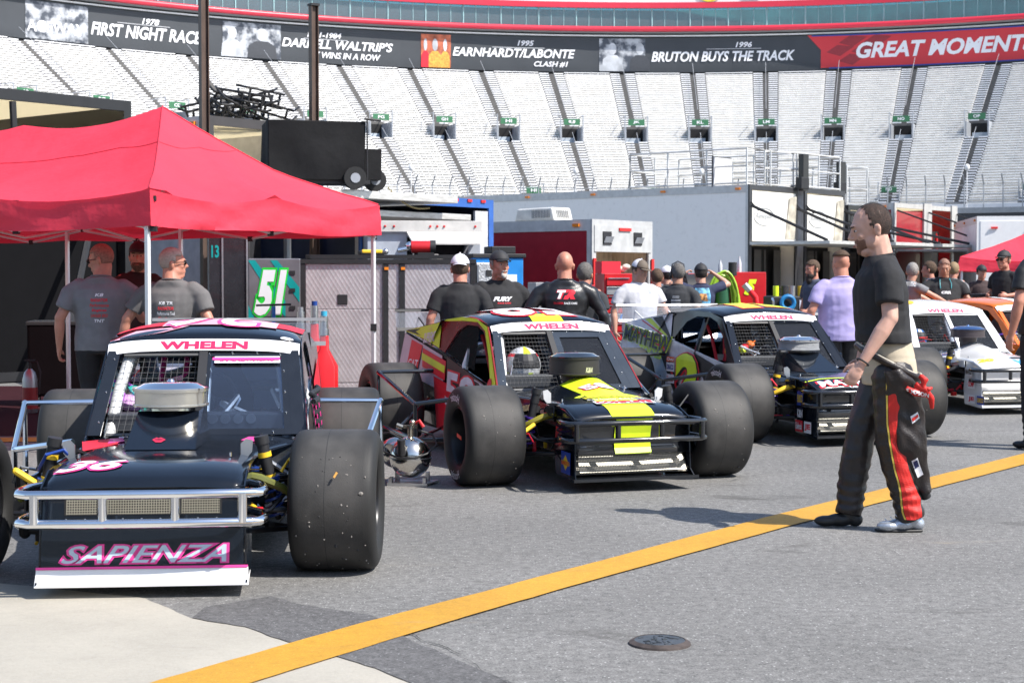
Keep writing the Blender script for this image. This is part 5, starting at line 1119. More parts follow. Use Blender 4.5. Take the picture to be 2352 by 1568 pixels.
# raised lift platforms between second hauler and blue trailer
t = thing('lift_platform', 'raised aluminium tailgate platform carrying the black tarpaulin box', 'lift platform', (0, 0, 0))
a = W(700, 455, 24.0); e = W(1052, 482, 26.6); d_ = (e - a); a.z = e.z = 2.67; back = Vector((-.75, .62, 0)) * 2.4
b = MB(); b.slab([a, e, e + back, a + back], (0, 0, .12)); b.build('deck', mat('weathered_aluminium', (.6, .59, .56), .45, .4, var=.2, streak=(1, 1, 4)), t, smooth=False, bevel=.01)
a2 = W(870, 482, 25.5); e2 = W(1082, 505, 27.4); a2.z = e2.z = 2.42; b = MB(); b.slab([a2, e2, e2 + back, a2 + back], (0, 0, .10)); b.build('lower_deck', mat('weathered_aluminium', (.6, .59, .56)), t, smooth=False, bevel=.01)
b = MB(); 
for p in (a + back * .9, e + back * .9, a + d_ * .5 + back * .95): b.tube([Vector((p.x, p.y, 0)), Vector((p.x, p.y, 2.68))], .06, 8)
b.build('support_column', STEEL, t)
b = MB(); c0 = W(892, 432, 25.4); c1 = W(985, 478, 26.4); 
for k in range(30):
    p = c0.lerp(c1, k / 29); b.ball(p - Vector((0, 0, .12 * math.sin(PI * k / 29))), .016, 5)
b.build('safety_chain', mat('brass_chain', (.5, .42, .22), .4, .8), t)
# black tarpaulin pit cart on the platform
c = W(722, 446, 24.9); c.z = 2.79
t = thing('covered_pit_cart', 'tall box under a black tarpaulin with a spare-tyre trailer axle on the raised platform', 'covered cart', c, math.atan2(DU.y, DU.x) - .62)
TARP = mat('black_tarpaulin', (.007, .007, .008), .7, spec=.25, var=.3, bump=.8, bscale=5)
def puffy(x0, x1, y0, y1, z0, z1, n=10, amp=.02):
    b = MB(); rs = []
    for k in range(n + 1):
        z = z0 + (z1 - z0) * k / n; ring = []
        for i in range(40):
            s_ = i / 40 * 4; k_ = int(s_); f = s_ - k_; cx = [(x0, y0), (x1, y0), (x1, y1), (x0, y1)]; p, q = cx[k_], cx[(k_ + 1) % 4]
            x = p[0] + (q[0] - p[0]) * f; y = p[1] + (q[1] - p[1]) * f; w = amp * (noise.noise(Vector((x * 2.2, y * 2.2, z * 1.4))) * 2); ring.append(Vector((x + w, y + w, z)))
        rs.append(ring)
    b.rings(rs); return b
puffy(-.74, .73, -.4, .5, .14, 1.02).build('tarpaulin', TARP, t, bevel=.01); puffy(.75, .98, -.3, .45, .16, .62).build('tarpaulin_flap', TARP, t)
for x, y in ((.55, -.42), (.95, .1)):
    b = MB(); b.cyl((x, y - .07, .17), (x, y + .07, .17), .17, n=24); wo = b.build('wheel', TYRE, t); b = MB(); b.cyl((x, y - .08, .17), (x, y + .02, .17), .075, n=14); b.build('rim', GREYP, wo)
b = MB(); b.box((.05, 0, .12), (1.5, .7, .06)); b.cyl((-.6, 0, 0), (-.6, 0, .14), .03); b.cyl((-.6, .3, 0), (-.6, .3, .14), .03); b.build('cart_frame', MBLACK, t)
b = MB(); b.tube([(.7, -.43, 1.06), (.95, -.43, 1.04)], .02, 6); b.tube([(.74, -.43, .14), (.74, -.43, 1.05)], .012, 6); b.build('tie_rod', MBLACK, t)
# blue trailer with an open rear
A3 = Vector((-2.6, 27.9, 0))
T, P = trailer('enclosed_trailer', 'blue-framed trailer with its rear open and a grey hatch propped inside', A3, 3.5, 8, 2.86, mat('trailer_navy_side', (.012, .02, .05), .4), h0=.4, frame=mat('trailer_blue', (.03, .12, .42), .35), inner=mat('trailer_grey_lining', (.33, .34, .36), .6), cat='trailer')
for k in range(6):
    b = MB(); b.box(P(1.3 + k * .38, -.04, 2.88), (.12, .03, .05), math.atan2(DU.y, DU.x)); b.build('tail_lamp', mat('red_lens', (.6, .02, .02), .3), T, smooth=False)
b = MB(); b.slab([P(3.0, -.02, .4), P(3.36, -.02, .4), P(3.36, -.02, 2.7), P(3.0, -.02, 2.7)], DV * .05); b.build('door_leaf', mat('grey_white_panel', (.5, .51, .53), .5), T, smooth=False)
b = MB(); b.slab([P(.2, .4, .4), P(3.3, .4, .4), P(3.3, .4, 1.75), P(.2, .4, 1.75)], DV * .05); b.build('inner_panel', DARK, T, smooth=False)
# grey tool rig with propped hatch in front of it
a = W(900, 640, 23.5); a.z = 0
t = thing('service_rig', 'grey truck body with a long hatch propped open over a dark locker', 'truck body', a, math.atan2(DU.y, DU.x) - .75)
RIG = mat('rig_grey_blue', (.42, .46, .52), .4)
b = MB(); b.bx(-.35, .22, 0, 1.2, 0, 2.12); b.bx(.22, 1.28, .6, 1.2, 0, 2.12); b.bx(1.1, 1.28, 0, .6, 0, 2.12); b.bx(.22, 1.1, 0, .6, 0, 1.2); b.bx(.22, 1.1, 0, .6, 2.06, 2.12); b.build('body', RIG, t, smooth=False, bevel=.008)
b = MB(); b.slab([(.2, -.02, 2.12), (1.3, -.02, 2.12), (1.24, -.34, 1.93), (.28, -.34, 1.93)], (0, 0, .03)); b.slab([(-.36, -.03, 2.12), (1.3, -.03, 2.12), (1.3, -.03, 2.28), (-.36, -.03, 2.28)], (0, -.04, 0)); ho = b.build('hatch', mat('hatch_pale', (.68, .66, .62), .4, .2), t, smooth=False, bevel=.006)
for x in (.45, .75, 1.05): b = MB(); b.box((x, -.20, 2.01), (.10, .05, .02), M=Matrix.Rotation(.55, 3, 'X')); b.build('latch', ALU, ho, smooth=False, bevel=.008)
for x in (-.1, .03, .55, .65, .75, 1.2): b = MB(); b.ball((x, -.075, 2.2), .018, 6); b.build('marker_lamp', mat('red_lens', (.6, .02, .02)), ho)
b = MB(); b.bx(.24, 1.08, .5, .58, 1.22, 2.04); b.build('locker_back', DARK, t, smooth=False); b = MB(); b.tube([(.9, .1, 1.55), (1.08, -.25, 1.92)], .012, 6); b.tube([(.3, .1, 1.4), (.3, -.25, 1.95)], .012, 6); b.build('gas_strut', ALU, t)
# red enclosed trailer
A4 = Vector((1.55, 32, 0))
DKRED = mat('dark_red_side', (.34, .012, .025), .35, coat=.2, var=.1)
T, P = trailer('enclosed_trailer', 'dark red enclosed trailer with a wood-lined open back and an air conditioner on its roof', A4, 2.05, 7, 2.56, DKRED, h0=.35, frame=mat('trailer_face_grey', (.45, .46, .46), .4), inner=PLY)
b = MB(); b.slab([P(.1, .9, .36), P(1.95, .9, .36), P(1.95, .9, 2.5), P(.1, .9, 2.5)], DV * .04); b.slab([P(1.93, .05, .36), P(1.93, .9, .36), P(1.93, .9, 2.5), P(1.93, .05, 2.5)], DU * .02); b.build('plywood_lining', mat('plywood_pale', (.5, .41, .33), .7, streak=(3, 3, .4), var=.25), T, smooth=False)
b = MB(); b.slab([P(.05, -.05, 1.98), P(2.0, -.05, 1.98), P(2.0, -.05, 2.5), P(.05, -.05, 2.5)], DV * .04); ho = b.build('rear_header', mat('trailer_face_grey', (.45, .46, .46)), T, smooth=False)
for q in (.45, 1.5):
    b = MB(); b.slab([P(q - .14, -.07, 2.12), P(q + .14, -.07, 2.12), P(q + .14, -.07, 2.38), P(q - .14, -.07, 2.38)], DV * .02); vo = b.build('vent', MBLACK, ho, smooth=False); b = MB(); b.slab([P(q - .13, -.08, 2.16), P(q + .13, -.08, 2.16), P(q + .13, -.14, 2.28), P(q - .13, -.14, 2.28)], DV * .01); b.build('vent_flap', GREYP, vo, smooth=False)
b = MB(); b.slab([P(.85, -.08, 2.4), P(1.25, -.08, 2.4), P(1.25, -.08, 2.46), P(.85, -.08, 2.46)], DV * .03); b.build('brake_lamp', mat('red_lens', (.6, .02, .02)), ho, smooth=False)
for q in (-.02, 1.98): b = MB(); b.slab([P(q, -.08, 1.3), P(q + .08, -.08, 1.3), P(q + .08, -.08, 1.85), P(q, -.08, 1.85)], DV * .03); b.build('reflector', mat('red_lens', (.6, .02, .02)), T, smooth=False)
q = T.location + P(.25, 1.6, 2.61); t = thing('roof_air_conditioner', 'white roof air conditioner on top of the dark red trailer', 'air conditioner', q, math.atan2(DU.y, DU.x))
b = MB(); b.slab([(0, -.5, 0), (0, .55, 0), (0, .48, .26), (0, -.42, .28)], (.62, 0, 0)); b.build('cover', mat('ac_white', (.78, .77, .72), .4), t, smooth=False, bevel=.03)
b = MB(); 
for k in range(12): b.box((-.004, -.36 + k * .04, .15), (.01, .014, .16))
for k in range(7): b.box((.12 + k * .06, -.47, .15), (.03, .012, .16), M=Matrix.Rotation(-.25, 3, 'X'))
b.build('louvre', mat('louvre_grey', (.3, .3, .3), .5), t, smooth=False)
# the long white trailer, roof rail, and the row of haulers with drop platforms
TW = mat('trailer_white_side', (.93, .91, .88), .28, coat=.1, var=.02)
A5 = Vector((6.8, 47, 0))
T, P = trailer('race_hauler', 'long plain white hauler side running across the middle of the picture', A5, 2.75, 16, 4.1, TW, h0=.9, frame=mat('hauler_dark_frame2', (.04, .04, .045), .4), inner=BEIGE)
WDOOR = mat('door_cream_white', (.78, .76, .70), .4, var=.05)
def hauler_rear(T, P, w, h=4.1, zp=2.42, out=2.6, right_ext=0., logo=True, dark=None, struts=(0, 1)):
    if logo is not None:
        b = MB(); b.slab([P(.14, -.035, zp + .12), P(w - .14, -.035, zp + .12), P(w - .14, -.035, h - .12), P(.14, -.035, h - .12)], DV * .03); o = b.build('upper_door', WDOOR if dark is None else dark, T, smooth=False)
        if logo:
            f = quadfn(P(.22, -.045, 3.0), P(1.35, -.045, 3.0), P(1.35, -.045, 3.5), P(.22, -.045, 3.5)); b = MB()
            b.tube([f(.5 + .5 * math.cos(k * PI / 14), .5 + .5 * math.sin(k * PI / 14), 0) for k in range(28)], .012, 4, closed=True); b.build('logo_oval', GREYP, o); text_on('Renegade', subfn(f, .1, .3, .92, .72), GREYP, o, shear=.3, bold=.0, off=.005)
            b = MB(); b.slab([P(w - .75, -.05, zp + .2), P(w - .18, -.05, zp + .2), P(w - .18, -.1, h - .2), P(w - .55, -.08, h - .25)], DV * .01); b.build('rolled_curtain', mat('clear_curtain', (.5, .46, .38), .3, var=.4, scale=4), o, smooth=False)
    b = MB(); b.slab([P(.0, -.02, zp), P(w, -.02, zp), P(w, -out, zp), P(0, -out, zp)], Vector((0, 0, .09))); b.build('drop_platform', mat('weathered_aluminium', (.6, .59, .56)), T, smooth=False)
    for k in struts:
        b = MB(); a = w - .06 if k else .06; b.tube([P(a, -.06, h - .55), P(a, -out + .1, zp + .1)], .045, 6); b.tube([P(a, -.04, h - .45), P(a, -.3, h - .7)], .02, 6); b.build('platform_strut', MBLACK, T)
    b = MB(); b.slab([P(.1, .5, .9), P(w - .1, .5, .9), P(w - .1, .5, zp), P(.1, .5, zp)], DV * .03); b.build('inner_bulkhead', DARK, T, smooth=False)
    for k in range(4):
        b = MB(); a = .25 + k * (w - .5) / 4; b.slab([P(a, .3, 1.0), P(a + .1 + .3 * (k % 2), .3, 1.0), P(a + .1 + .3 * (k % 2), .3, 2.3), P(a, .3, 2.3)], DV * .02); b.build('locker_door', mat('locker_smoke', (.06, .055, .05), .3), T, smooth=False)
hauler_rear(T, P, 2.75)
def roof_rail(label, loc, pts, h=1.05, step=1.35):
    t = thing('roof_railing', label, 'railing', loc)
    b = MB(); pts = [Vector(p) for p in pts]; r = .028
    for zz in (.06, .55, h): b.tube([p + Vector((0, 0, zz)) for p in pts], r if zz != .55 else r * .8, 6)
    b.build('rail', mat('rail_aluminium', (.66, .66, .65), .4, .3), t)
    for i in range(len(pts) - 1):
        n = max(1, round((pts[i + 1] - pts[i]).length / step))
        for k in range(n + (i == len(pts) - 2)):
            p = pts[i].lerp(pts[i + 1], k / n); b = MB(); b.tube([p, p + Vector((0, 0, h + .02))], r, 6); b.build('rail_post', mat('rail_aluminium', (.66, .66, .65)), t)
    return t
Z5 = Vector((0, 0, 4.15))
loc5 = T.location.copy()
roof_rail('pale aluminium railing round the roof deck of the long white hauler', loc5, [P(.05, 4.2, 4.15), P(.05, .1, 4.15), P(2.7, .1, 4.15), P(2.7, 4.2, 4.15), P(.05, 4.2, 4.15)])
q = loc5 + P(.5, 1.2, 4.15); t = thing('roof_hatch', 'open grey roof hatch standing behind the railing of the long white hauler', 'hatch', q, math.atan2(DU.y, DU.x)); b = MB(); b.box((0, 0, .42), (1.0, .04, .84)); b.build('hatch_leaf', mat('hatch_grey_white', (.55, .55, .56), .4), t, smooth=False); b = MB(); b.box((0, .03, .42), (1.06, .02, .9)); b.build('hatch_rim', MBLACK, t, smooth=False)
A6 = W(1846, 640, 49.2); A6.z = 0
T, P = trailer('race_hauler', 'second white-doored hauler with an oval script logo, right of the long white one', A6, 2.5, 14, 4.12, mat('hauler_pale_side', (.72, .72, .74), .4), h0=.9, frame=mat('hauler_dark_frame2', (.04, .04, .045)))
hauler_rear(T, P, 2.5, out=3.0)
roof_rail('pale railing on the roof of the second white-doored hauler', T.location.copy(), [P(-1.3, .6, 4.17), P(-.2, .15, 4.17), P(2.4, .1, 4.17), P(2.4, 4.0, 4.17)])
for k, (px, Y) in enumerate(((1844, 49), (1930, 51.5))):
    p = W(px, 640, Y); t = thing('lift_column', ['nearer dark hydraulic lift mast standing up between the roofs of the two white-doored haulers', 'farther dark lift mast above the second white-doored hauler'][k], 'lift mast', (p.x, p.y, 0), .7); b = MB(); b.box((0, 0, 4.62), (.26, .2, 1.1 - .1 * k)); b.cyl((0, .3, 0), (0, .3, 4.2), .05, n=8); b.build('column', mat('column_black', (.03, .03, .03), .4), t, smooth=False, bevel=.02); b = MB(); b.box((-.05, 0, 4.3), (.36, .24, .35)); b.build('head_bracket', MBLACK, t, smooth=False, bevel=.02)
A7 = W(1946, 640, 51.7); A7.z = 0
T, P = trailer('race_hauler', 'black hauler with a ladder on its back, directly behind the standing driver', A7, 2.6, 12, 3.72, mat('hauler_black', (.02, .02, .022)), h0=.9, frame=mat('hauler_black', (.02, .02, .022)), trim=MBLACK)
hauler_rear(T, P, 2.6, h=3.72, out=3.2, logo=False, dark=mat('hauler_black', (.02, .02, .022)))
for k in range(6): b = MB(); b.box(P(.9 + k * .18, -.06, 3.66), (.12, .05, .07), .88); b.build('tail_lamp', mat('red_lens', (.6, .02, .02)), T, smooth=False)
roof_rail('thin pale railing on the roof of the black hauler with the ladder', T.location.copy(), [P(.1, 2.5, 3.77), P(.1, .1, 3.77), P(1.5, .1, 3.77), P(1.5, 2.5, 3.77)], h=1.25)
b = MB(); 
for a in (1.75, 2.2): b.tube([P(a, -.1, 3.75), P(a + .25, -.5, 2.3)], .03, 6)
for k in range(6): b.tube([P(1.75 + .25 * k / 5.5, -.1 - .4 * k / 5.5, 3.7 - 1.4 * k / 5.5), P(2.2 + .25 * k / 5.5, -.1 - .4 * k / 5.5, 3.7 - 1.4 * k / 5.5)], .022, 6)
b.build('ladder', ALU, T)
A8 = W(2052, 640, 54.0); A8.z = 0
T, P = trailer('race_hauler', 'red hauler with white uprights and an open dark bay, right of the black one', A8, 4.7, 12, 3.9, mat('hauler_red', (.33, .012, .02), .3, coat=.3), h0=.7, frame=mat('upright_grey', (.45, .44, .42), .5))
b = MB(); b.slab([P(.14, -.01, 1.0), P(2.1, -.01, 1.0), P(2.1, -.01, 3.7), P(.14, -.01, 3.7)], DV * .04); b.build('rear_panel', mat('hauler_red', (.33, .012, .02)), T, smooth=False)
b = MB(); b.slab([P(2.1, -.08, .7), P(2.7, -.08, .7), P(2.7, -.08, 4.0), P(2.1, -.08, 4.0)], DV * .06); b.slab([P(4.3, -.08, .7), P(4.75, -.08, .7), P(4.75, -.08, 4.0), P(4.3, -.08, 4.0)], DV * .06); b.build('upright', mat('upright_grey', (.45, .44, .42)), T, smooth=False)
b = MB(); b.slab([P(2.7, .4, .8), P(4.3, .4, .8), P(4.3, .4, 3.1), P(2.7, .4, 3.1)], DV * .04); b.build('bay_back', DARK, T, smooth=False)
for k in (0, 1): b = MB(); p = P(3.0 + .45 * k, .1, 2.45); b.cyl(p, p + Vector((0, 0, .5)), .06, n=12); b.cyl(p + Vector((0, 0, .5)), p + Vector((0, 0, .58)), .02, n=8); b.build('fire_bottle', RED, T)
b = MB(); b.slab([P(.0, -.05, 2.35), P(4.7, -.05, 2.35), P(4.7, -3.9, 2.3), P(0, -3.9, 2.3)], (0, 0, .08)); b.build('drop_platform', mat('weathered_aluminium', (.6, .59, .56)), T, smooth=False)
for a in (.05, 2.4, 4.65): b = MB(); b.tube([P(a, -.1, 3.7), P(a, -3.7, 2.4)], .03, 6); b.build('platform_strut', MBLACK, T)
b = MB()   # chrome stand-offs lying on the platform
for k in range(5): p = P(2.0 + .5 * k, -2.6 - .2 * (k % 2), 2.4); b.tube([p, p + Vector((.12 * (-1) ** k, 0, .45))], .03, 6); b.tube([p + Vector((-.2, 0, .02)), p + Vector((.3, 0, .02))], .025, 6)
o = b.build('chrome_stand', CHROME, None); o.location = T.location; tag(o, 'chrome wheelie-bar parts lying on the raised platform beside the red hauler', 'chrome parts')
A9 = W(2243, 640, 50); A9.z = 0
T, P = trailer('enclosed_trailer', 'white enclosed trailer with a cursive emblem behind the far red canopy', A9, 2.0, 6, 3.3, mat('trailer_white_far', (.8, .8, .82), .4), h0=.4, frame=WHITE, du=Vector((.99, -.15, 0)).normalized(), dv=Vector((.15, .99, 0)).normalized())
b = MB(); b.slab([P(.1, -.05, .5), P(1.9, -.05, .5), P(1.9, -.05, 3.2), P(.1, -.05, 3.2)], DV * .04); o = b.build('rear_door', WHITE, T, smooth=False)
for q in (.5, 1.6): b = MB(); b.box(P(q, -.08, 3.0), (.2, .04, .06)); b.build('tail_lamp', mat('red_lens', (.6, .02, .02)), T, smooth=False)
b = MB()
for r0, cx in ((.35, .6), (.35, 1.1)): b.tube([P(cx + r0 * 1.1 * math.cos(k * PI / 10) * .0 - .04, .8 + cx * 1.2 + r0 * math.cos(k * PI / 10), 2.4 + r0 * math.sin(k * PI / 10)) for k in range(18)], .04, 5)
b.build('script_emblem', BTXT, o)
# ================================================================ PIT EQUIPMENT
DP = mat('diamond_plate', (.62, .57, .58), .38, .55, var=.1)
t_ = DP.node_tree; tc_ = t_.nodes.new('ShaderNodeTexCoord'); w1 = t_.nodes.new('ShaderNodeTexVoronoi'); w1.inputs['Scale'].default_value = 30; w1.inputs['Randomness'].default_value = .0
mp = t_.nodes.new('ShaderNodeMapping'); mp.inputs['Scale'].default_value = (1, 1, .6); mp.inputs['Rotation'].default_value = (0, .8, 0)
t_.links.new(tc_.outputs['Object'], mp.inputs[0]); t_.links.new(mp.outputs[0], w1.inputs['Vector']); bp_ = t_.nodes.new('ShaderNodeBump'); bp_.inputs['Strength'].default_value = .6; bp_.inputs['Distance'].default_value = .01; t_.links.new(w1.outputs['Distance'], bp_.inputs['Height']); t_.links.new(bp_.outputs[0], t_.nodes['Principled BSDF'].inputs['Normal'])
a = W(690, 640, 17.6); a.z = 0; e = W(1092, 640, 17.75); e.z = 0; wd_ = (e - a).length; ang = math.atan2(e.y - a.y, e.x - a.x)
t = thing('pit_cabinet', 'large diamond-plate pit cabinet with black corner posts behind the right canopy post', 'pit cabinet', a, ang)
Hc = 1.66
b = MB(); b.bx(.03, wd_ - .03, .03, .75, .12, Hc - .04); b.build('body', DP, t, smooth=False)
b = MB()
for x in (0, .62 * wd_ / 1.95 * .0 + wd_ * .47, wd_ * .565, wd_ - .05): b.bx(x, x + .05, -.012, .03, .1, Hc)
b.bx(.0, wd_, -.02, .76, Hc - .045, Hc); b.bx(0, wd_, -.015, .78, .08, .14); b.bx(wd_ - .04, wd_ + .01, .0, .78, .1, Hc)
b.build('frame', MBLACK, t, smooth=False)
for x0, x1 in ((.055, wd_ * .465), (wd_ * .47 + .055, wd_ * .56), (wd_ * .565 + .055, wd_ - .055)):
    for z0, z1 in ((.15, .32), (.33, 1.12), (1.125, Hc - .05)):
        b = MB(); b.bx(x0, x1, .012, .028, z0, z1); d_o = b.build('cabinet_door', DP, t, smooth=False, bevel=.004)
        if x1 - x0 > .4 and z0 > 1: b = MB(); xm = x0 + (x1 - x0) * .48; b.bx(xm - .055, xm + .055, .0, .014, 1.17, 1.28); b.build('latch', MBLACK, d_o, smooth=False, bevel=.01)
b = MB(); b.bx(.05, wd_ * .98, .1, .14, Hc + .01, Hc + .05); b.bx(.05, wd_ * .98, .6, .64, Hc + .01, Hc + .05); b.bx(.05, .1, .1, .64, Hc + .01, Hc + .04); b.bx(wd_ * .94, wd_ * .98, .1, .64, Hc + .01, Hc + .04); b.build('top_rail', MBLACK, t, smooth=False)
b = MB(); b.bx(wd_ + .02, wd_ + .04, .05, .72, .2, Hc - .06); b.build('side_door', ALU, t, smooth=False)
for x in (.15, wd_ - .15):
    for y in (.1, .65): b = MB(); b.cyl((x - .02, y, .06), (x + .02, y, .06), .06, n=14); b.build('caster', MBLACK, t)
for x in (wd_ * .49, wd_ * .585): b = MB(); b.box((x, -.016, 1.56), (.045, .01, .03)); b.build('reflector', mat('amber_lens', (.85, .25, .02)), t, smooth=False)
M0 = Matrix.Translation(a) @ Matrix.Rotation(ang, 4, 'Z')
t = thing('chainsaw_case', 'orange and black power tool lying on top of the diamond-plate cabinet', 'power tool', M0 @ Vector((.78, .4, Hc + .05)), ang + .2); b = MB(); b.bx(-.16, .12, -.07, .07, 0, .05); b.build('body', MBLACK, t, smooth=False, bevel=.015); b = MB(); b.bx(-.14, .09, -.075, -.05, .02, .06); b.build('cover', YTXT, t, smooth=False, bevel=.01); b = MB(); b.ball((.14, 0, .04), .035, 8); b.build('knob', ALU, t)
t = thing('generator', 'small red motor with a chrome pipe on the right of the cabinet top', 'motor', M0 @ Vector((1.25, .4, Hc + .05)), ang); b = MB(); b.cyl((-.05, 0, .09), (.16, 0, .09), .07, n=18); b.build('housing', RED, t); b = MB(); b.cyl((.16, 0, .09), (.22, 0, .09), .075, n=18); b.bx(.02, .2, -.06, .06, 0, .03); b.build('end_cap', MBLACK, t); b = MB(); b.cyl((-.2, -.02, .05), (-.05, 0, .08), .025, n=12); b.ball((-.07, 0, .1), .05, 8); b.build('pipe', CHROME, t)
# teal 51 cabinet
a = W(570, 640, 18.6); a.z = 0; e = W(690, 640, 18.65); e.z = 0
t = thing('tool_cabinet', 'grey and teal tool cabinet with a big white 51 edged in green', 'tool cabinet', a, math.atan2(e.y - a.y, e.x - a.x)); w_ = (e - a).length
b = MB(); b.bx(0, w_, 0, .6, .1, 1.68); bo = b.build('body', mat('cabinet_grey', (.17, .165, .18), .35, .2), t, smooth=False, bevel=.012)
F = lambda x, z, o=0.: Vector((x, -.004 - o, z)); TEV = mat('teal_vinyl', (.0, .30, .29), .4)
b = MB(); b.add([F(0, 1.66), F(.08, 1.66), F(.42, 1.2), F(.42, 1.0)], [(0, 1, 2, 3)]); b.add([F(.25, 1.66), F(.33, 1.66), F(.58, 1.35), F(.58, 1.18)], [(0, 1, 2, 3)]); b.add([F(0, .95), F(0, 1.15), F(.12, .9), F(.1, .6)], [(0, 1, 2, 3)]); b.add([F(.44, .8), F(.58, .95), F(.58, .6), F(.5, .5)], [(0, 1, 2, 3)]); b.build('teal_stripe', TEV, bo, smooth=False)
f5 = quadfn(F(.06, 1.03), F(.40, 1.03), F(.44, 1.55), F(.12, 1.55), (0, -1, 0))
text_on('51', subfn(f5, -.06, -.05, 1.06, 1.05), mat('neon_green', (.02, .65, .05), .4), bo, bold=.12, shear=.15, off=.004); text_on('51', f5, WTXT, bo, bold=.06, shear=.15, off=.009)
text_on('PHOENIX', quadfn(F(.04, .62), F(.52, .62), F(.52, .75), F(.04, .75), (0, -1, 0)), BTXT, bo, bold=.02, off=.004)
b = MB(); 
for k in range(4): b.bx(w_ - .12, w_ - .06, -.012, 0, .9 + k * .2, .94 + k * .2)
b.build('handle', MBLACK, t, smooth=False)
for x in (.08, w_ - .08): b = MB(); b.cyl((x - .02, .1, .05), (x + .02, .1, .05), .05, n=12); b.build('caster', MBLACK, t)
# dark cabinet and black carts under the canopy
a = W(480, 640, 19.5); a.z = 0; t = thing('tall_dark_cabinet', 'tall black cabinet with glossy doors left of the teal 51 cabinet', 'cabinet', a, .2)
b = MB(); b.bx(0, .48, 0, .6, .05, 1.98); bo = b.build('body', mat('cabinet_black', (.02, .02, .024), .25, coat=.5), t, smooth=False, bevel=.01)
text_on('13', quadfn(F(.03, 1.7), F(.12, 1.7), F(.12, 1.85), F(.03, 1.85), (0, -1, 0)), TEV, bo, bold=.03, off=.003)
b = MB(); b.bx(.15, .17, -.02, 0, .1, 1.95); b.bx(.44, .46, -.02, 0, .1, 1.95); b.build('edge_strip', STEEL, t, smooth=False)
a = G(62, 905); a = W(60, 640, 18.4); a.z = 0; t = thing('black_crate_cart', 'low black crate cart in the shade beneath the canopy at the left', 'cart', a, .15)
b = MB(); b.bx(0, 1.02, 0, .6, .12, .96); b.build('crate', mat('crate_black', (.006, .004, .005), .95, spec=.05), t, smooth=False, bevel=.03); b = MB(); b.bx(-.01, 1.03, -.01, .61, .92, .97); b.build('lid', MBLACK, t, smooth=False, bevel=.01)
for x in (.1, .92): b = MB(); b.cyl((x - .03, .08, .07), (x + .03, .08, .07), .07, n=14); b.build('caster', MBLACK, t)
a = W(66, 640, 17.6); a.z = 0; t = thing('fire_extinguisher', 'red and white extinguisher standing in the shade at the far left', 'fire extinguisher', (a.x, a.y, .0)); b = MB(); b.lathe([(.001, 0), (.07, 0), (.08, .02), (.08, .36), (.06, .44), (.025, .48), (.001, .48)], n=24); b.build('cylinder', STEEL, t); b = MB(); b.lathe([(.0815, .05), (.0815, .28)], n=24); b.f = [f for f in b.f if len(f) == 4]; b.m = b.m[:len(b.f)]; b.build('label_band', mat('dim_red_label', (.3, .03, .03), .5), t); b = MB(); b.cyl((0, 0, .48), (0, 0, .55), .02, n=10); b.tube([(0, 0, .54), (.08, 0, .56), (.12, -.02, .45), (.1, -.02, .2)], .01, 6); b.box((.0, 0, .57), (.12, .02, .02)); b.build('valve', MBLACK, t)
# fuel cans behind the nearest car
def dump_can(label, loc, col, h=.62, cap=None, sc=1.):
    t = thing('fuel_dump_can', label, 'fuel can', loc, 0, 'fuel dump cans'); b = MB()
    prof = [(.095, 0), (.10, .03), (.10, h * .74), (.035, h * .88), (.032, h)]
    b.rings([[Vector((r * sx * 1, r * sy, z)) for sx, sy in ((-1, -1), (-.2, -1.15), (.2, -1.15), (1, -1), (1.15, 0), (1, 1), (0, 1.15), (-1, 1), (-1.15, 0))] for r, z in prof]); b.build('can', col, t, bevel=.008)
    b = MB(); b.cyl((0, 0, h), (0, 0, h + .05), .042, n=16); b.cyl((0, 0, h + .05), (0, 0, h + .16), .034, n=16); b.build('neck', ALU, t); b = MB(); b.cyl((0, 0, h + .16), (0, 0, h + .20), .026, n=14); b.build('plug', cap or BLUE, t)
    b = MB(); b.box((0, -.117, h * .3), (.14, .004, .09)); b.build('label_patch', mat('sunoco_blue', (.02, .06, .35)), t, smooth=False); return t
REDC = mat('can_red_plastic', (.7, .015, .02), .35, var=.05)
dump_can('red fuel dump can with a light blue plug beside the nearest car roof', W(744, 640, 13.6) - Vector((0, 0, CH)), REDC, .98, mat('plug_cyan', (.05, .4, .6), .4))
dump_can('red fuel dump can with a dark blue plug, rear one of the three', W(722, 640, 14.6) - Vector((0, 0, CH)), REDC, 1.05, mat('plug_navy', (.01, .05, .25), .4))
dump_can('white fuel dump can with a bare metal neck at the left of the cans', W(690, 640, 14.4) - Vector((0, 0, CH)), mat('can_white_plastic', (.6, .6, .58), .4), 1.0, ALU)
# blue floor jack stand
a = G(800, 905); t = thing('blue_stand', 'blue tubular jack stand on the ground left of the far tyres', 'jack stand', (a.x - .05, a.y + .3, 0)); b = MB(); b.tube([(-.12, 0, 0), (-.1, 0, .20), (.12, 0, .21), (.13, 0, 0)], .012, 6); b.tube([(-.12, .2, 0), (-.1, .2, .20), (.12, .2, .21), (.13, .2, 0)], .012, 6); b.tube([(-.1, 0, .2), (-.1, .2, .2)], .012, 6); b.tube([(.12, 0, .2), (.12, .2, .2)], .012, 6); b.build('frame', BLUE, t)
b = MB(); b.cyl((-.05, .1, .04), (.0, .1, .04), .04, n=12); b.tube([(0, .1, .08), (.35, .08, .14)], .012, 6); b.build('jack_roller', STEEL, t)
# T-handle
a = W(628, 640, 17.8); t = thing('tee_handle_tool', 'blue tee-handled tool upright in front of the teal cabinet', 'hand tool', (a.x, a.y, 0)); b = MB(); b.cyl((0, 0, 0), (0, 0, 1.15), .022, n=10); b.build('shaft', BLUE, t); b = MB(); b.cyl((-.19, 0, 1.16), (.19, 0, 1.17), .012, n=8); b.build('cross_bar', MBLACK, t)
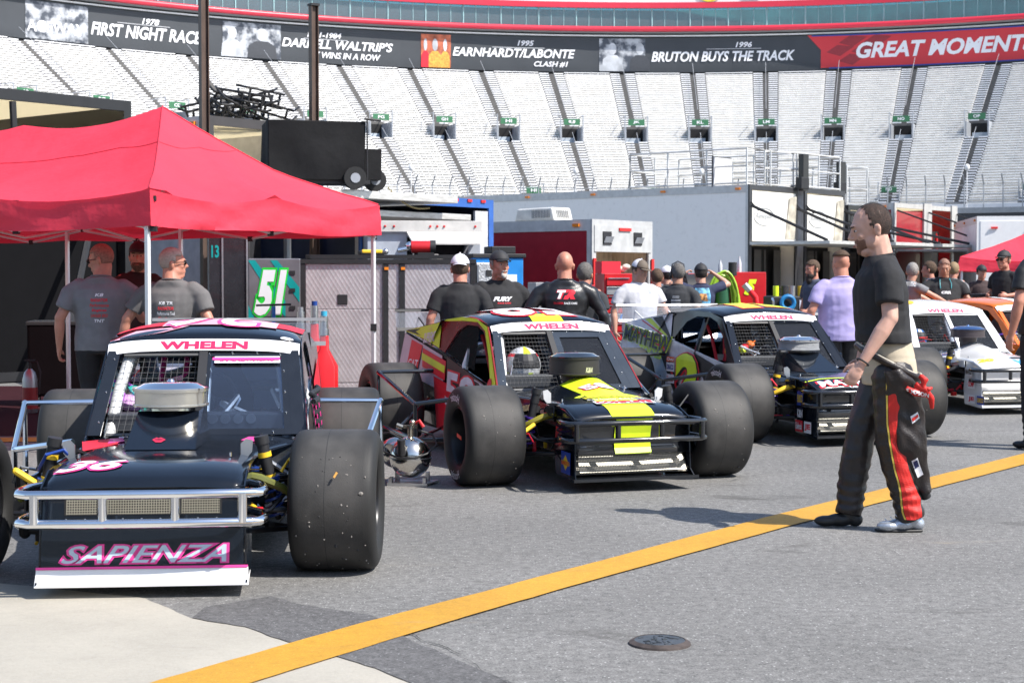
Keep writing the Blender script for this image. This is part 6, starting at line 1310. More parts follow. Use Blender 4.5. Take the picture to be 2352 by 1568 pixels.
# blue cabinet
a = W(1152, 640, 19.6); a.z = 0; t = thing('blue_locker', 'bright blue locker with a paper notice behind the man in the black cap', 'locker', a, .25); b = MB(); b.bx(-.35, .27, 0, .6, .05, 1.70); bo = b.build('body', mat('locker_blue', (.02, .23, .62), .35), t, smooth=False, bevel=.01); b = MB(); b.bx(.06, .19, -.005, 0, 1.2, 1.5); b.build('paper_notice', WTXT, bo, smooth=False)
b = MB(); b.bx(-.36, .30, -.02, .62, 1.70, 1.75); b.bx(-.1, .2, .1, .5, 1.75, 1.84); b.build('lid', MBLACK, t, smooth=False, bevel=.01); b = MB(); b.bx(.22, .24, -.02, 0, 1.0, 1.1); b.bx(.22, .24, -.02, 0, .8, .9); b.build('hinge', STEEL, t, smooth=False)
a = W(1120, 640, 19.2); a.z = 0; t = thing('aluminium_locker', 'diamond-plate locker end with papers taped on, between two men in black', 'locker', a, .3); b = MB(); b.bx(-.14, .2, 0, .5, .05, 1.64); bo = b.build('body', mat('diamond_plate_bright', (.6, .6, .6), .35, .7, bump=1., bscale=45), t, smooth=False, bevel=.01); b = MB(); b.bx(.05, .14, -.006, 0, 1.15, 1.35); b.build('paper_notice', WTXT, bo, smooth=False); b = MB(); b.bx(-.02, .05, -.01, 0, 1.48, 1.55); b.build('latch', MBLACK, bo, smooth=False)
# red tool chests
def tool_chest(label, a, rz, w_, h_, col, nd=8, extra=None):
    t = thing('tool_chest', label, 'tool chest', a, rz, 'red tool chests'); b = MB(); b.bx(0, w_, 0, .5, .12, h_); b.build('case', col, t, smooth=False, bevel=.008)
    z = .16
    for k in range(nd):
        dz = (h_ - .2) / nd; b = MB(); b.bx(.03, w_ - .03, -.025, .0, z, z + dz - .015); d_ = b.build('drawer', col if k % 3 else mat('drawer_steel', (.5, .5, .5), .35, .6), t, smooth=False, bevel=.004); b = MB(); b.bx(.05, w_ - .05, -.04, -.025, z + dz - .03, z + dz - .018); b.build('pull', ALU, d_, smooth=False); z += dz
    for x in (.06, w_ - .06): b = MB(); b.cyl((x - .02, .1, .06), (x + .02, .1, .06), .06, n=12); b.cyl((x - .02, .4, .06), (x + .02, .4, .06), .06, n=12); b.build('caster', MBLACK, t)
    return t
a = W(1388, 640, 21.5); a.z = 0; tool_chest('red tool chest with silver drawers in front of the red trailer doorway', a, .2, .38, 1.52, RED, 11)
a = W(1230, 640, 21.8); a.z = 0; tool_chest('grey and red tool chest to the left of the bald man in the racing suit', a, .2, .6, 1.4, mat('chest_grey_red', (.3, .3, .31), .4), 4)
a = W(1300, 640, 23); a.z = 0; tool_chest('low red tool chest behind the bald man in the racing suit', a, .2, .7, 1.36, RED, 6)
a = W(1392, 640, 21.6); t = thing('snack_bag_pile', 'red cardboard snack box and clear bags heaped on the red tool chest', 'snack bags', (a.x - .06, a.y + .2, 1.52), .2); b = MB(); b.box((.1, 0, .08), (.28, .2, .16), .2); b.build('box', RTXT, t, smooth=False); b = MB(); rnd = random.Random(3); [b.ball((.28 + rnd.uniform(-.08, .1), rnd.uniform(-.1, .1), .05 + rnd.uniform(0, .06)), (.06, .05, .04), 8) for _ in range(6)]; b.build('bag', mat('pale_plastic_bag', (.7, .66, .55), .3), t)
a = W(1434, 640, 20.8); t = thing('coiled_blue_hose', 'blue ring clamps hanging by the red tool chest', 'hose clamps', (a.x, a.y, 0)); b = MB()
for x, z in ((.0, .95), (.09, 1.03), (.03, .85), (.1, .92)): b.tube([(x + .045 * math.cos(k * PI / 7), -.0, z + .045 * math.sin(k * PI / 7)) for k in range(14)], .016, 6, closed=True)
b.build('ring', mat('anodised_blue', (.02, .25, .7), .3, .4), t); b = MB(); b.cyl((.05, .04, 0), (.05, .04, 1.1), .015, n=8); b.build('stand', MBLACK, t)
a = W(1462, 640, 19.3); t = thing('white_tube', 'white plastic tube standing upright by the man in the grey tee', 'tube', (a.x, a.y, 0)); MB().cyl((0, 0, 0), (0, 0, .98), .085, n=24).build('tube', mat('pvc_white', (.6, .62, .64), .35), t); MB().cyl((0, 0, .98), (0, 0, 1.0), .09, n=24).build('cap', GREYP, t)
# red pit cart 5 with green hose
a = W(1640, 640, 27); a.z = 0; t = thing('pit_cart', 'red pit cart marked 5 with a coiled lime hose over a green gas bottle', 'pit cart', a, .1)
b = MB(); b.bx(.32, .88, 0, .9, .15, 1.56); b.bx(-.5, .32, .5, .9, .15, 1.54); b.build('body', RED, t, smooth=False, bevel=.01); b = MB(); b.cyl((-.45, .25, 1.15), (.2, .25, 1.15), .38, n=24); b.build('air_tank', MBLACK, t)
b = MB(); b.cyl((.12, -.12, .3), (.12, -.12, 1.35), .12, n=18); b.ball((.12, -.12, 1.38), .11, 10); b.build('gas_bottle', mat('bottle_green', (.03, .12, .06), .35), t); b = MB(); b.cyl((.3, -.05, 1.5), (.3, -.05, 1.72), .07, n=14); b.build('small_tank', MBLACK, t)
b = MB(); rnd = random.Random(5)
for k in range(7):
    rx, rz_ = .22 + rnd.uniform(-.04, .04), .52 + rnd.uniform(-.06, .06); cx, cz = .1 + rnd.uniform(-.03, .03), .98 + rnd.uniform(-.05, .05); b.tube([(cx + rx * math.cos(q * PI / 14), -.27 + .02 * k - .1 * (q % 28 > 14) * 0, cz + rz_ * math.sin(q * PI / 14)) for q in range(28)], .022, 6, closed=True)
b.build('hose', mat('lime_hose', (.33, .55, .04), .4), t); text_on('5', quadfn((.5, -.01, 1.18), (.68, -.01, 1.18), (.72, -.01, 1.44), (.54, -.01, 1.44)), YEL, t, bold=.08, shear=.2)
for k in range(7): b = MB(); b.bx(.5, .84, -.02, 0, .3 + k * .11, .38 + k * .11); b.build('drawer', mat('drawer_red', (.4, .01, .015), .4), t, smooth=False, bevel=.004)
for x in (-.3, .7): b = MB(); b.cyl((x - .05, .2, .12), (x + .05, .2, .12), .12, n=16); b.build('wheel', MBLACK, t)
for k, (px, hh) in enumerate(((1656, .2), (1700, .26))): a2 = W(px, 640, 27.2); t = thing('bottle', ['clear water bottle on the red pit cart', 'white bottle on the right end of the red pit cart'][k], 'bottle', (a2.x, a2.y + .1, 1.56)); MB().lathe([(.001, 0), (.035, 0), (.035, hh * .6), (.015, hh * .85), (.015, hh), (.001, hh)], n=14).build('bottle_body', mat('bottle_white', (.6, .63, .65), .2), t)
a = W(1738, 640, 26.3); a.z = 0; t = thing('fuel_funnel_can', 'red fuel can with a bent filler pipe right of the red pit cart', 'fuel can', a); b = MB(); b.rings([[Vector((sx * r, sy * r * .6, z)) for sx, sy in ((-1, -1), (1, -1), (1, 1), (-1, 1))] for r, z in ((.24, 0), (.24, .5), (.07, 1.05))]); b.build('can', REDC, t, bevel=.01); b = MB(); b.tube([(0, 0, 1.0), (-.02, 0, 1.15), (-.16, 0, 1.32)], .05, 10); b.build('pipe', REDC, t); b = MB(); b.cyl((-.11, 0, 1.26), (-.2, 0, 1.36), .055, n=12); b.build('nozzle', ALU, t)
# black nitrogen/tool cart with blue reels
a = W(1790, 640, 25.2); a.z = 0; t = thing('black_tool_cart', 'black pit cart with blue hose reels and paper sheet behind the bearded man', 'pit cart', a, .1); b = MB(); b.bx(-.1, .78, 0, .6, .12, 1.18); b.build('body', MBLACK, t, smooth=False, bevel=.02); b = MB()
for x, z in ((.12, 1.08), (.12, .78)): b.tube([(x + .1 * math.cos(k * PI / 8), -.06, z + .1 * math.sin(k * PI / 8)) for k in range(16)], .035, 8, closed=True)
b.build('hose_reel', mat('reel_blue', (.02, .2, .45), .35), t); b = MB(); b.bx(.32, .52, -.012, 0, .82, 1.12); b.build('paper_sheet', mat('pale_paper', (.6, .6, .68), .6), t, smooth=False); b = MB(); b.tube([(-.12, -.05, .7), (-.12, -.12, .75), (-.12, -.12, 1.1), (-.12, -.05, 1.15)], .02, 6); b.tube([(.6, -.05, .7), (.6, -.12, .75), (.6, -.12, 1.1), (.6, -.05, 1.15)], .02, 6); b.build('grab_handle', CHROME, t)
for k in range(6): b = MB(); b.cyl((.0 + .13 * k, .2, 1.18), (.0 + .13 * k, .2, 1.34), .045, n=10); b.build('spray_can', [YEL, MBLACK, ALU, YTXT, MBLACK, BLUE][k], t)
for x in (.0, .7): b = MB(); b.cyl((x - .03, .1, .08), (x + .03, .1, .08), .08, n=12); b.build('wheel', MBLACK, t)
# far right: black shelves and yellow bottle under the far canopy
a = W(2210, 640, 24.5); a.z = 0; t = thing('black_shelf_cart', 'black shelf cart with a water bottle under the far red canopy', 'cart', a, .1); b = MB()
for z in (.35, .75, 1.18): b.bx(-.2, .5, 0, .5, z, z + .04)
for x in (-.2, .46): b.bx(x, x + .04, 0, .04, 0, 1.2); b.bx(x, x + .04, .46, .5, 0, 1.2)
b.build('shelf', MBLACK, t, smooth=False); b = MB(); b.bx(-.1, .3, .1, .4, .79, 1.0); b.build('box', GREYP, t, smooth=False); b = MB(); b.cyl((-.05, .2, 1.22), (-.05, .2, 1.45), .045, n=12); b.cyl((.05, .2, 1.22), (.05, .2, 1.42), .045, n=12); b.build('water_bottle', mat('bottle_white', (.6, .63, .65)), t)
# stainless air tank beside the nearest tyre
g = G(940, 1118); t = thing('air_tank', 'polished stainless spherical air tank with a gauge and hose beside the big front tyre', 'air tank', (g.x, g.y + .15, 0), -.15); t.scale = (1.1, 1.1, 1.1)
SS = mat('polished_stainless', (.62, .60, .56), .12, 1., var=.08, scale=12)
b = MB(); b.ball((0, 0, .175), .135, 32); bo = b.build('sphere', SS, t); b = MB(); b.lathe([(.136, .172), (.139, .172), (.139, .178), (.136, .178)], n=40); b.build('weld_seam', STEEL, bo)
b = MB(); b.ball((-.13, .12, .19), .10, 20); b.cyl((-.13, .02, .19), (-.1, .06, .2), .07, n=16); b.build('rear_tank', SS, t)
b = MB(); b.slab([(-.13, -.11, .012), (.13, -.11, .012), (.17, .1, .012), (-.17, .1, .012)], (0, 0, .008)); b.box((-.11, -.08, .03), (.02, .05, .05)); b.box((.11, -.08, .03), (.02, .05, .05)); b.box((-.1, .06, .04), (.02, .05, .07)); b.box((.1, .06, .04), (.02, .05, .07)); b.slab([(-.13, -.11, 0), (.13, -.11, 0), (.13, -.09, 0), (-.13, -.09, 0)], (0, 0, .012)); b.slab([(-.17, .08, 0), (.17, .08, 0), (.17, .1, 0), (-.17, .1, 0)], (0, 0, .012)); b.build('foot', ALU, t, smooth=False)
b = MB(); b.cyl((0, 0, .30), (0, 0, .37), .018, n=12); b.cyl((0, 0, .35), (.02, -.03, .40), .012, n=8); b.box((0, 0, .37), (.09, .02, .02)); b.cyl((-.05, 0, .365), (-.09, 0, .38), .016, n=10); b.ball((.02, -.03, .40), .02, 8); b.build('valve', mat('brass_steel', (.5, .46, .38), .25, .9), t)
b = MB(); b.tube([(.03, 0, .39), (.06, -.01, .41), (.09, -.02, .37)], .012, 8); b.build('red_coupling', RED, t)
b = MB(); b.cyl((-.03, -.125, .20), (-.03, -.14, .30), .026, n=14); b.build('gauge', MBLACK, t)
b = MB(); b.tube([(-.03, -.10, .30), (-.11, -.10, .34), (-.17, -.06, .33), (-.185, 0, .28), (-.15, -.10, .22), (-.05, -.145, .185), (.06, -.145, .185), (.13, -.10, .21), (.175, -.02, .26), (.14, .02, .32), (.05, 0, .35)], .007, 8); b.build('hose', MBLACK, t)
# ================================================================ PEOPLE
def organic(mb, name, m, parent, voxel=.009, it=3, disp=None, smooth_f=.6):
    me = bpy.data.meshes.new('tmp'); me.from_pydata(mb.v, [], mb.f); o = bpy.data.objects.new('tmp', me); COL.objects.link(o)
    bb = bmesh.new(); bb.from_mesh(me); bmesh.ops.recalc_face_normals(bb, faces=bb.faces); bb.to_mesh(me); bb.free()
    r = o.modifiers.new('r', 'REMESH'); r.mode = 'VOXEL'; r.voxel_size = voxel
    s = o.modifiers.new('s', 'SMOOTH'); s.factor = smooth_f; s.iterations = it
    dg = bpy.context.evaluated_depsgraph_get(); nm = bpy.data.meshes.new_from_object(o.evaluated_get(dg)); bpy.data.objects.remove(o); bpy.data.meshes.remove(me)
    if disp:
        n = len(nm.vertices); co = np.zeros(n * 3); no = np.zeros(n * 3); nm.vertices.foreach_get('co', co); nm.vertices.foreach_get('normal', no)
        co = co.reshape(-1, 3); no = no.reshape(-1, 3)
        d = np.array([disp(Vector(c)) for c in co]); kk = np.array([len(nm.edges), 0]); ed = np.zeros(len(nm.edges) * 2, dtype=np.int64); nm.edges.foreach_get('vertices', ed); ed = ed.reshape(-1, 2); cnt = np.bincount(ed.ravel(), minlength=n)[:, None]; co += no * d[:, None]
        for _ in range(2):
            acc = np.zeros_like(co); np.add.at(acc, ed[:, 0], co[ed[:, 1]]); np.add.at(acc, ed[:, 1], co[ed[:, 0]]); co = co * .5 + .5 * acc / np.maximum(cnt, 1)
        nm.vertices.foreach_set('co', co.ravel())
    nm.name = name; nm.materials.clear(); nm.materials.append(m); nm.polygons.foreach_set('use_smooth', [True] * len(nm.polygons)); nm.update()
    ob = bpy.data.objects.new(name, nm); COL.objects.link(ob)
    if parent: ob.parent = parent
    return ob
def bvh(o):
    me = o.data; return BVHTree.FromPolygons([v.co.copy() for v in me.vertices], [tuple(p.vertices) for p in me.polygons])
def print_on(target, verts2d, faces, m, o0, ux, uy, n, name='print', off=.004):
    """project flat lettering (u,v) onto target along -n ; o0 origin, ux, uy span vectors"""
    t = bvh(target); n = Vector(n).normalized(); out = []; ok = True
    for u, v in verts2d:
        p = Vector(o0) + Vector(ux) * u + Vector(uy) * v + n * 1.0; h = t.ray_cast(p, -n, 3.0)
        out.append((h[0] if h[0] is not None else p - n) + n * off)
    b = MB(); b.add(out, faces); return b.build(name, m, target, smooth=False, fixn=False)
def print_text(target, txt, m, o0, ux, uy, n, bold=.03, shear=0., off=.004):
    vs, fs, _ = text_mesh(txt, bold, shear); return print_on(target, vs, fs, m, o0, ux, uy, n, 'print', off)
def print_poly(target, uv, m, o0, ux, uy, n, off=.003, sub=10, name='print'):
    """uv: list of (u0,v0,u1,v1) bands or a quad strip [(uL,vL,uR,vR),...]"""
    vs = []; fs = []; nx = 4
    rows = []
    for i in range(len(uv) - 1):
        a, b_ = uv[i], uv[i + 1]
        for k in range(sub + (i == len(uv) - 2)):
            f = k / sub; rows.append([a[j] * (1 - f) + b_[j] * f for j in range(4)])
    for r_ in rows:
        for k in range(nx + 1): f = k / nx; vs.append((r_[0] * (1 - f) + r_[2] * f, r_[1] * (1 - f) + r_[3] * f))
    for i in range(len(rows) - 1):
        for k in range(nx): a = i * (nx + 1) + k; fs.append((a, a + 1, a + nx + 2, a + nx + 1))
    return print_on(target, vs, fs, m, o0, ux, uy, n, name, off)
def skinmat(name, col): 
    m = mat(name, col, .5, var=.14, scale=14); b = m.node_tree.nodes['Principled BSDF']; b.inputs['Subsurface Weight'].default_value = .12; b.inputs['Subsurface Radius'].default_value = (.02, .008, .004); return m
SKIN = skinmat('skin_fair', (.50, .27, .19)); SKIN_R = skinmat('skin_ruddy', (.50, .22, .15)); SKIN_T = skinmat('skin_tan', (.40, .20, .13))
def cloth(name, col, rough=.85): return mat(name, col, rough, var=.10, scale=12, bump=.25, bscale=260)
TBLACK = cloth('tee_black', (.018, .018, .02)); TGREY = cloth('tee_grey', (.19, .19, .20)); TDGREY = cloth('tee_dark_grey', (.125, .12, .12)); TLGREY = cloth('tee_light_grey', (.52, .52, .55)); TNAVY = cloth('tee_navy', (.025, .032, .075)); TCHAR = cloth('tee_charcoal', (.035, .037, .042)); TPURP = cloth('tee_lavender', (.38, .33, .60)); SLATE = cloth('tee_slate', (.06, .075, .11))
PANTB = cloth('trousers_black', (.014, .014, .016)); JEAN = cloth('jeans', (.04, .06, .12)); SHOEB = mat('shoe_black', (.02, .02, .02), .5); KHAKI = cloth('trousers_khaki', (.3, .25, .18))
HAIR_D = mat('hair_dark', (.022, .015, .011), .6, var=.5, scale=60, bump=1., bscale=160); HAIR_G = mat('hair_grey', (.30, .28, .26), .7, var=.4, scale=60, bump=1., bscale=160); HAIR_B = mat('hair_brown', (.10, .06, .035), .7, var=.4, scale=60, bump=1., bscale=160); HAIR_S = mat('hair_salt', (.14, .13, .12), .7, var=.5, scale=80, bump=1., bscale=160)
def stub(name, under, over): return mat(name, tuple(a * .55 + b_ * .45 for a, b_ in zip(under, over)), .7, var=.3, scale=70)
def patchy(m, thr, scale=420):
    t = m.node_tree; n = t.nodes.new('ShaderNodeTexNoise'); n.inputs['Scale'].default_value = scale; n.inputs['Detail'].default_value = 2; tc = t.nodes.new('ShaderNodeTexCoord'); g = t.nodes.new('ShaderNodeMath'); g.operation = 'GREATER_THAN'; g.inputs[1].default_value = thr
    t.links.new(tc.outputs['Object'], n.inputs['Vector']); t.links.new(n.outputs['Fac'], g.inputs[0]); t.links.new(g.outputs[0], t.nodes['Principled BSDF'].inputs['Alpha']); return m
def rotz(v, a): c, s = math.cos(a), math.sin(a); return Vector((v.x * c - v.y * s, v.x * s + v.y * c, v.z))
def person(label, loc, yaw, h=1.78, g=1.0, shirt=TBLACK, sleeve='short', pants=PANTB, shoes=SHOEB, skin=SKIN, hair=HAIR_D, hairtype='short', cap=None, capdir=0., head=(0., 0.), armL='down', armR='down', legs=None, lean=0., vox=.0095, seed=0, beard=None, glasses=None, hem=.90, group='crew members and bystanders', belly=0., handpose=None, fancy=False, suit=False):
    k = h / 1.8; T = thing('person', label, 'person', loc, yaw, group); V = lambda x, y, z: Vector((x, y, z)) * k
    LN = lambda z: -lean * max(0, z - .95)      # forward lean of the upper body (towards -y)
    rnd = random.Random(seed)
    sh = {s: V(s * (.185 + .10 * (g - 1)), LN(1.45) + .01, 1.455 - .03 * (g - 1)) for s in (-1, 1)}
    ARM = {'down': ((.075, .03, -.29), (.09, -.03, -.55)), 'bent': ((.07, .06, -.28), (-.02, -.17, -.30)), 'phone': ((.08, .00, -.29), (.05, -.24, -.16)), 'hips': ((.16, .10, -.26), (.04, .0, -.44)), 'head': ((.20, -.08, .06), (.02, -.12, .20)), 'reach': ((.05, -.24, -.16), (.02, -.46, -.26)), 'forward_low': ((.06, -.10, -.27), (.03, -.30, -.40)), 'wide': ((.12, .03, -.27), (.19, .0, -.53)), 'swing': ((.045, -.02, -.285), (.03, -.165, -.535)), 'side_reach': ((.20, -.10, -.20), (.38, -.26, -.34))}
    arms = {}
    for s, a in ((1, armL), (-1, armR)):
        e, w = ARM[a] if isinstance(a, str) else a
        gx = .05 * (g - 1) * 2
        arms[s] = (sh[s] + V(s * (e[0] + gx), e[1], e[2]), sh[s] + V(s * (w[0] + gx), w[1], w[2]))
    legs = legs or {1: ((.11, -.01, .50), (.12, .02, .085), 0), -1: ((.11, -.01, .50), (.12, .02, .085), 0)}
    kh = k * 1.14; hc = V(0, LN(1.66) - .02, 1.652); hy, hp = head; HM = Matrix.Rotation(hy, 3, 'Z') @ Matrix.Rotation(hp, 3, 'X')
    H = lambda x, y, z: hc + HM @ (V(x, y, z) * 1.14)
    # -------- body
    b = MB()
    b.ball(H(0, .012, .035), (.073 * kh, .094 * kh, .092 * kh), 16, HM)           # cranium
    b.ball(H(0, -.030, .01), (.062 * kh, .062 * kh, .085 * kh), 14, HM); b.ball(H(0, -.035, -.045), (.054 * kh, .055 * kh, .058 * kh), 14, HM)
    b.ball(H(0, -.068, -.088), (.026 * kh, .022 * kh, .02 * kh), 10, HM); b.ball(H(0, -.03, -.07), (.046 * kh, .048 * kh, .036 * kh), 12, HM)
    for s in (-1, 1):
        b.ball(H(s * .047, -.012, -.055), (.018 * kh, .04 * kh, .035 * kh), 8, HM); b.ball(H(s * .04, -.062, -.018), (.02 * kh, .016 * kh, .016 * kh), 8, HM)
        b.ball(H(s * .076, .018, -.008), (.009 * kh, .018 * kh, .031 * kh), 10, HM); b.ball(H(s * .082, .026, .004), (.008 * kh, .012 * kh, .02 * kh), 8, HM)
    b.ball(H(0, -.082, .036), (.045 * kh, .012 * kh, .010 * kh), 10, HM)              # brow
    b.cone(H(0, -.088, .022), .007 * kh, H(0, -.110, -.018), .011 * kh, 8); b.ball(H(0, -.098, -.024), (.016 * kh, .012 * kh, .009 * kh), 8, HM)
    b.ball(H(0, -.088, -.054), (.024 * kh, .009 * kh, .006 * kh), 8, HM); b.ball(H(0, -.086, -.064), (.020 * kh, .009 * kh, .006 * kh), 8, HM)
    nk = .060 * k * (1 + .35 * (g - 1)); b.cone(V(0, LN(1.47) + .02, 1.46), nk * 1.2, H(0, .018, -.045), nk)
    for s in (-1, 1): b.cone(V(s * .045, LN(1.49) + .02, 1.485), .030 * k, V(s * .12, LN(1.45) + .015, 1.435), .035 * k)
    if g > 1.15: b.ball(H(0, -.035, -.095), (.05 * kh, .045 * kh, .03 * kh), 10, HM)
    b.cone(V(-.12, LN(1.45) + .01, 1.44), .055 * k, V(.12, LN(1.45) + .01, 1.44), .055 * k)
    ring = lambda z, rx, ry, cy=0.: [V(rx * math.cos(a), cy + LN(z) + ry * math.sin(a), z) for a in [2 * PI * i / 20 for i in range(20)]]
    b.rings([ring(.86, .13, .09), ring(1.0, .13 * g, .095 * g), ring(1.15, .13 * g, .09 * g, .0), ring(1.3, .15, .095), ring(1.42, .15, .08), ring(1.47, .08, .06)])
    for s in (-1, 1):
        e, w = arms[s]; b.cone(sh[s] - V(s * .03, 0, .01), .052 * k, e, .041 * k * (1 + .3 * (g - 1))); mid = e.lerp(w, .3); b.cone(e, .040 * k, mid, .043 * k * (1 + .2 * (g - 1))); b.cone(mid, .043 * k * (1 + .2 * (g - 1)), w, .026 * k)
        # hand: palm, five fingers
        d = (w - e).normalized(); side = Vector((0, -1, 0)) if abs(d.z) > .6 else Vector((0, 0, 1)); side = (side - d * side.dot(d)).normalized(); n_ = d.cross(side) * s; n_ = -n_ if (n_.x * s > 0 and abs(d.z) > .6) else n_
        pr = .0105 * k if not fancy else .0098 * k; curl = 1.0
        PM = Matrix((side, d, n_)).transposed()
        b.ball(w + d * .045 * k, (.036 * k, .052 * k, .017 * k), 12, PM); b.cone(w, .024 * k, w + d * .03 * k, .024 * k)
        for i in range(4):
            r0 = w + d * .083 * k + side * (.030 - .0195 * i) * k; L_ = [.062, .074, .068, .052][i] * k; c1 = (d + n_ * .35).normalized(); c2 = (d * .55 + n_ * .95 * curl).normalized(); c3 = (n_ - d * .25).normalized()
            p1 = r0 + c1 * L_ * .42; p2 = p1 + c2 * L_ * .36; p3 = p2 + c3 * L_ * .28; b.cone(r0 - d * .02 * k, pr, p1, pr * .95, 8); b.cone(p1, pr * .95, p2, pr * .88, 8); b.cone(p2, pr * .88, p3, pr * .78, 8)
        t0 = w + d * .022 * k + side * .030 * k; t1 = t0 + (d * .7 + side * .55 + n_ * .5).normalized() * .042 * k; t2 = t1 + (d * .9 + n_ * .5).normalized() * .032 * k
        b.cone(t0, pr * 1.25, t1, pr * 1.1, 8); b.cone(t1, pr * 1.1, t2, pr * .9, 8)
        kn, an, _ = legs[s]; b.cone(V(s * .09, 0, .90), .07 * k, V(s * kn[0], kn[1], kn[2]), .048 * k); b.cone(V(s * kn[0], kn[1], kn[2]), .048 * k, V(s * an[0], an[1], an[2]), .035 * k)
    organic(b, 'body', skin, T, vox if not fancy else .0062, 3 if not fancy else 4)
    # -------- shirt
    b = MB(); gl = 1 + (g - 1) * .9; bl = belly
    secs = [(hem, .172 * gl, .125 * gl + bl * .3, -.01 - bl * .3), (hem + .06, .172 * gl, .128 * gl + bl * .5, -.01 - bl * .5), (1.08, .165 * gl, .125 * gl + bl * .6, -.01 - bl * .6), (1.20, .172 * gl, .125 * g + bl * .35, -.008 - bl * .35), (1.32, .192 * (1 + (g - 1) * .8), .130 * (1 + (g - 1) * .7), 0), (1.40, .192 * (1 + (g - 1) * .65), .118 * (1 + (g - 1) * .5), .005), (1.45, .172 * (1 + (g - 1) * .6), .098, .012), (1.485, .130 + .05 * (g - 1), .086 + .03 * (g - 1), .014), (1.515, .086 + .04 * (g - 1), .074 + .04 * (g - 1), .016)]
    b.rings([ring(z, rx, ry, cy) for z, rx, ry, cy in secs])
    for s in (-1, 1):
        e, w = arms[s]; S0 = sh[s] - V(s * .045, 0, .022); fr = .72 if sleeve == 'short' else 1.0; sr = (.072 + .02 * (g - 1)) * k; b.ball(S0, sr * 1.02, 12); en = sh[s].lerp(e, fr); b.cone(S0, sr, sh[s].lerp(e, .25), sr * .98); b.cyl(sh[s].lerp(e, .25), en, sr * .98, sr * (1.0 if sleeve == 'short' else .8))
        if sleeve == 'long': b.cone(e, sr * .82, e.lerp(w, .5), sr * .72); b.cyl(e.lerp(w, .5), e.lerp(w, .97), sr * .72, sr * .58)
    sd = Vector((seed * 3.1, seed * 1.7, 0)); lowv = [arms[s][0] for s in (-1, 1)]
    def dsp(c):
        z = c.z / k; q = c / k
        w_ = noise.noise(Vector((q.x * 7, q.y * 7, z * 3.2)) + sd) * .010 + abs(noise.noise(Vector((q.x * 5 + z * 3, q.y * 5, z * 11)) + sd)) * -.011 * (1 if z < 1.22 else .55) + noise.noise(q * 22 + sd) * .0025
        return w_ * k
    so = organic(b, 'shirt' if not suit else 'racing_jacket', shirt, T, vox * (1 if not fancy else .8), 4, dsp)
    b = MB(); cg = 1 + .5 * (g - 1); b.tube([V(.072 * cg * math.cos(a), LN(1.5) + .014 + .066 * cg * math.sin(a), 1.512 + .012 * math.sin(a)) for a in [2 * PI * i / 22 for i in range(22)]], .0075 * k, 6, closed=True); b.build('collar', shirt, so)
    # -------- trousers
    b = MB(); b.rings([ring(.84, .150 * gl, .112 * gl), ring(.90, .150 * gl, .110 * gl), ring(.96, .135 * gl, .095 * gl), ring(1.0, .125 * gl, .085 * gl)])
    for s in (-1, 1):
        kn, an, _ = legs[s]; K_ = V(s * kn[0], kn[1], kn[2]); A_ = V(s * an[0], an[1], an[2]); fz = 1.2 if fancy else 1.0; b.cone(V(s * .082 * gl, .01, .85), .100 * k * (1 + .4 * (g - 1)) * (1.12 if fancy else 1), K_, .072 * k * fz); b.cone(K_, .072 * k * fz, A_.lerp(K_, .3), .070 * k * fz); b.cyl(A_.lerp(K_, .3), A_ - V(0, 0, .02), .068 * k * fz, .070 * k * (1.1 if fancy else 1))
    def dsp2(c):
        z = c.z / k; q = c / k; bot = max(0, 1 - abs(z - .16) / .22)
        return (noise.noise(Vector((q.x * 6, q.y * 6, z * 4)) + sd) * .010 + math.sin(z * 95 + q.x * 20 + noise.noise(q * 6) * 4) * .006 * bot - abs(noise.noise(Vector((q.x * 5, q.y * 9, z * 13)) + sd)) * .012) * k
    po = organic(b, 'trousers', pants, T, vox, 3, dsp2)
    for s in (-1, 1):
        kn, an, fy = legs[s]; A_ = V(s * an[0], an[1], an[2]); b = MB(); fw = rotz(Vector((0, -1, 0)), fy); rt = rotz(Vector((1, 0, 0)), fy); FM = Matrix((rt, -fw, Vector((0, 0, 1)))).transposed(); zf = .05 + (an[2] - .085)
        base = Vector((A_.x, A_.y, 0)); G_ = lambda f, z: base + fw * f * k + Vector((0, 0, z * k))
        zb = an[2] - .085
        b.ball(G_(-.035, .042 + zb), (.040 * k, .045 * k, .040 * k), 12, FM); b.ball(G_(.05, .04 + zb), (.044 * k, .08 * k, .037 * k), 12, FM); b.ball(G_(.125, .033 + zb), (.047 * k, .07 * k, .030 * k), 12, FM); b.cone(G_(-.01, .06 + zb), .042 * k, A_ + V(0, 0, .01), .040 * k)
        for i in range(0): pass
        for v in range(len(b.v)):
            if b.v[v][2] < .008 + zb * k: b.v[v] = (b.v[v][0], b.v[v][1], .004 + zb * k)
        organic(b, 'shoe', shoes[s] if isinstance(shoes, dict) else shoes, T, .008, 2)
    # -------- head dress
    def shell(name, m, grow, keep, thick=.004, seedn=0, rough_=.0015, n=28, parent=None):
        bb = MB(); rows = 20; pts = {}
        for i in range(rows + 1):
            for j in range(n):
                t = PI * i / rows; a = 2 * PI * j / n; v = Vector((math.sin(t) * math.cos(a), math.sin(t) * math.sin(a), math.cos(t)))
                p = Vector((v.x * .0735, .012 + v.y * .0945, .035 + v.z * .0925)); gg = grow + rough_ * noise.noise(v * 14 + sd)
                p = p + v * gg
                if p.z < .0 and p.y < .0: p.y = max(p.y, -.03)
                pts[i, j] = p
        for i in range(rows):
            for j in range(n):
                q = [pts[i, j], pts[i + 1, j], pts[i + 1, (j + 1) % n], pts[i, (j + 1) % n]]; c = sum(q, Vector()) / 4
                if keep(c): bb.quad(*[H(*p) for p in q])
        if not bb.f: return None
        ob = bb.build(name, m, parent or T, ang=80)
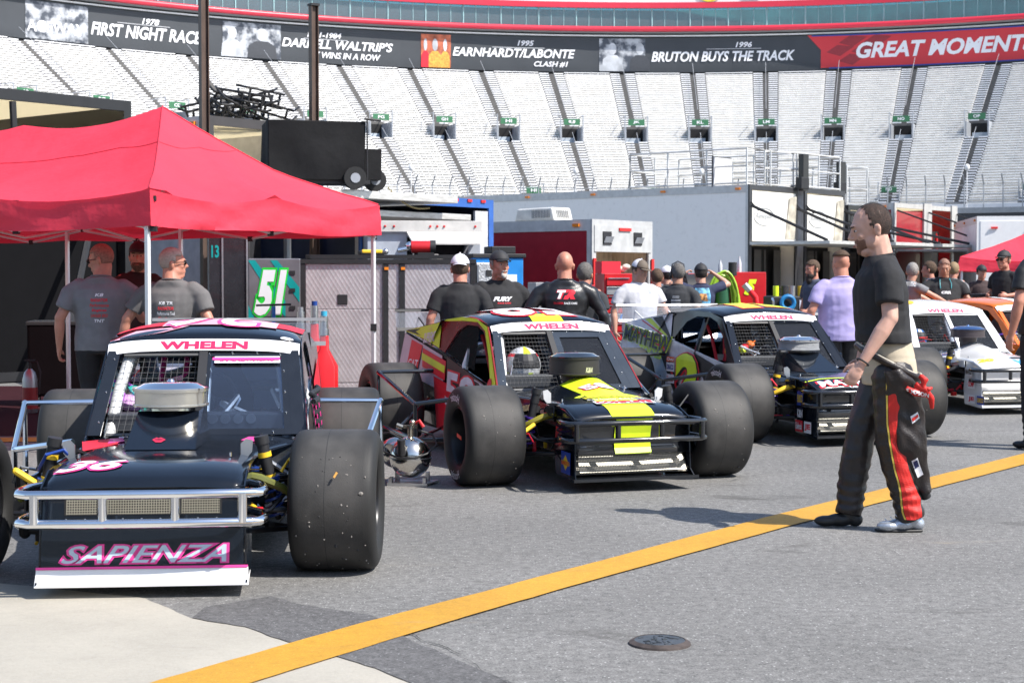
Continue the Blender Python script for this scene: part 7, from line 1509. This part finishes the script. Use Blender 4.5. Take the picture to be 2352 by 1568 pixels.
        bm_ = bmesh.new(); bm_.from_mesh(ob.data); bmesh.ops.remove_doubles(bm_, verts=bm_.verts, dist=.0002); bmesh.ops.recalc_face_normals(bm_, faces=bm_.faces); cc_ = H(0, .012, .035); sgn = sum((f_.calc_center_median() - cc_).dot(f_.normal) for f_ in bm_.faces)
        if sgn < 0: bmesh.ops.reverse_faces(bm_, faces=bm_.faces)
        bm_.to_mesh(ob.data); bm_.free(); ob.data.polygons.foreach_set('use_smooth', [True] * len(ob.data.polygons))
        md = ob.modifiers.new('solid', 'SOLIDIFY'); md.thickness = thick * k; md.offset = 1
        return ob
    side_keep = lambda c: (c.z > .055 - .02 * 0 and c.y > -.075 + .25 * max(0, .085 - c.z)) or (c.y > .022 and c.z > -.035)
    if hairtype == 'short': shell('hair', hair, .004, rough_=.004, thick=.005, keep=lambda c: (c.z > .062 and c.y > -.078 + .3 * max(0, .10 - c.z)) or (c.y > .0 and c.z > .01) or (c.y > .03 and c.z > -.045))
    if hairtype == 'receding': shell('hair', hair, .0012, lambda c: (c.y > -.022 - .25 * (c.z - .12) + .012 * noise.noise(c * 90) and c.z > .055) or (c.y > -.008 + .008 * noise.noise(c * 90) and c.z > .005) or (c.y > .03 and c.z > -.045), .0025, rough_=.0012, n=48)
    if hairtype == 'buzz': shell('hair', hair, .0025, lambda c: (c.z > .058 and c.y > -.07 + .3 * max(0, .10 - c.z)) or (c.y > .0 and c.z > .015) or (c.y > .03 and c.z > -.035), .002, rough_=.0005)
    if hairtype == 'flat': shell('hair', hair, .008, lambda c: (c.z > .085) , .010); 
    if cap:
        if hairtype == 'capfringe': shell('hair', hair, .003, lambda c: (c.y > .0 and .0 < c.z < .07) or (c.y > .03 and -.045 < c.z < .07), .005)
        C1, C2 = cap if isinstance(cap, tuple) else (cap, cap); cd = capdir
        f = lambda c: rotz(c, -cd)
        co = shell('cap', C1, .010, lambda c: c.z > .052, .003, rough_=0, n=32)
        if C1 is not C2: shell('cap_front', C2, .0115, lambda c: c.z > .052 and f(c).y < .0, .003, rough_=0, n=32, parent=None)
        bb = MB(); N_ = 13
        r0 = [rotz(Vector((.080 * math.sin(a), .012 - .104 * math.cos(a), .054)), cd) for a in [(-1.05 + 2.1 * i / (N_ - 1)) for i in range(N_)]]
        r1 = [rotz(Vector((.080 * math.sin(a) * .95, .012 - .104 * math.cos(a) - .072 * math.cos(a * 1.15), .050 - .020 * abs(math.sin(a)) ** 2)), cd) for a in [(-1.05 + 2.1 * i / (N_ - 1)) for i in range(N_)]]
        bb.rings([[H(*p) for p in r0], [H(*p) for p in r1]], closed=False); bo = bb.build('brim', C2, co); md = bo.modifiers.new('solid', 'SOLIDIFY'); md.thickness = .004
        bb = MB(); bb.ball(H(0, .012, .143), .008 * kh, 6); bb.build('button', C1, co)
    if beard:
        bb = MB(); kind, bm = beard
        if kind == 'full': bb.ball(H(0, -.045, -.068), (.058 * kh, .056 * kh, .048 * kh), 14, HM); bb.ball(H(0, -.066, -.095), (.034 * kh, .028 * kh, .030 * kh), 12, HM); [bb.ball(H(s * .05, -.010, -.05), (.018 * kh, .03 * kh, .045 * kh), 8, HM) for s in (-1, 1)]
        if kind == 'long': bb.ball(H(0, -.045, -.07), (.060 * kh, .058 * kh, .05 * kh), 14, HM); bb.ball(H(0, -.075, -.125), (.044 * kh, .035 * kh, .055 * kh), 12, HM); [bb.ball(H(s * .05, -.008, -.045), (.020 * kh, .03 * kh, .045 * kh), 8, HM) for s in (-1, 1)]
        if kind == 'stubble': bb.ball(H(0, -.037, -.050), (.0555 * kh, .056 * kh, .056 * kh), 14, HM); bb.ball(H(0, -.0695, -.089), (.027 * kh, .023 * kh, .022 * kh), 12, HM); bb.ball(H(0, -.031, -.071), (.0475 * kh, .050 * kh, .038 * kh), 12, HM)
        if kind == 'goatee': bb.ball(H(0, -.078, -.088), (.026 * kh, .020 * kh, .028 * kh), 10, HM); [bb.cone(H(s * .024, -.084, -.052), .008 * kh, H(s * .026, -.078, -.085), .008 * kh, 8) for s in (-1, 1)]; bb.cone(H(-.022, -.094, -.045), .007 * kh, H(.022, -.094, -.045), .007 * kh, 8)
        organic(bb, 'beard', bm, T, .007, 3, lambda c: noise.noise(c * 70) * .003)
        if kind in ('full', 'long', 'stubble'):
            bb = MB(); bb.ball(H(0, -.097, -.060), (.018 * kh, .006 * kh, .005 * kh), 8, HM); bb.build('lips', mat('lip_tone', (.35, .12, .09), .5), T)
    EYE = mat('eye_dark', (.03, .02, .015), .2); EW = mat('eye_white', (.6, .58, .55), .25)
    for s in (-1, 1):
        bb = MB(); bb.mi(0).ball(H(s * .031, -.0765, .012), (.011 * kh, .009 * kh, .0045 * kh), 10, HM); bb.mi(1).ball(H(s * .031, -.0835, .012), (.0055 * kh, .004 * kh, .0055 * kh), 8, HM); bb.build('eye', [EW, EYE], T)
        bb = MB(); bb.cone(H(s * .018, -.093, .032), .0038 * kh, H(s * .045, -.084, .034), .003 * kh, 6); bb.build('eyebrow', hair if hair not in (None,) else HAIR_B, T)
    if glasses:
        bb = MB()
        for s in (-1, 1): bb.ball(H(s * .032, -.092, .012), (.026 * kh, .008 * kh, .017 * kh), 10, HM); bb.tube([H(s * .055, -.088, .016), H(s * .078, -.03, .014), H(s * .078, .02, .006)], .003 * kh, 5)
        bb.tube([H(-.02, -.100, .016), H(.02, -.100, .016)], .003 * kh, 5); bb.build('sunglasses', glasses, T)
    return T, dict(k=k, shirt=so, trousers=po, arms=arms, H=H, sh=sh, V=V, HM=HM)
for m_, th_ in ((HAIR_D, .36), (HAIR_G, .38), (HAIR_B, .38), (HAIR_S, .38)): patchy(m_, th_, 300)
def HT(py, Y): return 1.45 + (640 - py) * Y / 3750
def at(px, Y): p = W(px, 640, Y); p.z = 0; return p
BACK = PI
SKS = lambda s, h_: stub('stubble_' + s, (.50, .27, .19), h_)
# ---------------------------------------------------------------- the driver in front
DSUIT = mat('race_suit_black_brown', (.022, .016, .014), .38, var=.35, scale=9, bump=.3, bscale=120)
SHS = mat('shoe_silver', (.42, .45, .5), .25, .6, var=.2, scale=20)
gp = G(2033, 1213)
TD, D = person('driver in a black tee shirt with his dark racing suit tied at the waist, mid-stride', (gp.x, gp.y, 0), R(-90), h=1.885, g=1.22, shirt=TBLACK, pants=DSUIT, hair=patchy(mat('hair_thin_dark', (.035, .026, .022), .75, var=.75, scale=110, bump=1., bscale=220), .49), hairtype='receding', head=(R(-4), R(13)), armL=((.045, -.005, -.275), (.075, -.165, -.52)), armR=((.03, .03, -.28), (-.02, -.06, -.52)), legs={1: ((.10, .0, .50), (.11, .115, .085), R(6)), -1: ((.08, -.13, .50), (.06, -.19, .085), R(-4))}, shoes={1: SHS, -1: SHOEB}, lean=.10, seed=3, hem=1.03, fancy=True, vox=.009, group=None, skin=skinmat('skin_pale', (.58, .34, .26)), beard=('stubble', patchy(mat('stubble_brown', (.16, .075, .045), .8, var=.5, scale=110), .47)))
V = D['V']; so = D['shirt']; po = D['trousers']; k = D['k']
# beige fire-proof underlayer
b = MB(); ring = lambda z, rx, ry, cy=0.: [V(rx * math.cos(a), cy + ry * math.sin(a), z) for a in [2 * PI * i / 24 for i in range(24)]]
b.rings([ring(.80, .178, .150, .02), ring(.86, .186, .152, .015), ring(.95, .182, .146, .008), ring(1.03, .168, .134, .0), ring(1.07, .16, .125, 0)])
organic(b, 'underlayer', cloth('nomex_beige', (.50, .43, .32)), TD, .010, 3, lambda c: (noise.noise(Vector((c.x * 8, c.y * 8, c.z * 3))) * .006 + (-.004 if abs(math.sin(c.z * 30)) > .97 else 0)))
# suit waistband slanting from front high to back low, folded over
b = MB(); wl = []
for i in range(36):
    a = 2 * PI * i / 36; x, y = math.cos(a), math.sin(a); zc = .93 - .085 * y - .03 * max(0, x)
    wl.append(V(.202 * x, .012 + .168 * y, zc))
b.tube(wl, .022 * k, 8, closed=True)
b.rings([[p * 1.0 for p in wl], [Vector((p.x * .99, p.y * .99, p.z - .06)) for p in wl], [Vector((p.x * .93, p.y * .95, p.z - .13)) for p in wl]], cap=False)
organic(b, 'suit_waist', DSUIT, TD, .009, 2, lambda c: noise.noise(c * 14) * .008)
b = MB(); b.tube([p + Vector((p.x * .03, p.y * .03, .018)) for p in wl], .006, 6, closed=True); b.build('waist_piping', mat('piping_cream', (.5, .46, .38), .5), TD)
# upper half of the suit hanging behind on the near side (local +x near, +y behind)
fl = [(-.03, .90, .05), (.01, .84, .085), (.04, .76, .105), (.055, .66, .11), (.07, .56, .10), (.095, .46, .09), (.12, .37, .08), (.15, .27, .06), (.175, .21, .045)]
b = MB(); rs = []
for i, (y, z, wd) in enumerate(fl):
    cx = .205 - .012 * i; rs.append([V(cx + (.045 + .012 * math.sin(i * 1.7)) * math.cos(a) * 1.0, y + .01 + wd * math.sin(a), z + .03 * math.sin(a) * .3) for a in [2 * PI * j / 18 for j in range(18)]])
b.rings(rs)
hang = organic(b, 'hanging_suit_top', DSUIT, TD, .009, 3, lambda c: (noise.noise(Vector((c.x * 10, c.y * 16, c.z * 5))) * .016 - abs(noise.noise(Vector((c.x * 9, c.y * 14 + c.z * 5, c.z * 9)))) * .020))
b = MB(); b.tube([V(.10, .18, .235), V(.085, .205, .185)], [.036, .030], 10); b.build('cuff', MBLACK, hang)
FRED = cloth('suit_red', (.60, .018, .012), .5); GOLD = mat('suit_gold_piping', (.7, .5, .08), .5)
n = Vector((1, 0, 0)); ux, uy = Vector((0, 1, 0)), Vector((0, 0, 1))
st = [(-.040, .86, .012, .88), (-.035, .74, .040, .76), (-.030, .60, .045, .61), (-.012, .48, .055, .49), (.012, .36, .085, .35), (.04, .26, .13, .24), (.05, .20, .155, .19), (.06, .12, .16, .11), (.075, .075, .165, .075)]
st = [tuple(v * k for v in q) for q in st]
print_poly(po, st, FRED, (0, 0, 0), ux, uy, n, .004, name='red_stripe')
print_poly(po, [(a - .012, b_, a - .003, b_) for a, b_, c_, d_ in st], GOLD, (0, 0, 0), ux, uy, n, .005, name='gold_piping')
# tied sleeve, belts
b = MB(); b.tube([V(.235, .10, .82), V(.25, .15, .79), V(.235, .19, .74), V(.21, .20, .68)], [.018, .022, .020, .014], 8); b.tube([V(.24, .05, .80), V(.245, .10, .77), V(.235, .155, .76)], [.014, .019, .015], 8)
rb = organic(b, 'red_belt', FRED, TD, .007, 2, lambda c: noise.noise(c * 25) * .004)
print_text(rb, 'SIMPSON', WTXT, V(.2, .05, .775), V(0, .12, -.03), V(0, 0, .022), n, off=.003)
b = MB(); b.tube([V(.235, .125, .865), V(.25, .15, .84), V(.255, .135, .80)], [.015, .024, .010], 8); b.tube([V(.25, .13, .80), V(.26, .17, .79), V(.245, .19, .80)], [.010, .014, .010], 8); organic(b, 'red_belt', FRED, TD, .007, 2)
b = MB()
print_poly(hang, [tuple(v * k for v in q) for q in [(.085, .64, .125, .665), (.095, .60, .14, .63)]], WTXT, (0, 0, 0), ux, uy, n, .004, 4, 'round_patch'); print_poly(hang, [tuple(v * k for v in q) for q in [(.09, .628, .125, .652), (.096, .612, .132, .638)]], FRED, (0, 0, 0), ux, uy, n, .007, 3, 'round_patch')
po2 = print_poly(hang, [tuple(v * k for v in q) for q in [(.10, .395, .13, .415), (.14, .30, .17, .32)]], WTXT, (0, 0, 0), ux, uy, n, .004, 5, 'white_patch')
print_poly(hang, [tuple(v * k for v in q) for q in [(.109, .388, .129, .402), (.123, .352, .145, .365)]], mat('patch_navy', (.02, .03, .12), .5), (0, 0, 0), ux, uy, n, .007, 3, 'patch_emblem')
print_text(so, 'CIRCUIT MONTHLY', WTXT, V(0, .055, 1.345), V(0, .105, -.004), V(0, 0, .026), Vector((1, .35, 0)), off=.004, bold=.05)
print_poly(so, [tuple(v * k for v in q) for q in [(.028, 1.425, .052, 1.43), (.034, 1.385, .052, 1.385)]], mat('print_orange', (.8, .25, .03), .5), (0, 0, 0), ux, uy, Vector((1, .35, 0)), .004, 4)
w_ = D['arms'][1][1]; e_ = D['arms'][1][0]; d_ = (w_ - e_).normalized(); c_ = w_ - d_ * .015; u_ = d_.orthogonal().normalized(); v_ = d_.cross(u_); b = MB(); b.tube([c_ + (u_ * math.cos(a) + v_ * math.sin(a)) * .036 for a in [2 * PI * i / 20 for i in range(20)]], .0055, 6, closed=True); b.build('wristband', MBLACK, TD)
b = MB()   # laces and white heel stripe
for i in range(4): p = V(.11, .115 - .05 - .028 * i, .10 - .012 * i); b.tube([p + Vector((-.022, 0, 0)), p + Vector((.0, -.008, .006)), p + Vector((.026, 0, -.004))], .003, 5)
b.build('laces', WTXT, TD)
b = MB(); b.slab([V(.085, .175, .002), V(.145, .175, .002), V(.16, .02, .002), V(.135, -.075, .002), V(.085, -.08, .002), V(.07, .02, .002)], (0, 0, .014)); b.build('sole', SHOEB, TD, bevel=.006); 
# ---------------------------------------------------------------- men under the canopy
WV = mat('shirt_print_red', (.6, .06, .06), .6)
def back_print(P, lines, zc=1.36, n=Vector((0, 1, 0)), x0=-.09, wd=.18, hh=.028, gap=.045):
    V = P['V']
    for i, (t_, m_, f) in enumerate(lines):
        z = zc - gap * i; print_text(P['shirt'], t_, m_, V(-(x0) * 1 - wd * (1 - f) / 2, 0, z), V(-wd * f, 0, 0), V(0, 0, hh), n, shear=.15, bold=.03)
T, P = person('heavy shaven-headed man in pale grey tee holding a phone under the canopy', at(232, 13.9), BACK + R(8), HT(560, 13.9), 1.45, TGREY, hairtype='buzz', hair=stub('buzz_ruddy', (.45, .2, .15), (.1, .07, .05)), head=(R(66), R(12)), armL='down', armR='phone', seed=5, skin=SKIN_R, belly=.06, glasses=MBLACK, hem=.86)
back_print(P, [('K8', WTXT, .4), ('RADIATOR', RTXT, .8), ('Performance', WV, .9), ('Engines', RTXT, .7), ('UNGER ERD', WV, .8), ('TNT', WTXT, .5)], 1.34)
w_ = P['arms'][-1][1]; ph = MB(); M_ = Matrix.Translation(T.location) @ Matrix.Rotation(T.rotation_euler.z, 4, 'Z'); q = M_ @ (w_ + Vector((0, -.07, .05))); ph.box(q, (.075, .012, .14), T.rotation_euler.z); tag(ph.build('phone', MBLACK, None, bevel=.004), 'black phone held up by the heavy man in the pale grey tee', 'phone')
person('bearded man in a dark cap facing out between the two grey tee shirts', at(318, 15.6), R(25), HT(556, 15.6), 1.0, cloth('tee_maroon_black', (.025, .012, .014)), hairtype='capfringe', hair=HAIR_B, cap=(MBLACK, MBLACK), head=(R(-20), 0), beard=('full', HAIR_B), seed=6, skin=SKIN_R)
T, P = person('thickset grey-haired man in a dark grey tee beside the front canopy post', at(396, 13.6), BACK + R(-8), HT(568, 13.6), 1.5, TDGREY, hairtype='buzz', hair=mat('hair_silver_buzz', (.42, .34, .29), .7, var=.2, scale=60), head=(R(-62), 0), armL='wide', armR='bent', seed=7, skin=SKIN_R, glasses=MBLACK, belly=.04, pants=JEAN)
back_print(P, [('K8 TR', WTXT, .7), ('RADIATOR', RTXT, .8), ('Performance Tool', WTXT, .9), ('Engines', RTXT, .8), ('MNC UNGER', WV, .8), ('TNT ERD', RTXT, .8)], 1.30)
# ---------------------------------------------------------------- behind car 58
WCAP = mat('cap_white', (.72, .72, .76), .7); BCAP = mat('cap_black', (.025, .025, .028), .7); BRC = mat('cap_brown', (.13, .10, .075), .7)
person('man in a backwards white cap and black tee seen from behind', at(1057, 15.2), BACK + R(4), HT(585, 15.2), 1.2, TBLACK, hairtype='capfringe', hair=HAIR_B, cap=WCAP, capdir=PI, head=(R(-4), 0), armL='down', armR='down', seed=8, skin=SKIN_R)
T, P = person('goateed man in a black cap and black FURY tee facing the camera', at(1147, 15.6), R(14), HT(577, 15.6), 1.34, TBLACK, hairtype='capfringe', hair=HAIR_G, cap=BCAP, head=(R(16), 0), beard=('goatee', mat('goatee_white', (.5, .46, .42), .8)), seed=9, skin=SKIN_R, belly=.04, armR='bent')
V = P['V']; print_text(P['shirt'], 'FURY', WTXT, V(-.10, 0, 1.30), V(.20, 0, 0), V(0, 0, .045), (0, -1, 0), shear=.35, bold=.06); print_text(P['shirt'], 'RACE CARS', RTXT, V(-.06, 0, 1.275), V(.14, 0, 0), V(0, 0, .015), (0, -1, 0), shear=.2)
JB = mat('racing_jacket_black', (.014, .014, .016), .35, var=.3, scale=10, bump=.2, bscale=100)
T, P = person('bald man in a black racing suit with a red and white TR on its back', at(1297, 15.4), BACK + R(2), HT(577, 15.4), 1.36, JB, sleeve='long', hairtype='bald', hair=HAIR_G, armL='wide', armR='wide', seed=10, skin=SKIN_R, suit=True, hem=.84, pants=JB)
V = P['V']; print_text(P['shirt'], 'TR', RTXT, V(.093, 0, 1.325), V(-.19, 0, 0), V(0, 0, .095), (0, 1, 0), shear=.35, bold=.09); print_text(P['shirt'], 'T', WTXT, V(.085, 0, 1.33), V(-.09, 0, 0), V(0, 0, .085), (0, 1, 0), shear=.35, bold=.06, off=.007)
print_text(P['shirt'], 'TROYER', RTXT, V(.12, 0, 1.275), V(-.10, 0, 0), V(0, 0, .022), (0, 1, 0), bold=.03); print_text(P['shirt'], 'RACE CARS', WTXT, V(.015, 0, 1.275), V(-.13, 0, 0), V(0, 0, .022), (0, 1, 0), bold=.03)
person('grey-haired man in black mostly hidden behind the bald man', at(1343, 17.0), BACK + R(-15), HT(603, 17), 1.0, TCHAR, hair=HAIR_S, armL='down', armR='down', seed=11, skin=SKIN_R)
T, P = person('man in light grey tee and brown trucker cap looking down behind the MAYHEW car', at(1468, 19.2), R(28), HT(597, 19.2), 1.45, TLGREY, hairtype='capfringe', hair=HAIR_B, cap=(WCAP, BRC), capdir=R(0), head=(R(16), R(14)), armL='forward_low', armR='down', seed=12, skin=SKIN, belly=.03, pants=JEAN)
V = P['V']; print_poly(P['shirt'], [(.05, 1.28, .09, 1.28), (.05, 1.32, .09, 1.32)], GREYP, (0, 0, 0), Vector((1, 0, 0)), Vector((0, 0, 1)), (0, -1, 0), .003, 3)
# ---------------------------------------------------------------- group by the red pit cart
T, P = person('fair-haired man in a grey tee in the small group, leftmost of it', at(1509, 21.5), BACK + R(8), HT(617, 21.5), 1.0, TGREY, hair=HAIR_B, seed=13, skin=SKIN_R); back_print(P, [('RACING', RTXT, .9), ('CREW', MBLACK, .8)], 1.32)
T, P = person('dark-haired man with a radio headset and black tour-list tee shirt', at(1556, 19.8), BACK + R(-14), HT(605, 19.8), 1.2, TCHAR, hair=HAIR_S, head=(R(25), 0), seed=14, skin=SKIN_T, armL='bent', armR='down'); back_print(P, [('======', GREYP, .5), ('-------', GREYP, .7), ('-------', GREYP, .7), ('-------', GREYP, .7)], 1.34)
H = P['H']; b = MB(); b.tube([H(-.09, .01, .01), H(-.07, .01, .12), H(0, .01, .155), H(.07, .01, .12), H(.09, .01, .01)], .008, 6); b.ball(H(.088, .015, -.005), (.02, .035, .04), 10); b.ball(H(-.088, .015, -.005), (.02, .035, .04), 10); b.tube([H(.09, -.02, -.02), H(.08, -.09, -.05), H(.03, -.13, -.06)], .006, 5); b.build('headset', MBLACK, T)
person('white-capped person between the fair-haired man and the headset man', at(1532, 22.6), BACK + R(40), HT(612, 22.6), .95, TCHAR, hairtype='capfringe', cap=WCAP, capdir=0, seed=15)
T, P = person('man in a navy tee and black cap with both hands raised to his ears', at(1610, 21.0), BACK + R(5), HT(606, 21), 1.1, TNAVY, hairtype='capfringe', cap=BCAP, hair=HAIR_D, armL='head', armR='head', seed=16, skin=SKIN, pants=JEAN)
V = P['V']; print_poly(P['shirt'], [(-.10, 1.12, .10, 1.12), (-.11, 1.22, .11, 1.22), (-.09, 1.33, .09, 1.33)], mat('shirt_print_blue', (.12, .35, .55), .6, var=.9, scale=18), (0, 0, 0), Vector((1, 0, 0)), Vector((0, 0, 1)), (0, 1, 0), .003, 4)
print_poly(P['shirt'], [(-.07, 1.16, .08, 1.18), (-.05, 1.26, .06, 1.26)], mat('shirt_print_orange', (.6, .25, .08), .6, var=.9, scale=30), (0, 0, 0), Vector((1, 0, 0)), Vector((0, 0, 1)), (0, 1, 0), .006, 4)
person('long-bearded man in a slate blue tee beside the black pit cart', at(1868, 23.0), R(-62), HT(597, 23), 1.05, SLATE, hair=HAIR_B, beard=('long', HAIR_D), head=(0, R(8)), armL='forward_low', armR='down', seed=17, skin=SKIN_R, glasses=None)
person('heavy man in a lavender tee with a shaved nape leaning to the white car', at(1932, 17.3), BACK + R(12), HT(577, 17.3), 1.5, TPURP, hairtype='flat', hair=HAIR_B, head=(R(8), R(4)), armL=((.12, -.02, -.26), (.26, -.16, -.45)) if False else 'down', armR=((.16, -.10, -.24), (.30, -.20, -.46)), seed=18, skin=SKIN_R, belly=.03, pants=PANTB, hem=.82)
person('dark-haired person half hidden behind the driver in front', at(2004, 17.5), BACK + R(-30), HT(590, 17.5), .95, TBLACK, hair=HAIR_D, seed=19, skin=SKIN)
# ---------------------------------------------------------------- right-hand side
person('man in a grey tee reaching across to rest a hand on the orange car roof', at(2093, 23.4), R(100), HT(603, 23.4), 1.1, TGREY, hair=HAIR_G, seed=20, skin=SKIN, armL='reach', armR=((.05, -.22, -.14), (.02, -.48, -.26)), head=(R(60), 0))
T, P = person('burly crew-cut man in black tee and teal lanyard looking down behind the white car', at(2168, 24.0), R(-4), HT(594, 24), 1.55, TBLACK, hairtype='buzz', hair=stub('buzz_tan', (.42, .22, .15), (.03, .02, .02)), head=(R(-4), R(16)), armL='forward_low', armR='forward_low', seed=21, skin=SKIN_T, belly=.05)
V = P['V']; print_text(P['shirt'], 'CRR', WTXT, V(-.07, 0, 1.27), V(.14, 0, 0), V(0, 0, .04), (0, -1, 0), shear=.2, bold=.05); b = MB(); b.tube([V(-.07, -.06, 1.5), V(-.085, -.15, 1.42), V(-.08, -.17, 1.35)], .005, 5); b.tube([V(.07, -.06, 1.5), V(.085, -.15, 1.42), V(.08, -.17, 1.35)], .005, 5); b.build('lanyard', mat('teal_lanyard', (.02, .35, .4), .5), T)
person('fair-haired head showing just left of the burly man in the black tee', at(2136, 26), BACK + R(60), HT(600, 26), .95, SLATE, hair=HAIR_B, seed=22, skin=SKIN_R)
person('blond man mostly hidden behind the burly man in the black tee', at(2190, 26.5), BACK + R(-30), HT(602, 26.5), .95, TGREY, hair=mat('hair_sandy', (.25, .17, .09), .7), seed=23, skin=SKIN_R)
T, P = person('dim figure in a dark cap and patterned tee standing under the far canopy', at(2254, 29), R(5), HT(609, 29), 1.05, cloth('tee_pattern', (.05, .03, .03)), hairtype='capfringe', cap=BCAP, seed=24, skin=SKIN_R)
person('man in a black cap and wraparound sunglasses at the right edge, looking left', Vector((7.35, 24.4, 0)), R(-50), 1.87, 1.0, TBLACK, hairtype='capfringe', cap=BCAP, hair=HAIR_B, glasses=MBLACK, armL='bent', armR='bent', seed=25, skin=SKIN_R)
BSH = cloth('work_shirt_black', (.012, .012, .014), .6)
gp = G(2338, 1030); T, P = person('man in black work shirt with WAYNE and red chevrons, cut off by the right edge', (gp.x + .18, gp.y, 0), BACK + R(30), 1.95, 1.12, BSH, pants=PANTB, hairtype='short', seed=26, skin=SKIN_R, armR=((.10, .02, -.28), (.14, -.10, -.50)), armL='down', legs={1: ((.12, .0, .50), (.13, .05, .085), 0), -1: ((.12, -.06, .50), (.20, -.04, .085), 0)}, group=None)
V = P['V']; n_ = Vector((-.25, .97, 0)).normalized(); print_text(P['shirt'], 'WAYNE', WTXT, V(.17, 0, 1.16), V(-.30, 0, 0), V(0, 0, .06), n_, bold=.05)
for pts in ([(.10, 1.24, .10, 1.27), (.0, 1.30, .0, 1.33), (-.10, 1.24, -.10, 1.27)], [(.10, 1.13, .10, 1.10), (.0, 1.05, .0, 1.02), (-.10, 1.13, -.10, 1.10)]): print_poly(P['shirt'], pts, RTXT, (0, 0, 0), Vector((1, 0, 0)), Vector((0, 0, 1)), n_, .004, 8)
b = MB(); a_ = P['arms'][-1]; e0 = P['sh'][-1].lerp(a_[0], .55); e1 = P['sh'][-1].lerp(a_[0], .74); b.cyl(e0, e1, .083 * P['k'], .085 * P['k'], 20); b.build('sleeve_band', WTXT, P['shirt']); b = MB(); b.cyl(P['sh'][-1].lerp(a_[0], .50), e0, .082 * P['k'], .083 * P['k'], 20); b.build('sleeve_band', YEL, P['shirt'])
# face low behind the cabinet, by the propped hatch
person('ruddy-faced man bending low, only his face showing over the diamond-plate cabinet', at(1013, 21.0), R(-20), 1.76, 1.0, TBLACK, hairtype='buzz', hair=HAIR_G, head=(R(10), R(20)), seed=28, skin=SKIN_R, glasses=MBLACK, lean=.2)
